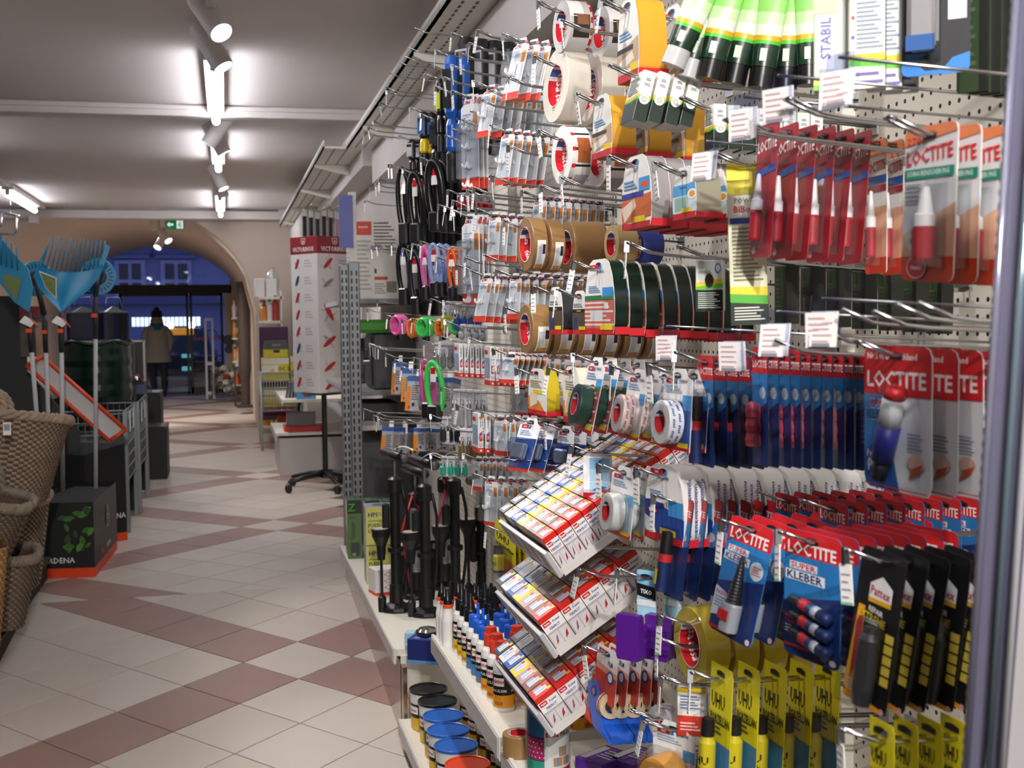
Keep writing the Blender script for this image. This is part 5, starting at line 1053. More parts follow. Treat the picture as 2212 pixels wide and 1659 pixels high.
# ================================================================== GOODS STANDING ON THE SHELVES
def lab_cyl(g, c, R, z0, z1, m, a0=-PI, a1=PI, dr=.0005, n=18):
    vs = []
    for i in range(n + 1):
        a = a0 + (a1 - a0) * i / n; x, y = c[0] + (R + dr) * math.sin(a), c[1] - (R + dr) * math.cos(a); vs += [(x, y, z0), (x, y, z1)]
    g.add(vs, [(2 * i, 2 * i + 2, 2 * i + 3, 2 * i + 1) for i in range(n)], m, True)
GBM = {}
def glue_bottle(kind):
    if kind in GBM: return GBM[kind]
    parts = []
    if kind == 'applicator':
        g = G(); g.lathe([(0, 0), (.017, 0), (.0185, .003), (.0185, .075), (.014, .1), (.013, .112)], mat('#ecebea', .35), 16); parts.append(('body', g))
        g = G(); g.lathe([(.0145, .112), (.0145, .122), (.013, .123)], mat('#e8552a', .4), 16); parts.append(('collar', g))
        g = G(); g.lathe([(.0135, .122), (.0115, .135), (.0035, .16), (0, .161)], mat('#141416', .3), 14); parts.append(('nozzle', g))
    else:
        R = .026; g = G(); g.lathe([(0, 0), (R * .94, 0), (R, .004), (R, .1), (R * .92, .112), (R * .62, .122), (R * .55, .128)], mat('#eceae6', .3), 22); parts.append(('body', g))
        capc = {'black': '#16161a', 'blue': '#2260d0', 'red': '#e0442c'}[kind]
        g = G(); c0 = (0, 0)
        lab_cyl(g, c0, R, .012, .092, mat('#1b1a18', .35)); lab_cyl(g, c0, R, .012, .042, mat({'black': '#e6c022', 'blue': '#2f86c8', 'red': '#f0a41e'}[kind], .35), dr=.0008)
        for a in (-.1, -PI * .75, PI * .6):
            f = lambda x, z, a=a: ((R + .0014) * math.sin(a + x / R), -(R + .0014) * math.cos(a + x / R), z)
            lab_cyl(g, c0, R, .064, .084, PAPER, a - .55, a + .55, .001, 6); g.text('Pattex', mat(RD), lambda x, z: f(x, .076 + z), .010); g.text('HOLZLEIM', mat('#e8e8e8'), lambda x, z: f(x, .053 + z), .0065)
            for k in range(3): lab_cyl(g, c0, R, .018, .026, mat('#c8562a'), a - .4 + .3 * k, a - .18 + .3 * k, .0012, 2)
        parts.append(('label', g))
        g = G(); g.lathe([(R * .7, .122), (R * .7, .15), (R * .64, .154), (R * .2, .156)], mat(capc, .35), 18)
        if kind == 'black' : g.lathe([(R * .5, .154), (R * .42, .165), (R * .16, .195), (0, .196)], mat(capc, .35), 14)
        if kind == 'blue': g.lathe([(R * .18, .154), (R * .16, .185), (0, .186)], mat(capc, .35), 10, 'z', (R * .3, 0, 0))
        if kind == 'red': g.lathe([(R * .6, .154), (R * .55, .168), (0, .17)], mat(capc, .35), 14)
        parts.append(('cap', g))
    GBM[kind] = [(n, g.mesh(n)) for n, g in parts]; return GBM[kind]
ROWN = ['aisle-side', 'second', 'third', 'rear']
def stand(kind, x, y, z, label, name='glue_bottle', grp=None):
    t = thing(name, label, 'bottle', (x, y, z), (0, 0, random.uniform(-.25, .25) + math.radians(-40)), grp)
    for n, me in glue_bottle(kind): put(n, me, t)
    return t
for r in range(4):
    for i in range(3): stand('applicator', .605 + .048 * r, 3.52 - .05 * i - .01 * r, GZ, f'slim white glue bottle with orange collar, {ROWN[r]} row, {("farthest", "middle", "nearest")[i]}', grp='slim white glue bottles')
ys = [3.345, 3.28, 3.215, 3.15, 3.085, 3.02, 2.955, 2.885, 2.815]
for r in range(4):
    for i, y in enumerate(ys):
        k = 'black' if i < 3 else 'blue' if i < 6 else 'red'
        if r > 1 and i > 6: continue
        stand(k, .632 + .066 * r, y - .006 * r, GZ, f'wood glue bottle with {k} cap, {ROWN[r]} row, {ORD[i % 3] if i % 3 else "farthest"} of its colour', grp=f'{k}-capped wood glue bottles')
for j, (px, py) in enumerate(((1245, 1570), (1280, 1566), (1310, 1560))):
    p = atZ(px, py + 12, GZ - .015); stand('red', p.x, p.y, GZ - .015, f'orange-labelled glue bottle behind the bottom tray, {("left", "middle", "right")[j]} one', grp='glue bottles behind the bottom tray')
# buckets on the low shelf
BKY = [4.215, 4.07, 3.925, 3.78, 3.635, 3.49]; BKL = ['black', 'black', 'blue', 'blue', 'blue', 'orange']; BKP = [(925, 1487), (945, 1517), (957, 1545), (968, 1580), (985, 1612), (1010, 1650)]
BKN = ['farther black', 'nearer black', 'farthest blue', 'middle blue', 'nearest blue', 'orange']
BM = {}
def bucket(x, y, z, lid, label, H=.135, R=.066):
    if lid not in BM:
        L = {'black': '#17181a', 'blue': '#2a66c4', 'orange': '#ea4a22'}[lid]; a = G(); a.lathe([(0, 0), (R * .86, 0), (R * .88, .003), (R * .97, H * .82), (R * .98, H * .97)], mat('#e9e7e4', .35), 28)
        lb = G(); lab_cyl(lb, (0, 0), R * .9, H * .02, H * .36, mat('#e9b821', .4), dr=.003); lab_cyl(lb, (0, 0), R * .93, H * .36, H * .72, mat('#1a1a19', .4), dr=.003)
        for an in (-.9, .9, 2.6):
            lab_cyl(lb, (0, 0), R * .93, H * .46, H * .66, PAPER, an - .4, an + .4, .004, 6)
            lb.text('Pattex', mat(RD), lambda x_, z_: ((R * .93 + .0045) * math.sin(an + x_ / R), -(R * .93 + .0045) * math.cos(an + x_ / R), H * .56 + z_), .012)
        ld = G(); ld.lathe([(R * .99, H * .96, mat('#e9e7e4', .35)), (R * 1.0, H * .995, mat(L, .3)), (R * 1.03, H * 1.0), (R * 1.04, H * 1.06), (R * 1.0, H * 1.075), (R * .95, H * 1.06), (R * .93, H * 1.035), (0, H * 1.035)], mat(L, .3), 32)
        BM[lid] = [('pail', a.mesh('pail')), ('label', lb.mesh('label')), ('lid', ld.mesh('lid'))]
    t = thing('glue_bucket', label, 'bucket', (x, y, z), (0, 0, random.uniform(-.4, .4)), 'glue buckets on the low shelf')
    for n, me in BM[lid]: put(n, me, t)
for j in range(6):
    p = atY(*BKP[j], BKY[j]); bucket(p.x, BKY[j], LZ, BKL[j], f'glue bucket with {BKN[j]} lid in the front row', (p.z - LZ) / 1.05)
for j, (y, c) in enumerate(((4.14, 'black'), (3.99, 'black'), (3.85, 'blue'), (3.7, 'blue'), (3.56, 'blue'), (3.41, 'blue'))): bucket(.835, y, LZ, c, f'{c}-lidded glue bucket in the rear row, {ORD[j] if j else "farthest"} one')
# shrink-wrapped bundle of coloured tapes and a loose brown roll on the near shelf
p = atZ(1184, 1668, GZ - .015); t = thing('tape_bundle', 'upright shrink-wrapped bundle of coloured tapes with PACK label', 'tape', (p.x, p.y, GZ - .015))
R = .044
for k, (z, c) in enumerate(((0, '#3fa890'), (.04, '#c23a72'), (.08, '#c23a72'), (.088, '#3a86c8'))):
    if k == 2: continue
    q = G(); z1 = (.038, .086, 0, .15)[k]; q.lathe([(.02, z), (R, z), (R, z1), (.02, z1)], mat(c, .3), 26); q.build('tape', t)
q = G()
for i in range(18):
    for k in range(4):
        a = -2.2 + i * .22 + (k % 2) * .11; z = .046 + k * .01; q.add([((R + .0004) * math.sin(a + u), -(R + .0004) * math.cos(a + u), z + v) for u, v in ((-.03, -.0015), (.03, -.0015), (.03, .0015), (-.03, .0015))], [(0, 1, 2, 3)], PAPER)
q.build('dots', t)
q = G(); a0 = -.62 + .3; lab_cyl(q, (0, 0), R, .0, .105, PAPER, a0 - .1, a0 + 1.75, .001); lab_cyl(q, (0, 0), R, 0, .022, mat(TESA_R), a0 - .1, a0 + 1.75, .0015)
f = lambda x, z: ((R + .002) * math.sin(x / R), -(R + .002) * math.cos(x / R), z)
lab_cyl(q, (0, 0), R, .09, .1, mat(TESA_R), -.35, .25, .0016, 6); q.text('tesa', PAPER, lambda x, z: f(x - .003, .095 + z), .007); q.text('PACK', mat('#2a2a30'), lambda x, z: f(x + .031, .095 + z), .009)
for bx, bz, bw, bh in ((0, .028, .02, .018), (.022, .028, .02, .018), (.012, .048, .02, .02)):
    lab_cyl(q, (0, 0), R, bz, bz + bh, mat('#c99a6a'), bx / R - .0, (bx + bw) / R, .002, 5); lab_cyl(q, (0, 0), R, bz, bz + bh, mat('#4a9ad8'), (bx + bw * .4) / R, (bx + bw * .55) / R, .0025, 2)
q.build('label', t)
q = G(); q.lathe([(R + .004, 0), (R + .004, .15), (R * .5, .151)], CLEAR, 26); q.build('wrap', t)
p = atZ(1128, 1640, GZ - .015); t = thing('tape_roll', 'loose brown tape roll lying flat beside the tape bundle', 'tape', (p.x, p.y + .03, GZ - .015), (-PI / 2, 0, .3))
a, c = rollg(.036, .024, .048, BR, 0, True, -.048); a.build('tape', t); c.build('core', t)
# purple cartons lying at the bottom edge
for j, px in enumerate((1270, 1340, 1410, 1468)):
    p = atZ(px, 1672, GZ - .015); t = thing('mounting_carton', f'{("dark purple", "white-patched purple", "light purple", "violet")[j]} flat carton at the bottom edge', 'carton', (p.x, p.y, GZ - .015 + .028), (0, 0, math.radians(-60)), 'flat purple cartons at the bottom')
    for q_ in k_carton(.075, .028, d=.1, style='pink' if j == 2 else 'purple')['parts']: put(q_[0], q_[1], t)
# ================================================================== PUMP SHELF
PB = mat('#151517', .38); PG = mat('#2c2c30', .3)
def pump(px, py, H, label, tagside, wrap=False, ang=0.0):
    p = atZ(px, py, BZ); t = thing('floor_pump', label, 'bicycle pump', (p.x, p.y, BZ), (0, 0, ang), 'floor pumps on the base shelf')
    q = G(); q.lathe([(0, 0), (.068, 0), (.07, .006), (.066, .018), (.03, .035), (.028, .11), (.024, .115)], PB, 10, smooth=False); q.build('foot', t)
    q = G(); q.lathe([(.022, .1), (.022, H - .14)], mat('#cfcfd2', .2, .3) if wrap else PB, 16); q.build('barrel', t)
    if wrap:
        q = G(); q.lathe([(.026, .12), (.027, .3), (.025, .5), (.026, H - .16)], mat('#e8eaee', .15, 0, 'clear'), 10); q.build('plastic_sleeve', t)
    q = G(); q.lathe([(.028, H - .16), (.03, H - .15), (.03, H - .1), (.018, H - .09), (0, H - .085)], PB, 16); q.build('collar', t)
    q = G(); q.lathe([(.008, H - .1), (.008, H - .02)], STEEL, 8); q.build('rod', t)
    q = G(); q.lathe([(.032, H * .38), (.034, H * .385), (.034, H * .41), (.024, H * .415)], PB, 16); q.build('barrel_ring', t)
    q = G(); q.tube([(-.025, .13, H), (.025, -.13, H)], .02, PB, 10); q.build('handle', t)
    for s in (-1, 1):
        q = G(); q.tube([(s * .025, -s * .13, H), (s * .027, -s * .14, H)], .017, mat('#56575a', .4), 10); q.build('handle_cap', t)
    if not wrap:
        q = G(); sx = -.062; q.lathe([(.006, .04), (.006, .24)], PB, 8, 'z', (sx, -.01, 0)); q.lathe([(.016, .0), (.018, .06), (.008, .07)], PB, 10, 'z', (sx, -.01, .0)); q.lathe([(.016, .22), (.02, .28), (.038, .32), (.04, .35), (.036, .352), (0, .352)], PB, 16, 'z', (sx, -.01, .0)); q.build('gauge', t)
        q = G(); q.disc(.034, .3528, mat('#b9a8a8', .4), 16, 'z', (sx, -.01, 0)); q.build('dial', t)
        q = G(); q.tube([(.03, .01, .06), (.05, .02, .2), (.052, .01, .4), (.045, 0, H - .2), (.03, -.01, H - .13)], .007, PB, 6); q.build('hose', t)
        q = G(); q.box(-.055, -.025, -.02, .01, H - .34, H - .2, PB, .006); q.build('valve_head', t)
    else:
        q = G(); q.tube([(-.03, -.02, .05), (-.065, -.03, .3), (-.02, -.035, .45), (.03, -.03, H - .2), (-.02, -.02, H - .1)], .006, mat('#c4262a', .4), 6); q.build('hose', t)
        q = G(); q.lathe([(.03, .0), (.034, .004), (.034, .2), (.028, .205)], PB, 14, 'z', (-.045, .02, 0)); q.lathe([(.035, .19), (.035, .215)], CHROME, 14, 'z', (-.045, .02, 0)); q.build('cylinder', t)
    if tagside:
        q = G(); P = []
        for i in range(13):
            u = i / 12; P.append((-.03 + .15 * u, -.11 + .06 * u, H + .026 + .02 * math.sin(u * PI * 1.5) * (1 if u < .66 else -1)))
        vs = []
        for a_ in P: vs += [(a_[0] - .006, a_[1] - .022, a_[2]), (a_[0] + .006, a_[1] + .022, a_[2])]
        q.add(vs, [(2 * i, 2 * i + 1, 2 * i + 3, 2 * i + 2) for i in range(12)], mat('#c9c9c2', .5), True); q.add([(v[0], v[1], v[2] + .001) for v in vs[14:24]], [(2 * i, 2 * i + 1, 2 * i + 3, 2 * i + 2) for i in range(4)], mat('#e2df9a', .5), True); q.build('paper_sleeve', t)
    return t
pump(857, 1318, .655, 'black floor pump with gauge, leftmost on the base shelf', True)
pump(921, 1328, .635, 'black floor pump with gauge, middle one on the base shelf', True)
pump(985, 1310, .64, 'black floor pump with gauge, right one near the hook cards', True)
pump(1042, 1290, .5, 'short black floor pump beside the yellow pad cards', False)
pump(900, 1290, .56, 'silver floor pump in plastic with red hose, left of two', False, True)
pump(962, 1270, .6, 'silver floor pump in plastic with red hose, right of two', False, True, .5)
def carton(px, py, z, w, d, h, rot, label, body, front=None, top=None, right=None, left=None, name='carton', cat='box', Y=None):
    p = atZ(px, py, BZ); t = thing(name, label, cat, (p.x, p.y, z), (0, 0, math.radians(rot)))
    fc = {k: v for k, v in (('front', front), ('top', top), ('right', right), ('left', left)) if v}
    g = boxg(w, h, d, fc, .0015, body); g.v = [(v[0] + w / 2, v[1], v[2] + h) for v in g.v]; g.build('carton', t); return t
ZF = [('r', 0, .78, 1, 1, '#26282a'), ('r', .1, .8, .5, .98, '#161a16'), ('t', 'Z', .3, .885, .13, '#3f9a3a'), ('p', [(.2, .3), (.5, .35), (.55, .6), (.3, .66)], '#3c5a38'), ('r', .2, .05, .8, .28, '#31332f'), ('t', 'CE', .4, .08, .04, '#cfd4c8'), ('l', .1, .68, .6, .74, 1, '#41603a')]
for k in range(3): carton(752 + 38 * k, 1208 + 2 * k, BZ, .075, .16, .3, -2, f'black and green lamp carton, {("left", "middle", "right")[k]} of the three at the shelf end', '#55703f', ZF, [('r', 0, 0, 1, 1, '#26282a'), ('l', .1, .2, .6, .8, 3, '#6aa06a'), ('t', 'Z', .8, .4, .3, '#3f9a3a')], left=[('r', 0, 0, 1, 1, '#b9c4a8'), ('r', .1, .1, .9, .5, '#6a8a5a')], name='lamp_carton')
HF = [('t', 'HPI', .08, .8, .12, '#2c3a78', 0), ('l', .35, .76, .9, .86, 3, '#9a9a5a'), ('t', 'FUSS-', .08, .52, .1, '#3a3a30', 0), ('t', 'LUFTPUMPE', .08, .38, .1, '#3a3a30', 0, 0, .9), ('l', .08, .62, .5, .66, 1, '#77774a')]
LFT = [('r', 0, 0, 1, 1, '#b0aed0'), ('r', .2, .5, .8, .9, '#8a8ab0')]
for k in range(2): carton(792, 1262, BZ + .18 * k, .16, .13, .178, -2, f'pale yellow foot pump carton, {("lower", "upper")[k]} of the stack', '#dbd873', HF, [('r', 0, 0, 1, 1, '#9a9ab8'), ('e', .5, .5, .3, .3, '#5a5a70')], left=LFT, name='foot_pump_carton')
GH = lambda v: [('p', [(.5, v - .09), (.68, v), (.5, v + .09), (.32, v)], '#d0402c'), ('p', [(.5, v - .07), (.64, v), (.5, v + .07), (.36, v)], '#f2efee')]
carton(812, 1288, BZ, .12, .1, .115, 12, 'open white carton with red hazard diamonds and red foot', '#eeebea', [('r', 0, 0, 1, .12, '#e0482c')] + GH(.8) + GH(.55) + GH(.3), left=[('r', 0, 0, 1, .12, '#e0482c')])
carton(880, 1432, BZ, .135, .1, .085, -30, 'dark blue carton at the front of the pump shelf', '#1d2c6e', [('r', 0, 0, 1, .14, '#6a9ad0')], [('r', 0, 0, 1, 1, '#24387e'), ('e', .2, .3, .1, .12, '#7a90c8'), ('e', .6, .3, .1, .12, '#7a90c8')])
carton(874, 1402, BZ, .035, .05, .06, -20, 'small pale blue carton left of the dark blue one', '#a8cbe0', [('r', .1, .2, .9, .4, '#e0e8ee')])
carton(945, 1372, BZ, .05, .07, .1, -30, 'pale blue carton standing behind the dark blue one', '#9ac6e6', [('p', [(.2, .3), (.5, .6), (.8, .3)], '#4a7ab0')])
carton(968, 1378, BZ, .07, .07, .095, -30, 'navy and pale blue lamp carton near the slim bottles', '#27407e', [('r', 0, .7, 1, 1, '#9ac6e6')])
p = atZ(912, 1372, BZ + .09); t = thing('bicycle_bell', 'shiny chrome oval lamp lying on the dark blue carton', 'bicycle lamp', (p.x + .02, p.y + .01, BZ + .086))
q = G(); q.lathe([(0, 0), (.03, .002), (.04, .014), (.03, .026), (0, .03)], mat('#c9c7b8', .12, .9), 18); q.build('shell', t)
q = G(); q.lathe([(.041, .010), (.042, .014), (.041, .018)], BLACK, 18); q.build('rim', t)
# ================================================================== LEFT SIDE: BASKETS, GARDEN TOOL STAND, CAGES
def woven(w0, d0, w1, d1, h, rows, cols, m, m2, amp=.006, ex=4.0, handle=True, rim=True):
    """basket standing on z=0; rows of weave modelled as relief; (w0,d0) bottom, (w1,d1) top"""
    g = G(); vs = []; R = rows * 2
    def sup(a): 
        c, s = math.cos(a), math.sin(a); return (math.copysign(abs(c) ** (2 / ex), c), math.copysign(abs(s) ** (2 / ex), s))
    n = cols * 2
    for r in range(R + 1):
        t = r / R; w = w0 + (w1 - w0) * t; d = d0 + (d1 - d0) * t
        for j in range(n):
            x, y = sup(2 * PI * j / n); k = ((r // 2) + (j // 2)) % 2
            o = amp * ((1 if (r % 2) else -.6) * (1 if k else .15))
            vs.append((x * (w / 2 + o), y * (d / 2 + o), t * h))
    f1 = []; f2 = []
    for r in range(R):
        for j in range(n):
            q = (r * n + j, r * n + (j + 1) % n, (r + 1) * n + (j + 1) % n, (r + 1) * n + j); (f1 if ((r // 2) + (j // 2)) % 2 else f2).append(q)
    g.add(vs, f1, m, True); g.add(vs, f2, m2, True)
    g.add([(sup(2 * PI * j / 40)[0] * w0 / 2, sup(2 * PI * j / 40)[1] * d0 / 2, .004) for j in range(40)], [tuple(range(40))], m2)
    parts = [('weave', g)]
    inn = G(); va = []
    for t in (0, 1):
        w = (w0 + (w1 - w0) * t) * .94; d = (d0 + (d1 - d0) * t) * .94
        va += [(sup(2 * PI * j / 40)[0] * w / 2, sup(2 * PI * j / 40)[1] * d / 2, .01 + t * (h - .01)) for j in range(40)]
    inn.add(va, [(j, (j + 1) % 40, 40 + (j + 1) % 40, 40 + j) for j in range(40)], m2, True); parts.append(('lining', inn))
    if rim:
        q = G()
        for s in range(3):
            P = []
            for j in range(160):
                a = 2 * PI * j / 160; x, y = sup(a); b = a * 22 + s * 2 * PI / 3; P.append((x * (w1 / 2 + .012 * math.cos(b)), y * (d1 / 2 + .012 * math.cos(b)), h + .01 + .014 * math.sin(b)))
            q.tube(P, .013, m, 6, True)
        parts.append(('rim', q))
    if handle:
        for sy in (-1, 1):
            q = G()
            for s in range(2):
                P = []
                for j in range(40):
                    a = PI * j / 39; b = a * 12 + s * PI; P.append((-.09 * math.cos(a) * 1 + .008 * math.cos(b), sy * d1 * .49 + .008 * math.sin(b), h + .01 + .13 * math.sin(a)))
                q.tube(P, .012, m, 6)
            parts.append(('handle', q))
    return parts
WK = mat('#a58f7a', .7, 0, 'wicker'); WK2 = mat('#5a4838', .8, 0, 'wicker'); TN = mat('#c69a62', .7, 0, 'wicker'); TN2 = mat('#8a6236', .8, 0, 'wicker'); GYW = mat('#857768', .75, 0, 'wicker')
def basket(label, loc, rot, *a, **k):
    t = thing('wicker_basket', label, 'basket', loc, rot, 'wicker baskets on the pallet')
    for n, g in woven(*a, **k): g.build(n, t)
    return t
# pallet
pt = thing('pallet', 'dark weathered wooden pallet under the wicker baskets', 'pallet', (-.97, 5.0, 0))
for j in range(5):
    q = G(); y = .1 + j * .42; q.box(-.9, .0, y, y + .34, .1 + fz(5 + y), .122 + fz(5 + y), mat('#4a3a2e', .85, 0, 'wood')); q.build('plank', pt)
for j in range(3):
    q = G(); x = -.12 - .36 * j; q.prism([(x, .05, fz(5.05)), (x + .1, .05, fz(5.05)), (x + .1, .05, .1 + fz(5.05)), (x, .05, .1 + fz(5.05))], (0, 2.0, 1.37 * SLOPE), mat('#3a2d24', .85, 0, 'wood')); q.build('bearer', pt)
basket('large grey-brown wicker basket with twisted handles on top of the pile', (-1.15, 6.1, .60), (-.1, .12, .1), .60, .54, .74, .66, .37, 30, 92, WK, WK2)
basket('grey-brown wicker basket directly under the large one', (-1.12, 6.32, .125), (0, .03, .05), .38, .40, .46, .46, .42, 34, 66, WK, WK2, handle=False)
basket('grey woven basket at the left edge, leaning out', (-1.16, 5.55, .38), (.0, .25, 0), .4, .4, .5, .46, .30, 24, 60, GYW, WK2, handle=True)
basket('small dark wicker basket low at the left', (-1.1, 5.72, .08), (0, .08, .1), .38, .36, .46, .42, .30, 24, 56, GYW, WK2, handle=False)
t = basket('honey-coloured woven bag hanging at the left edge', (-1.08, 5.18, .12), (0, .03, .3), .30, .34, .36, .34, .40, 24, 36, TN, TN2, handle=False, rim=False)
q = G(); q.tube([(.1, -.1, .4), (.06, -.08, .55), (-.1, -.05, .6)], .014, TN, 7); q.build('strap', t)
q = G(); p = atY(15, 925, 5.6); q.box(-.016, .016, 0, .002, -.03, .025, PAPER); q.box(-.012, .012, -.001, 0, -.01, .018, mat('#9a9aa0')); tag(q.build('price_tag', None, p), 'white paper price tag tied to the large basket', 'price tag')
# ---- garden tool stand
CB = mat('#1d1f20', .45); ORG = mat('#e2471c', .45)
A = atZ(112, 1250, 0); Bc = atZ(206, 1247, 0); Cc = atZ(254, 1186, 0)
t = thing('display_bin', 'black cardboard bin with orange foot and green leaves holding garden tools', 'display bin', (0, 0, 0)); HB = .42
base = [A + Vector((-.15, .05, 0)), A, Bc, Cc, Cc + Vector((-.25, .12, 0)), A + Vector((-.1, .4, 0))]
q = G(); n = len(base)
q.add([(p.x, p.y, .055) for p in base] + [(p.x, p.y, HB) for p in base], [(i, (i + 1) % n, n + (i + 1) % n, n + i) for i in range(n)], CB); q.poly([(p.x, p.y, HB - .03) for p in base], mat('#3a3b3d', .5)); q.build('bin_wall', t)
q = G(); q.add([(p.x, p.y, 0) for p in base] + [(p.x, p.y, .055) for p in base], [(i, (i + 1) % n, n + (i + 1) % n, n + i) for i in range(n)], ORG); q.build('orange_foot', t)
def on(P, Q, u, z, off=.004):
    d = (Q - P); nrm = Vector((d.y, -d.x, 0)).normalized(); c = P + d * u; return (c.x + nrm.x * off, c.y + nrm.y * off, z)
LF = [mat('#3d6b2a', .5), mat('#4f8a30', .5), mat('#2d4f24', .5)]
rl = random.Random(3); q = G()
for i in range(22):
    u = rl.uniform(.2, .95); z = rl.uniform(.16, .38); s = rl.uniform(.016, .028); th = rl.uniform(0, PI); L = (Bc - A).length
    q.poly([on(A, Bc, u + (math.cos(th) * a_ - math.sin(th) * b_) * s / L, z + (math.sin(th) * a_ + math.cos(th) * b_) * s, .003 + .0003 * i) for a_, b_ in ((-1.2, 0), (-.4, .6), (.5, .55), (1.3, 0), (.5, -.55), (-.4, -.6))], LF[i % 3])
for i in range(7):
    u = rl.uniform(.05, .5); z = rl.uniform(.16, .36); s = rl.uniform(.01, .018); L = (Cc - Bc).length
    q.poly([on(Bc, Cc, u + a_ * s / L, z + b_ * s, .003 + .0003 * i) for a_, b_ in ((-1.2, 0), (-.4, .6), (.5, .55), (1.3, 0), (.5, -.55), (-.4, -.6))], LF[i % 3])
stuffit(q.build('leaf_print', t))
q = G(); L1 = (Bc - A).length; L2 = (Cc - Bc).length; WT = mat('#d8d8d6', .6)
q.text('GARDENA', WT, lambda x, z: on(A, Bc, .12 + x / L1, .10 + z, .006), .032); q.text('GARDENA', WT, lambda x, z: on(Bc, Cc, .55 + x / L2, .11 + z, .006), .026)
q.poly([on(Bc, Cc, .28 + .03 * math.cos(a_), .105 + .016 * math.sin(a_), .006) for a_ in [2 * PI * i / 12 for i in range(12)]], ORG)
for rr, m_ in ((.062, WT), (.058, CB), (.046, WT), (.044, CB)): q.poly([on(Bc, Cc, .55 + rr / L2 * math.cos(a_), .27 + rr * math.sin(a_), .0045 + (.07 - rr) * .03) for a_ in [2 * PI * i / 24 for i in range(24)]], m_)
q.text('25', WT, lambda x, z: on(Bc, Cc, .55 + x / L2, .27 + z, .0065), .036); q.build('lettering', t)
# tall back board with slanted orange-edged chute
t = thing('display_board', 'tall black cardboard display with slanted orange-edged chute', 'display stand', (0, 0, 0))
P0 = atZ(258, 1180, 0); q = G(); z1 = atY(262, 965, P0.y).z
q.prism([(P0.x - .2, P0.y + .05, 0), (P0.x + .03, P0.y + .22, 0), (P0.x + .03, P0.y + .22, z1), (P0.x - .2, P0.y + .05, z1 - .05)], (-.5, .3, 0), CB); q.build('lower_box', t)
q = G(); q.prism([(P0.x - .2, P0.y + .046, 0), (P0.x + .034, P0.y + .216, 0), (P0.x + .034, P0.y + .216, .055), (P0.x - .2, P0.y + .046, .055)], (-.002, -.002, 0), ORG); q.text('GARDENA', WT, lambda x, z: (P0.x - .06 + x * .8, P0.y + .13 + x * .6, .17 + z), .035); q.build('orange_foot', t)
YB = 7.75; cn = [atY(*c, YB) for c in ((58, 790), (92, 770), (272, 928), (236, 952))]
q = G(); dv = Vector((-.02, .30, .06))
q.prism([cn[0], cn[1], cn[2], cn[3]], (0, .03, 0), mat('#c9c7c6', .5)); q.build('chute', t)
for a_, b_ in ((0, 3), (1, 2), (2, 3), (0, 1)):
    q = G(); q.tube([cn[a_] + Vector((0, -.012, 0)), cn[b_] + Vector((0, -.012, 0))], .012, ORG, 4); q.build('orange_edge', t)
q = G(); e0, e1 = atY(-60, 640, 8.1), atY(52, 1060, 8.1); q.prism([(e0.x, 8.1, e1.z), (atY(170, 1060, 8.1).x, 8.1, e1.z), (atY(170, 900, 8.1).x, 8.1, atY(170, 930, 8.1).z), (atY(56, 760, 8.1).x, 8.1, atY(56, 800, 8.1).z), (atY(50, 632, 8.1).x, 8.1, e0.z), (e0.x, 8.1, e0.z)], (0, .05, 0), CB); q.build('back_board', t)
q = G(); a_, b_ = atY(42, 662, 8.06), atY(100, 770, 8.06); q.box(a_.x, b_.x, 8.05, 8.06, b_.z, a_.z, mat('#4a4640', .5)); q.box(a_.x + .09, b_.x - .01, 8.045, 8.05, b_.z, a_.z - .1, mat('#9a7a66', .5)); q.box(a_.x, a_.x + .12, 8.044, 8.05, a_.z - .07, a_.z, mat('#7a2f30', .5)); q.build('printed_panel', t)
# ---- long-handled tools standing in the bin
TEAL = mat('#0f86b4', .35); GRIPM = mat('#2a2b2e', .5); POLE = mat('#b8b8ba', .4); LAW = mat('#6a7a44', .6)
def pole(t, top, bot, mid):
    d = (bot - top)
    q = G(); q.tube([top + d * .12, bot], .0125, POLE, 10); q.build('pole', t)
    q = G(); q.tube([top, top + d * .06, top + d * .12, top + d * .22], [.013, .017, .016, .0145], GRIPM, 10); q.build('grip', t)
    q = G(); c = top + d * .1; q.box(c.x - .022, c.x + .012, c.y - .022, c.y + .02, c.z - .012, c.z + .012, ORG, .003); q.build('clip', t)
    if mid: q = G(); c = top + d * .03; q.prism([(c.x - .05, c.y - .02, c.z - .02), (c.x + .01, c.y - .022, c.z - .05), (c.x + .035, c.y - .024, c.z - .02), (c.x - .02, c.y - .02, c.z + .015)], (0, .001, 0), PAPER); q.build('label', t)
    if mid: q = G(); c = top + d * .03; q.tube([(c.x + .01, c.y - .022, c.z), (c.x + .05, c.y - .025, c.z - .05), (c.x + .015, c.y - .025, c.z - .045)], .004, ORG, 4); q.build('tag_frame', t)
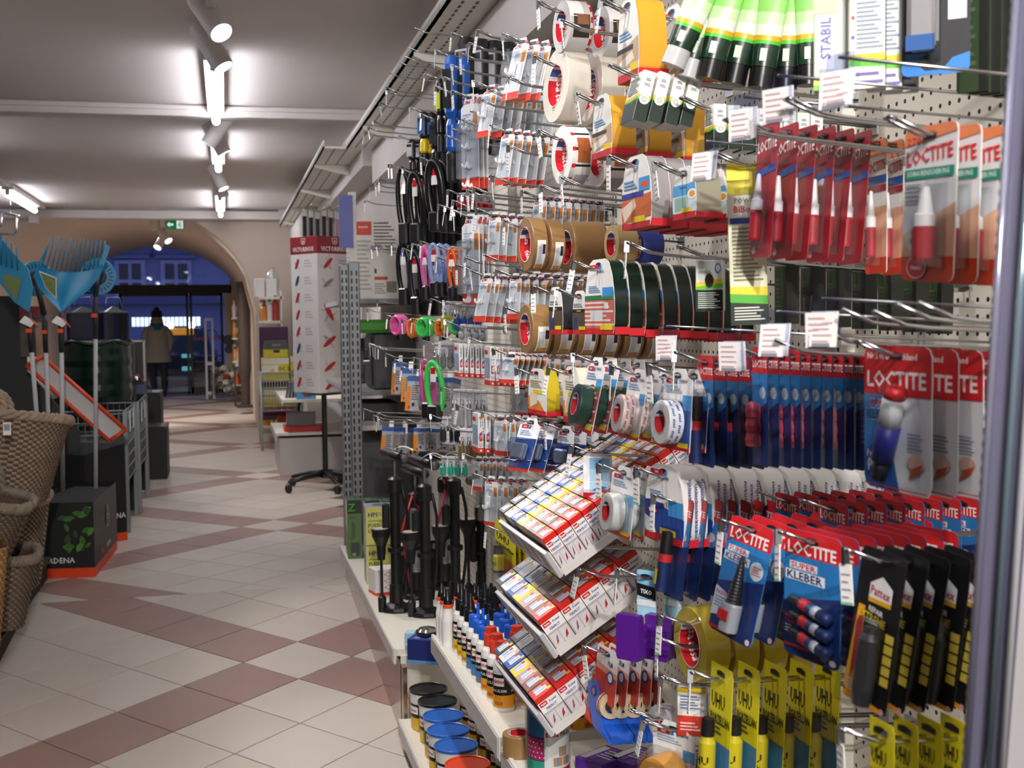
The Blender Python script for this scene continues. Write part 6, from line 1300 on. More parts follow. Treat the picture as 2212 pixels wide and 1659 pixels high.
def rake(label, Y, px0, tip, pbot, cropped=False):
    t = thing('leaf_scoop', label, 'garden tool', (0, 0, 0), (0, 0, 0), 'blue garden tools in the bin'); f = lambda x, y, dy=0: atY(x + px0, y, Y + dy)
    top = f(132, 676); pole(t, top, atY(*pbot, Y + .05), True)
    # shovel-like shell: curved sheet between the tip and the comb
    rows = [((132, 674), (132, 674)), ((108, 650), (160, 652)), ((84, 622), (190, 628)), ((73, 596), (214, 600)), ((80, 572), (224, 575))]
    q = G(); n = 12
    for side, off in ((0, 0), (1, .006)):
        vs = []
        for k, (l, r) in enumerate(rows):
            for j in range(n + 1):
                u = j / n; sag = (.0, .03, .05, .065, .07)[k] * (1 - (2 * u - 1) ** 2); ys = 14 * (1 - (2 * u - 1) ** 2) if k == 4 else 0
                vs.append(f(l[0] + (r[0] - l[0]) * u, l[1] + (r[1] - l[1]) * u + ys, sag + off))
        q.add(vs, [(k * (n + 1) + j, k * (n + 1) + j + 1, (k + 1) * (n + 1) + j + 1, (k + 1) * (n + 1) + j) for k in range(4) for j in range(n)], TEAL, True)
    q.build('shell', t)
    for j in range(14):
        u = j / 13; b = f(90 + 130 * u, 575 + 14 * (1 - (2 * u - 1) ** 2), .07 * (1 - (2 * u - 1) ** 2)); e = f(109 + 118 * u, 512 + 8 * u, .02)
        q = G(); q.tube([b, b + (e - b) * .5 + Vector((0, .015, 0)), e], [.0045, .004, .003], TEAL, 5); q.build('tine', t)
    for P in (((80, 572), (100, 535), (106, 522), (92, 560)), ((224, 575), (238, 532), (228, 528), (214, 572))):
        q = G(); q.prism([f(*c, .0) for c in P], (0, .02, 0), TEAL); q.build('side_cheek', t)
    q = G(); st = [f(*c, -.004) for c in ((84, 585), (122, 600), (122, 646), (98, 622))]; q.prism(st, (0, .003, 0), PAPER); c0 = sum(st, Vector()) / 4
    q.prism([c0 + (s - c0) * .9 + Vector((0, -.002, 0)) for s in st], (0, .001, 0), LAW); q.lathe([(.022, 0), (.024, 0)], mat('#9aa85a'), 14, 'y', (c0.x, c0.y - .004, c0.z)); q.build('sticker', t)
rake('blue leaf scoop with upright tines, centre of the garden bin', 7.2, 0, None, (136, 1060))
def half_rake():
    t = thing('leaf_scoop', 'blue leaf scoop cut by the left edge', 'garden tool', (0, 0, 0), (0, 0, 0), 'blue garden tools in the bin'); Y = 7.15
    pole(t, atY(62, 676, Y), atY(92, 1060, Y), True)
    q = G(); O = [(62, 674), (30, 652), (-10, 600), (-40, 560), (-40, 480), (0, 512), (40, 560), (60, 580), (70, 622)]
    q.prism([atY(*c, Y) for c in O], (0, .03, 0), TEAL); q.build('shell', t)
    for j in range(7):
        q = G(); q.tube([atY(-30 + j * 11, 480 + j * 9, Y - .012), atY(-34 + j * 12, 560 + j * 4, Y - .012)], .004, mat('#0d6f98', .35), 5); q.build('tine', t)
    q = G(); q.prism([atY(*c, Y - .006) for c in ((8, 590), (46, 602), (36, 650), (6, 612))], (0, .003, 0), LAW); q.build('sticker', t)
half_rake()
def disc_tool(label, cx, cy, r, Y, ptop, pbot):
    t = thing('roller_edger', label, 'garden tool', (0, 0, 0), (0, 0, 0), 'blue garden tools in the bin'); c = atY(cx, cy, Y); R = r * depth(c) / F
    pole(t, atY(*ptop, Y - .03), atY(*pbot, Y), False)
    q = G(); q.lathe([(0, -.008), (R * .96, -.008), (R, 0), (R * .96, .008), (0, .008)], TEAL, 32, 'y', c, sx=.93); q.build('disc', t)
    q = G(); q.lathe([(0, -.03), (R * .4, -.028), (R * .44, -.008)], GRIPM, 20, 'y', c); q.tube([c + Vector((0, -.03, 0)), atY(*ptop, Y - .03)], .016, GRIPM, 8); q.build('hub', t)
    q = G()
    for i in range(24):
        a_ = 2 * PI * i / 24; v = Vector((math.cos(a_) * .93, 0, math.sin(a_))); s_ = Vector((-math.sin(a_), 0, math.cos(a_))) * R * .03
        q.poly([c + v * R * .6 - s_ + Vector((0, -.0095, 0)), c + v * R * .85 - s_ + Vector((0, -.0095, 0)), c + v * R * .85 + s_ + Vector((0, -.0095, 0)), c + v * R * .6 + s_ + Vector((0, -.0095, 0))], BLACK)
    stuffit(q.build('slots', t))
disc_tool('blue slotted disc edger right of the scoop', 212, 598, 40, 7.5, (206, 640), (207, 1055))
disc_tool('blue slotted disc edger behind the two scoops', 78, 602, 38, 7.6, (96, 680), (110, 1050))
# ---- dark green sack bin, lanterns, dark cabinet
c = atY(212, 866, 8.9); R = 72 * depth(c) / F; zt = atY(212, 740, 8.9).z
t = thing('garden_sack', 'dark green glossy garden sack behind the tools', 'sack', (c.x, c.y, c.z)); SK = mat('#10241a', .18)
q = G(); pr = [(0, 0), (R * .96, .0)]; H = zt - c.z
for i in range(9): pr.append((R * (1 + .02 * math.sin(i * 2.3)), H * (i + 1) / 10))
q.lathe(pr + [(R * .97, H), (R * .5, H * 1.04), (0, H * 1.03)], SK, 28); q.build('body', t)
q = G(); P = [(R * 1.0 * math.cos(a_), R * 1.0 * math.sin(a_), H * (1 + .03 * math.sin(5 * a_))) for a_ in [2 * PI * i / 40 for i in range(40)]]; q.tube(P, .012, SK, 6, True); q.build('rim', t)
def lantern(px, pt_, pb, wpx, Y, label):
    c = atY(px, pb, Y); h = (pb - pt_) * depth(c) / F; r = wpx / 2 * depth(c) / F
    t = thing('glass_lantern', label, 'lantern', c, (0, 0, .3), 'glass lanterns behind the sack')
    for z in (0, h * .8):
        q = G(); q.box(-r, r, -r, r, z, z + h * .05, mat('#5a5a5c', .4, .6), .004); q.build('frame', t)
    for i in range(4):
        q = G(); x, y = ((-1, -1), (1, -1), (1, 1), (-1, 1))[i]; q.box(x * r * .94 - .006, x * r * .94 + .006, y * r * .94 - .006, y * r * .94 + .006, 0, h * .8, mat('#3a3a3c', .4, .6)); q.build('post', t)
        q = G(); a_ = i * PI / 2; v = Vector((math.cos(a_), math.sin(a_), 0)) * r * .92; s_ = Vector((-math.sin(a_), math.cos(a_), 0)) * r * .9; q.poly([v - s_ + Vector((0, 0, h * .05)), v + s_ + Vector((0, 0, h * .05)), v + s_ + Vector((0, 0, h * .8)), v - s_ + Vector((0, 0, h * .8))], mat('#8c8c90', .06, 0, 'clear')); q.build('pane', t)
    q = G(); q.lathe([(r * .95, h * .85), (r * .4, h * .95), (r * .15, h * 1.0), (0, h)], mat('#6a6a6c', .35, .6), 4, a0=PI / 4, a1=2 * PI + PI / 4, smooth=False); q.build('roof', t)
    q = G(); q.tube([(-r * .7, 0, h * .9), (-r * .5, 0, h * 1.25), (r * .5, 0, h * 1.25), (r * .7, 0, h * .9)], .004, CHROME, 5); q.build('handle', t)
for lx, ly in ((247, 9.6), (182, 9.7)):
    c = atY(lx, 741, ly); q = G(); q.box(c.x - .14, c.x + .14, ly - .14, ly + .14, 0, c.z, mat('#26272a', .6)); tag(q.build('pedestal'), f'dark pedestal under the {"right" if lx > 200 else "left"} glass lantern', 'pedestal')
lantern(247, 662, 740, 52, 9.6, 'glass lantern with metal roof right above the sack')
lantern(182, 662, 742, 60, 9.7, 'glass lantern with metal roof behind the scoop')
# plinth the sack and lanterns stand on
c = atY(212, 866, 8.9); q = G(); q.box(c.x - .75, -1.22, 8.62, 10.0, 0, c.z, mat('#26272a', .6)); tag(q.build('pedestal'), 'dark low pedestal under the sack and lanterns', 'pedestal')
t = thing('dark_cabinet', 'black panel cabinet with aluminium edge left of the door', 'cabinet', (0, 0, 0)); a_, b_ = atY(283, 735, 10.6), atY(314, 858, 10.6)
q = G(); q.box(a_.x, b_.x, 10.6, 10.9, 0, a_.z, mat('#121314', .35)); q.build('body', t)
for x in (a_.x, b_.x):
    q = G(); q.box(x - .008, x + .008, 10.58, 10.6, 0, a_.z, STEEL); q.build('edge', t)
q = G(); q.box(a_.x, b_.x, 10.58, 10.6, a_.z - .015, a_.z, STEEL); q.build('edge', t)
# ---- wire display cages
WIRE = mat('#8b9293', .35, .8)
def cage(label, x, y0, y1, z0, z1, dx, n):
    t = thing('wire_cage', label, 'wire basket', (x, y0, 0), (0, 0, 0), 'grey wire cages left of the aisle'); L = y1 - y0
    for (a_, b_) in ((0, 0), (0, L), (-dx, 0), (-dx, L)):
        q = G(); q.box(a_ - .016, a_ + .016, b_ - .016, b_ + .016, 0, z1, WIRE, .003); q.build('post', t)
    q = G()
    for i in range(n + 1):
        z = z0 + (z1 - z0) * i / n; q.tube([(0, 0, z), (0, L, z)], .006, WIRE, 4); q.tube([(0, 0, z), (-dx, 0, z)], .006, WIRE, 4)
    k = int(L / .055)
    for i in range(1, k): q.tube([(0, L * i / k, z0), (0, L * i / k, z1)], .0022, WIRE, 4)
    k = int(dx / .04)
    for i in range(1, k): q.tube([(-dx * i / k, 0, z0), (-dx * i / k, 0, z1)], .0022, WIRE, 4)
    stuffit(q.build('mesh', t))
    for y in (L * .3, L * .7):
        q = G(); q.box(.012, .014, y - .03, y + .03, z1 - .16, z1 - .02, PAPER); q.build('price_tag', t)
    q = G(); q.box(-dx + .02, -.02, .02, L - .02, z0, z0 + (z1 - z0) * .55, mat('#565d5d', .8)); q.build('liner', t)
cage('nearer grey wire cage beside the garden display', -.67, 8.45, 9.25, .34, .82, .55, 6)
cage('farther grey wire cage beside the garden display', -.65, 9.3, 10.2, .34, .82, .5, 6)
t = thing('gift_bag', 'crumpled clear bag with pink ribbon on the wire cage', 'bag', atY(300, 850, 9.6))
q = G(); rb = random.Random(5); q.lathe([(0, 0), (.09, 0), (.1, .04), (.06, .09), (.02, .1), (.05, .13)], mat('#d8dce4', .1, 0, 'clear'), 11, smooth=False); q.lathe([(0, 0), (.07, 0), (.05, .06), (0, .07)], mat('#5f6f7c', .5), 9); q.build('wrap', t)
q = G(); q.tube([(-.02, 0, .08), (-.06, 0, .16), (0, -.02, .14), (.03, 0, .09)], .008, mat('#a81c4a', .4), 5); q.build('ribbon', t)
# ---- black crates along the aisle
for k, (x0, x1, yt, yb, Y) in enumerate(((328, 362, 922, 1036, 11.3), (326, 348, 848, 925, 11.9))):
    a_, b_ = atY(x0, yt, Y), atY(x1, yb, Y)
    t = thing('black_crate', f'{("lower nearer", "upper farther")[k]} black crate beside the aisle', 'crate', (a_.x, Y, 0), (0, 0, 0), 'black crates by the aisle'); w_, h_ = b_.x - a_.x, a_.z
    q = G(); q.box(-.1, w_, 0, .5, 0, h_, mat('#0f1011', .5), .006); q.build('body', t)
    q = G(); q.box(w_ - .015, w_ + .003, -.004, .5, h_ - .02, h_, mat('#3a3434', .5)); q.build('lid_edge', t)
# ================================================================== FAR RIGHT: SAFES, KNIFE STAND, SHELVES
def mpx(p): return depth(p) / F
# shelf bay with safes behind the grey posts
DG = mat('#4c4d50', .5); SGY = mat('#6d6f73', .45)
for k, (py, nm) in enumerate(((640, 'upper'), (862, 'middle'), (932, 'lower'))):
    p = atX(800, py, .74)
    shelf(f'{nm} grey shelf board carrying the safes', .72, 1.1, 7.15, 9.0, p.z, .03, mats=(mat('#8f9092', .5), mat('#a8a9ab', .5)))
def safe(x, y, z, s, h, label):
    t = thing('safe', label, 'safe', (x, y, z), (0, 0, math.radians(-90)), 'dark grey safes on the shelves')
    q = G(); q.box(-s / 2, s / 2, 0, s * .9, 0, h, DG, .012); q.build('body', t)
    q = G(); q.box(-s * .42, s * .42, -.012, 0, h * .07, h * .93, mat('#3c3d40', .45), .006); d_ = q.build('door', t)
    q = G(); q.lathe([(0, -.05), (.02, -.05), (.022, -.012)], CHROME, 14, 'y', (s * .2, 0, h * .5)); q.build('handle', d_)
    q = G(); q.box(-s * .25, s * .0, -.016, -.012, h * .45, h * .7, BLACK, .003); q.build('keypad', d_)
zs = [atX(800, py, .74).z for py in (640, 862, 932)]
safe(.86, 7.5, zs[1], .40, zs[0] - zs[1] - .2, 'dark grey safe on the middle shelf'); safe(.86, 8.3, zs[1], .36, .3, 'smaller dark grey safe behind on the middle shelf')
q = G(); q.box(.74, 1.08, 7.2, 7.9, .06, zs[2] - .12, DG, .012); t = tag(q.build('safe'), 'large dark safe standing below the lowest shelf', 'safe')
q = G(); q.box(.735, .745, 7.28, 7.82, .12, zs[2] - .18, mat('#343538', .45), .004); q.build('door', t)
q = G(); q.box(.76, 1.0, 7.25, 7.7, zs[2], zs[2] + .1, mat('#3a3a3c', .5), .004); tag(q.build('flat_carton'), 'flat dark carton with white print on the lower safe shelf', 'carton')
q = G(); q.box(.76, .95, 7.22, 7.5, zs[0] - .2, zs[0] - .12, mat('#4f9a3c', .6), .02); tag(q.build('green_bag'), 'green soft bag lying under the upper safe shelf', 'bag')
a = atX(768, 458, .72); b = atX(855, 630, .72)
t = thing('safe_carton', 'white safe carton with red header on the upper shelf', 'carton', (.74, 7.15, zs[0] + .001)); hS = 172 * mpx((.74, 7.15, 1.6))
q = G(); q.box(0, .26, 0, .45, 0, hS, mat('#e6e3dd', .5), .003)
def ff(x, z, e): return (.13 + x, -e, hS + z)
decals(q, [('r', .02, .8, .4, .97, '#cf3a2c'), ('t', 'SentrySafe', .21, .9, .04, '#f2e8e4', .5, 0, .7), ('l', .45, .6, .95, .97, 9, '#6a6660'), ('l', .06, .1, .38, .75, 12, '#b5b0a8'), ('r', .45, .24, .75, .28, '#c8402c'), ('p', [(.72, .08), (.95, .08), (.95, .22), (.72, .22)], '#8a8782'), ('l', .45, .06, .7, .2, 5, '#8a8782'), ('r', .45, .32, .5, .38, '#3a3a38'), ('t', 'The SentrySafe', .68, .96, .025, '#4a4640', .5, 0, .8), ('t', 'La maison', .6, .78, .025, '#4a4640', .5, 0, .8), ('t', 'El hogar', .58, .64, .025, '#4a4640', .5, 0, .8)], .26, hS, ff)
def fl(x, z, e): return (-e, .22 - x, hS + z)
decals(q, [('r', .1, .8, .9, .97, '#cf3a2c'), ('l', .1, .1, .9, .75, 12, '#b5b0a8')], .44, hS, fl); q.build('carton', t)
hp = atY(758, 460, 7.05); q = G(); q.box(hp.x - .01, hp.x + .03, 7.05, 7.1, 0, hp.z + .12, SHELFM); q.box(hp.x - .07, hp.x + .01, 7.03, 7.05, hp.z - .2, hp.z + .1, mat('#6a72b4', .5)); tag(q.build('blue_header'), 'blue header panel on a cream upright above the knife stand', 'sign')
# ---- rotating pocket-knife stand
C0 = atZ(704, 1056, 0); m_ = mpx(C0); zb = CAMZ + (702 - 850) * m_; zt = CAMZ + (702 - 556) * m_; zh = CAMZ + (702 - 520) * m_
t = thing('knife_stand', 'white pocket knife stand with red header on a black castor base', 'display stand', C0, (0, 0, math.radians(33)))
s = .355
q = G(); q.box(-s / 2, s / 2, -s / 2, s / 2, zb, zt, mat('#dfdcd8', .4), .003); col_ = q.build('column', t)
q = G(); q.box(-s / 2 - .004, s / 2 + .004, -s / 2 - .004, s / 2 + .004, zt, zh, mat('#8e1f2a', .45), .003); hd = q.build('header', t)
hh = zh - zt
for fn in (lambda x, z, e: (x, -s / 2 - .005 - e, zh + z), lambda x, z, e: (-s / 2 - .005 - e, -x, zh + z)):
    q = G(); decals(q, [('t', 'VICTORINOX', .5, .26, .28, '#efe6e2', .5, 0, .8, .8), ('p', [(.42, .9), (.58, .9), (.57, .62), (.5, .52), (.43, .62)], '#efe6e2'), ('p', [(.435, .87), (.565, .87), (.555, .64), (.5, .56), (.445, .64)], '#8e1f2a'), ('r', .47, .68, .53, .72, '#efe6e2'), ('r', .49, .62, .51, .8, '#efe6e2')], s, hh, fn); q.build('lettering', hd)
rk = random.Random(11)
def knife(fn, x, z, sz, ang, c='#c02226'):
    q = G(); ca, sa = math.cos(ang), math.sin(ang); T = lambda u, v, e: fn(x + (u * ca - v * sa) * sz, z + (u * sa + v * ca) * sz, e)
    for i in range(rk.randint(2, 6)):
        b = rk.uniform(.6, 2.6) * rk.choice((-1, 1)); q.poly([T(-.5 + .2 * i, 0, .001), T(-.42 + .2 * i, 0, .001), T(-.42 + .2 * i + math.cos(b) * .9, math.sin(b) * .9, .001), T(-.5 + .2 * i + math.cos(b) * .95, math.sin(b) * .95, .001)], '#7b7e84')
    q.prism([T(.95 * math.cos(a_), .24 * math.sin(a_), .002) for a_ in [2 * PI * i / 12 for i in range(12)]], Vector(T(0, 0, .008)) - Vector(T(0, 0, .002)), mat(c, .3)); q.build('knife', col_)
ffr = lambda x, z, e: (x, -s / 2 - e, z); flf = lambda x, z, e: (-s / 2 - e, -x, z); Hc = zt - zb
for i, (v, sz, an) in enumerate(((.93, .065, .8), (.79, .065, .6), (.58, .085, -1.0), (.37, .08, .6), (.19, .07, .6), (.06, .065, .7))): knife(ffr, -.07, zb + Hc * v, sz, an, '#c02226' if i != 1 else '#8a8c90')
for i in range(8): knife(flf, -.09, zb + Hc * (.93 - .122 * i), .05, 1.1, '#c02226' if i not in (1, 5) else '#2a3a7a')
q = G()
for i in range(8): decals(q, [('l', .5, .9 - .122 * i, .8, .96 - .122 * i, 3, '#b9b4ae')], s, Hc, lambda x, z, e: flf(x, zt + z, e))
for i in range(6): decals(q, [('l', .62, .86 - .16 * i, .92, .96 - .16 * i, 5, '#b9b4ae')], s, Hc, lambda x, z, e: ffr(x, zt + z, e))
stuffit(q.build('price_print', col_))
q = G(); q.lathe([(0, .1), (.2, .1), (.2, .12), (.022, .13), (.022, zb - .02), (.21, zb - .012), (.21, zb)], BLACK, 20, 'z', (0, 0, 0)) if False else q.lathe([(.05, .1), (.04, .14), (.022, .16), (.022, zb - .03), (.16, zb - .02), (.2, zb)], BLACK, 18); q.build('pole', t)
for i in range(5):
    a_ = 2 * PI * i / 5 + .55; ex, ey = .36 * math.cos(a_), .36 * math.sin(a_)
    q = G(); q.tube([(0, 0, .14), (ex * .5, ey * .5, .12), (ex, ey, .085)], [.028, .022, .015], BLACK, 7); lg = q.build('base_arm', t)
    q = G(); q.lathe([(0, -.012), (.034, -.012), (.036, 0), (.034, .012), (0, .012)], BLACK, 14, 'x', (ex, ey, .036)); q.box(ex - .012, ex + .012, ey - .012, ey + .012, .05, .09, CHROME, .003); q.build('castor', lg)
# ---- utensils on hooks above the stand
for k in range(7):
    p = atY(658 + 14 * k, 462 + 3 * (k % 3), 10.9); t = thing('kitchen_tool', f'{ORD[k] if k else "leftmost"} kitchen utensil hanging above the knife stand', 'utensil', p, (0, 0, .4), 'utensils above the knife stand')
    q = G(); q.box(-.02, .02, 0, .012, -.2, 0, mat(('#26262c', '#1d2a2a', '#2a2a30', '#23252b', '#2c2c30', '#b08a94', '#d8d8da')[k], .4), .006); q.build('handle', t)
    q = G(); q.box(-.022, .022, -.003, 0, -.02, .05, mat(('#c9d8c0', '#d8d8d8')[k % 2]), .002); q.build('label', t)
    q = G(); q.tube([(0, .02, .04), (-.0, -.12, .05), (0, -.15, .08)], .005, CHROME, 5); q.build('hook_wire', t)
# ---- white shelf ends beside the stand
def far_shelf(px, py, X, y0, y1, label, lip=.05):
    p = atX(px, py, X); shelf(label, X, 1.1, y0, y1, p.z, lip); return p.z
z1_ = far_shelf(640, 905, .47, 10.9, 12.4, 'white shelf with blue card behind the knife stand')
z2_ = far_shelf(630, 1010, .42, 11.2, 12.4, 'white bottom shelf with red tray behind the knife stand', .07)
q = G(); q.box(.45, 1.1, 11.22, 12.4, 0, z2_ - .05, mat('#cbc7c0', .5)); tag(q.build('plinth'), 'pale base block under the bottom shelf behind the knife stand', 'plinth')
p = atX(672, 905, .55); t = thing('display_card', 'blue and white folded card with red picture on the white shelf', 'card', (.6, 10.95, z1_), (0, 0, .1)); q = G(); q.prism([(0, 0, 0), (.17, 0, 0), (.17, 0, .14), (0, 0, .06)], (0, .02, 0), mat('#4fa6dc', .5)); q.box(.06, .13, -.003, 0, .02, .08, mat('#b0443c')); q.build('card', t)
for k in range(5):
    q = G(); q.box(-.012, .012, -.02, .02, 0, .16, mat('#5a5e66', .3, .4), .004); tag(q.build('pocket_tool', None, (.52 + .03 * k, 11.2 + .02 * k, z1_), (.35, .2, 0)), f'{ORD[k] if k else "leftmost"} grey pocket tool leaning on the white shelf', 'tool', 'pocket tools on the white shelf')
t = thing('picture_tray', 'clear box on red tray on the bottom white shelf', 'box', (.5, 11.3, z2_)); q = G(); q.box(0, .36, 0, .25, 0, .05, mat('#c4211c', .4), .004); q.build('red_tray', t)
q = G(); q.box(.03, .28, .02, .22, .05, .17, mat('#8a8284', .3), .004); q.box(.02, .29, .015, .225, .05, .18, CLEAR); q.build('clear_box', t)
t = thing('mop', 'yellow and black cleaning head leaning at the white shelf', 'mop', atZ(622, 1005, 0)); q = G(); q.prism([(-.06, 0, .02), (.1, 0, .02), (.08, 0, .2), (.04, 0, .2)], (0, .06, 0), mat('#e2c81e', .45)); q.build('head', t)
q = G(); q.box(-.07, .11, -.02, .08, 0, .025, BLACK, .006); q.build('pad', t)
q = G(); q.tube([(.06, .03, .2), (.18, .1, .9)], .014, BLACK, 8); q.build('pole', t)
# ---- wire table with yellow cleaner boxes
A0 = atZ(567, 974, 0); YW = A0.y; mw = mpx(A0); X0 = A0.x; WIRT = mat('#b4b8b8', .35, .6); X1 = atY(640, 900, YW).x + .05; zw0 = CAMZ + (702 - 890) * mw; zw1 = CAMZ + (702 - 808) * mw
t = thing('wire_table', 'silver wire basket table carrying yellow cleaner boxes', 'wire basket', (X0, YW, 0)); Wd = X1 - X0; Ld = .7
for x in (0, Wd):
    for y in (0, Ld):
        q = G(); q.tube([(x, y, 0), (x, y, zw1)], .014, WIRT, 8); q.build('leg', t)
q = G()
for i in range(6):
    z = zw0 + (zw1 - zw0) * i / 5; q.tube([(0, 0, z), (Wd, 0, z), (Wd, Ld, z), (0, Ld, z)], .009, WIRT, 4, True)
for i in range(1, 14): q.tube([(Wd * i / 14, 0, zw0), (Wd * i / 14, 0, zw1)], .0045, WIRT, 4)
for i in range(1, 14): q.tube([(0, Ld * i / 14, zw0), (0, Ld * i / 14, zw1)], .0045, WIRT, 4)
for i in range(1, 10): q.tube([(Wd * i / 10, 0, zw0), (Wd * i / 10, Ld, zw0)], .0045, WIRT, 4)
stuffit(q.build('mesh', t))
YB_ = mat('#e0cf2a', .45)
def ybox(px0, px1, py0, py1, dy, label, front, body='#e0cf2a', name='cleaner_carton'):
    a = atY(px0, py0, YW + dy); b = atY(px1, py1, YW + dy); w_, h_ = b.x - a.x, a.z - b.z
    t = thing(name, label, 'carton', (a.x, a.y, b.z)); g = boxg(w_, h_, .3, {'front': front}, .003, body); g.v = [(v[0] + w_ / 2, v[1], v[2] + h_) for v in g.v]; g.build('carton', t)
ybox(565, 625, 774, 824, .03, 'yellow and white cleaner carton lettered OC 3 on the wire table', [('r', 0, .75, 1, 1, '#e9e7dc'), ('t', 'OC 3', .8, .55, .16, '#2a2a26'), ('p', [(0, .7), (.6, .7), (0, .2)], '#e9e7dc'), ('r', .45, .4, .6, .7, '#f4f2ea')])
ybox(627, 645, 770, 826, .05, 'second yellow cleaner carton at the right of the wire table', [('r', 0, .8, 1, 1, '#e9e7dc'), ('l', .1, .2, .9, .5, 2, '#4a4a3c')])
ybox(568, 640, 842, 890, .1, 'yellow striped carton inside the wire table', [('r', 0, .6, 1, 1, '#efe9c0'), ('r', 0, .0, 1, .25, '#7a2a4a')])
t = thing('toolbox', 'yellow toolbox with dark grey lid on the cleaner carton', 'toolbox', atY(570, 774, YW + .06)); w_ = 52 * mw
q = G(); q.box(0, w_, 0, .25, 0, .1, YB_, .01); q.build('case', t)
q = G(); q.prism([(0, 0, .1), (w_, 0, .1), (w_ * .95, 0, .19), (w_ * .07, 0, .19)], (0, .25, 0), mat('#55575c', .5)); q.box(w_ * .35, w_ * .7, -.006, 0, .13, .155, mat('#8f8a78')); q.build('lid', t)
q = G(); q.box(w_ * .4, w_ * .65, -.01, 0, .06, .09, BLACK, .003); q.build('latch', t)
t = thing('purple_panel', 'purple display panel standing behind the toolbox', 'panel', (atY(562, 820, YW + .5).x, YW + .5, 0)); w_ = 62 * mpx((0, YW + .5, 1)); q = G(); zt_ = CAMZ + (702 - 709) * mpx((0, YW + .5, 1)); q.box(0, w_, 0, .03, .3, zt_, mat('#4a1f4e', .5), .01); q.build('panel', t)
q = G(); q.box(.02, w_ - .02, -.006, 0, zt_ - .2, zt_ - .16, mat('#35163a')); q.build('groove', t)
t = thing('red_canister', 'red canister seen through the wire table', 'canister', (X0 + .3, YW + .35, 0)); q = G(); q.lathe([(0, .1), (.12, .1), (.125, .12), (.125, zw0 - .08), (.08, zw0 - .06), (0, zw0 - .05)], mat('#b03024', .45), 18); q.build('drum', t)
q = G(); q.box(-.14, .14, -.14, .14, 0, .1, mat('#cfcabd', .5), .02); q.build('foot', t)
# ---- far shelves with bags and bottles
SHF = [('#c23a2c', 'red'), ('#e08a2c', 'orange'), ('#e8e4de', 'white'), ('#d8c83a', 'yellow'), ('#3a7a3a', 'green'), ('#7a2a5a', 'plum')]
def far_rack(px, X, Y0, Y1, rows, label, seed, wpk=.1):
    rr = random.Random(seed); t = thing('shop_rack', label, 'shelf unit', (X, Y0, 0), (0, 0, 0)); D_ = .25
    q = G(); q.box(D_ - .02, D_, 0, Y1 - Y0, 0, rows[-1] + .35, SHELFM); q.build('back', t)
    for z in rows:
        q = G(); q.box(0, D_, 0, Y1 - Y0, z - .03, z, SHELFM, .004); q.build('board', t)
    for z in rows:
        n = int((Y1 - Y0) / wpk)
        for i in range(n + 2):
            c, nm = rr.choice(SHF); h_ = rr.uniform(.2, .3); y = Y0 + .03 + (max(0, i - 2) + .5) * (Y1 - Y0 - .06) / n
            b = thing('goods_pack', f'{nm} pack, {ORD[min(i, 15)] if i else "nearest"} on the {("bottom", "second", "third", "top")[rows.index(z)]} shelf of the {label.split()[0]} rack', 'pack', (X + (.045, .11, .175)[min(i, 2) if i < 3 else 0], y, z), (0, 0, rr.uniform(-.2, .2)), f'packs on the {label.split()[0]} rack')
            q = G(); w_ = min(.036, wpk * .42)
            if rr.random() < .5: q.lathe([(0, 0), (w_, 0), (w_, h_ * .7), (w_ * .4, h_ * .85)], mat(c, .35), 10); q.build('bottle', b); q = G(); q.lathe([(w_ * .42, h_ * .84), (w_ * .42, h_), (0, h_)], mat(rr.choice(SHF)[0], .4), 8); q.build('cap', b)
            else:
                q.lathe([(w_ * .9, 0), (w_ * 1.1, h_ * .3), (w_ * .9, h_ * .8), (w_ * .8, h_ * .92), (w_ * .9, h_)], mat(c, .3), 8, smooth=False); q.poly([(w_ * .6, -w_ * .9, h_ * .3), (-w_ * .6, -w_ * .9, h_ * .3), (-w_ * .6, -w_ * .8, h_ * .7), (w_ * .6, -w_ * .8, h_ * .7)], mat('#e8e2d8')); q.build('pouch', b)
            if i: pass
    return t
far_rack(0, .39, 14.35, 15.3, [.2, .62, 1.02, 1.42], 'bright snack rack past the wire table with colourful bags', 3, .11)
far_rack(0, .10, 21.4, 23.6, [.35, .75, 1.15, 1.5], 'distant rack with red and orange bottles by the door', 4, .2)
for k, (px0, px1) in enumerate(((549, 572), (574, 598))):
    a = atY(px0, 602, 14.5); b = atY(px1, 640, 14.5); q = G(); q.box(a.x, b.x, 14.5, 14.8, 1.70, a.z + .0, mat('#d8d6d2', .5), .004); tag(q.build('white_carton'), f'{("left", "right")[k]} white carton on top of the snack rack', 'carton', 'white cartons on the snack rack')
q = G(); q.box(.38, .66, 14.35, 15.3, 1.67, 1.70, SHELFM); tag(q.build('rack_top'), 'cream top board of the bright snack rack', 'shelf')
t = thing('stand_fan', 'silver oval mirror fan standing on the snack rack', 'fan', Vector((atY(590, 605, 15.0).x, 15.0, 1.70))); q = G(); q.lathe([(0, -.03), (.16, -.02), (.17, 0), (.16, .02), (0, .03)], mat('#b4b2b2', .2, .8), 24, 'y', (0, 0, .2), sx=.45); q.build('cage', t)
q = G(); q.tube([(0, 0, 0), (0, 0, .1)], .015, CHROME); q.lathe([(0, 0), (.08, 0), (.06, .02), (0, .03)], mat('#7a5a4a', .5), 14); q.build('stand', t)
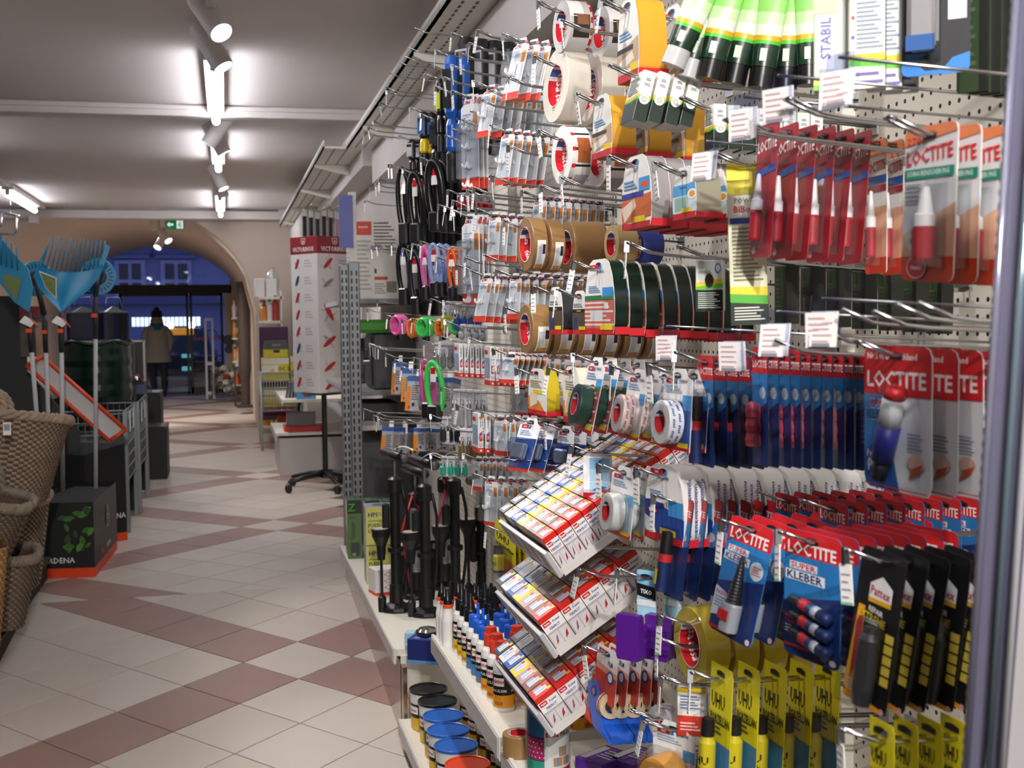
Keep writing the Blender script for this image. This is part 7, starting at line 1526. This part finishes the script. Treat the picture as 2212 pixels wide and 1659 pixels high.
# ---- brown lamp column and side table, baskets near the door
t = thing('brown_column', 'tall dark brown tapered column beside the far shelves', 'column', atY(531, 880, 19.2)); mm = mpx((0, 19.2, 1))
q = G(); h_ = (880 - 608) * mm; q.lathe([(.07, 0), (.07, h_ * .2), (.095, h_ * .3), (.1, h_), (0, h_)], mat('#3d2f2a', .6), 18); q.build('shaft', t)
q = G(); q.lathe([(0, 0), (.14, 0), (.14, .03), (.06, .05)], mat('#3d2f2a', .6), 18); q.build('base', t)
p = atZ(507, 878, 0); t = thing('side_table', 'small dark wooden side table with white sign beside the column', 'table', p); w_ = 44 * mpx(p); h_ = (878 - 792) * mpx(p)
q = G(); q.box(-.02, w_, -.02, .3, h_ - .03, h_, mat('#3a2c28', .6), .004); q.build('top', t)
for x in (0, w_ - .04):
    for y in (0, .24):
        q = G(); q.box(x, x + .035, y, y + .035, 0, h_ - .03, mat('#3a2c28', .6)); q.build('leg', t)
q = G(); q.prism([(.02, .05, h_), (w_ * .7, .05, h_), (w_ * .6, .12, h_ + .2), (.08, .12, h_ + .2)], (0, .01, 0), mat('#b4b0ac', .6)); q.build('sign', t)
for k, (px, py, w_, h0, lab) in enumerate(((478, 862, 40, 62, 'grey wire bin heaped with wrapped goods beside the door'), (500, 870, 26, 50, 'small wire bin with red goods left of the side table'))):
    p = atZ(px, py, 0); W2 = w_ * mpx(p); H2 = h0 * mpx(p); t = thing('wire_bin', lab, 'wire bin', p)
    q = G()
    for i in range(5): q.tube([(-W2 / 2, 0, .1 + H2 * .7 * i / 4), (W2 / 2, 0, .1 + H2 * .7 * i / 4), (W2 / 2, .4, .1 + H2 * .7 * i / 4), (-W2 / 2, .4, .1 + H2 * .7 * i / 4)], .006, WIRE, 4, True)
    for i in range(9): q.tube([(-W2 / 2 + W2 * i / 8, 0, 0 if i in (0, 8) else .1), (-W2 / 2 + W2 * i / 8, 0, .1 + H2 * .7)], .005, WIRE, 4)
    stuffit(q.build('mesh', t))
    rr = random.Random(k); q = G()
    for i in range(22): c = mat(rr.choice(('#b9b2aa', '#8a2a26', '#d8d2c8', '#7a6a5a', '#a8a49c')), .35); x, y, z = rr.uniform(-W2 * .4, W2 * .4), rr.uniform(.05, .35), .14 + rr.uniform(0, H2 * .8); q.lathe([(0, 0), (.06, .01), (.07, .05), (.04, .09), (0, .1)], c, 7, 'z', (x, y, z), smooth=False)
    stuffit(q.build('goods', t))
# white anti-theft gate
p = atZ(455, 862, 0); t = thing('security_gate', 'white anti-theft gate standing by the glass door', 'gate', p, (0, 0, .25)); w_ = 15 * mpx(p); h_ = (862 - 688) * mpx(p); GW = mat('#cfd2d8', .4)
for x in (-w_ / 2, w_ / 2):
    q = G(); q.box(x - .018, x + .018, -.02, .02, 0, h_, GW, .004); q.build('post', t)
for z in (h_ - .05, h_ * .42, .08):
    q = G(); q.box(-w_ / 2, w_ / 2, -.02, .02, z, z + .06, GW, .004); q.build('crossbar', t)
# A-frame welcome board behind the glass
t = thing('trolley', 'pale hand trolley standing behind the glass door', 'trolley', (atY(450, 850, DY + .6).x, DY + .6, -.05)); q = G(); q.tube([(-.3, 0, .05), (-.3, 0, 1.1), (-.15, 0, 1.32), (.15, 0, 1.32), (.3, 0, 1.1), (.3, 0, .05)], .02, mat('#8f96a0', .4, .3), 6); q.tube([(-.3, 0, .8), (.3, 0, .8)], .02, mat('#8f96a0', .4, .3), 6); q.build('frame', t)
for k in range(3):
    q = G(); q.box(-.27, .27, .05, .35, .1 + .2 * k, .29 + .2 * k, mat(('#6a5a48', '#5a5148', '#706458')[k], .8), .01); q.build('crate', t)
# ================================================================== THE CUSTOMER
P = atZ(343, 856, 0); pm = 187 * mpx(P) / 1.78
def person():
    t = thing('person', 'person in beige coat, blue scarf and dark woolly hat walking towards the door', 'person', P, (0, 0, .12))
    V = [(0, 0, .95), (0, .01, 1.12), (0, .015, 1.36), (0, .01, 1.48), (0, .0, 1.6), (0, -.0, 1.7),            # pelvis..head
         (-.1, 0, .9), (-.1, .03, .5), (-.09, -.02, .09), (-.1, .1, .04), (.1, 0, .9), (.11, -.05, .5), (.1, -.16, .12), (.1, -.06, .04),
         (-.19, 0, 1.38), (-.26, -.02, 1.12), (-.22, .08, .9), (-.2, .14, .82), (.19, 0, 1.38), (.26, -.02, 1.12), (.22, .08, .9), (.2, .14, .82)]
    Ed = [(0, 1), (1, 2), (2, 3), (3, 4), (4, 5), (0, 6), (6, 7), (7, 8), (8, 9), (0, 10), (10, 11), (11, 12), (12, 13), (2, 14), (14, 15), (15, 16), (16, 17), (2, 18), (18, 19), (19, 20), (20, 21)]
    Rd = [.15, .14, .15, .06, .085, .09, .1, .07, .05, .045, .1, .07, .05, .045, .075, .055, .045, .04, .075, .055, .045, .04]
    me = bpy.data.meshes.new('body'); me.from_pydata([(v[0] * pm, v[1] * pm, v[2] * pm) for v in V], Ed, []); o = put('body', me, t)
    me.materials.append(mat('#1a1c24', .8))
    md = o.modifiers.new('skin', 'SKIN')
    if not me.skin_vertices: me.attributes
    for i, sv in enumerate(me.skin_vertices[0].data): sv.radius = (Rd[i] * pm, Rd[i] * pm); sv.use_root = (i == 0)
    sd = o.modifiers.new('sub', 'SUBSURF'); sd.levels = 1; sd.render_levels = 2
    def loft(name, secs, m, n=20, parent=t):
        g = G(); vs = []
        for (x, y, z, rx, ry) in secs: vs += [((x + rx * math.cos(2 * PI * j / n)) * pm, (y + ry * math.sin(2 * PI * j / n)) * pm, z * pm) for j in range(n)]
        g.add(vs, [(k * n + j, k * n + (j + 1) % n, (k + 1) * n + (j + 1) % n, (k + 1) * n + j) for k in range(len(secs) - 1) for j in range(n)], m, True)
        g.poly(vs[:n][::-1], m); g.poly(vs[-n:], m); return g.build(name, parent)
    CT = mat('#8d857c', .85, 0, 'wall')
    loft('coat', [(0, .0, .70, .26, .2), (0, .0, .76, .27, .2), (0, .0, .95, .235, .18), (0, .0, 1.1, .21, .165), (0, .0, 1.3, .22, .16), (0, .01, 1.41, .2, .14), (0, .01, 1.48, .11, .1)], CT)
    for s in (-1, 1): loft('coat_sleeve', [(s * .2, .03, .88, .055, .06), (s * .24, -.0, 1.0, .06, .065), (s * .265, -.02, 1.14, .068, .07), (s * .235, .0, 1.3, .075, .08), (s * .17, .0, 1.42, .06, .08)], CT, 12)
    loft('scarf', [(0, -.02, 1.36, .1, .15), (0, -.0, 1.42, .135, .14), (0, .0, 1.48, .14, .13), (0, .0, 1.53, .11, .11)], mat('#1f5a78', .9))
    loft('hair', [(0, -.02, 1.5, .13, .12), (0, -.01, 1.56, .125, .12), (0, -.005, 1.6, .11, .115), (0, -.005, 1.64, .1, .11)], mat('#8a7a4c', .9))
    loft('woolly_hat', [(0, -.005, 1.62, .108, .115), (0, 0, 1.68, .112, .118), (0, 0, 1.74, .1, .1), (0, 0, 1.77, .06, .06), (0, 0, 1.775, .05, .05), (0, 0, 1.80, .05, .05), (0, 0, 1.83, .02, .02)], mat('#121214', .9))
    for s, y in ((-1, .06), (1, -.1)): loft('shoe', [(s * .1, y, .0, .05, .13), (s * .1, y, .04, .05, .12), (s * .1, y - .03, .09, .045, .08)], mat('#2a1f1a', .7), 12)
person()
# ---- chrome rail at the left below the far beam
t = thing('clothes_rail', 'bent chrome hanging rail at the upper left under the beam', 'rail', atY(20, 480, 14.5)); mm = mpx((0, 14.5, 2)); f = lambda x, y, dy=0: ((x - 20) * mm, dy, -(y - 480) * mm)
q = G(); q.tube([f(-60, 440), f(20, 462), f(38, 466), f(40, 468)], .014, CHROME, 8); q.build('bar', t)
q = G(); q.tube([f(34, 466), f(34, 498), f(28, 505), f(-60, 505)], .014, CHROME, 8); q.build('loop', t)
q = G(); q.tube([f(5, 458), f(5, 485), f(-2, 492), f(-30, 492)], .014, CHROME, 8); q.build('loop', t)
q = G(); q.tube([f(23, 463), f(23, 400)], .006, CHROME, 6); q.build('hanger_rod', t)
q = G(); p = atY(73, 473, 15.3); q.box(p.x - .05, p.x + .05, 15.25, 15.35, p.z - .05, p.z + .04, LW, .004); tag(q.build('junction_box'), 'small white junction box on the far beam', 'box')
q = G(); a = atX(588, 470, .68); q.tube([(.66, a.y, 0), (.66, a.y, a.z)], .02, mat('#8a8684', .4)); tag(q.build('downpipe'), 'thin grey downpipe at the end of the far strip', 'pipe')
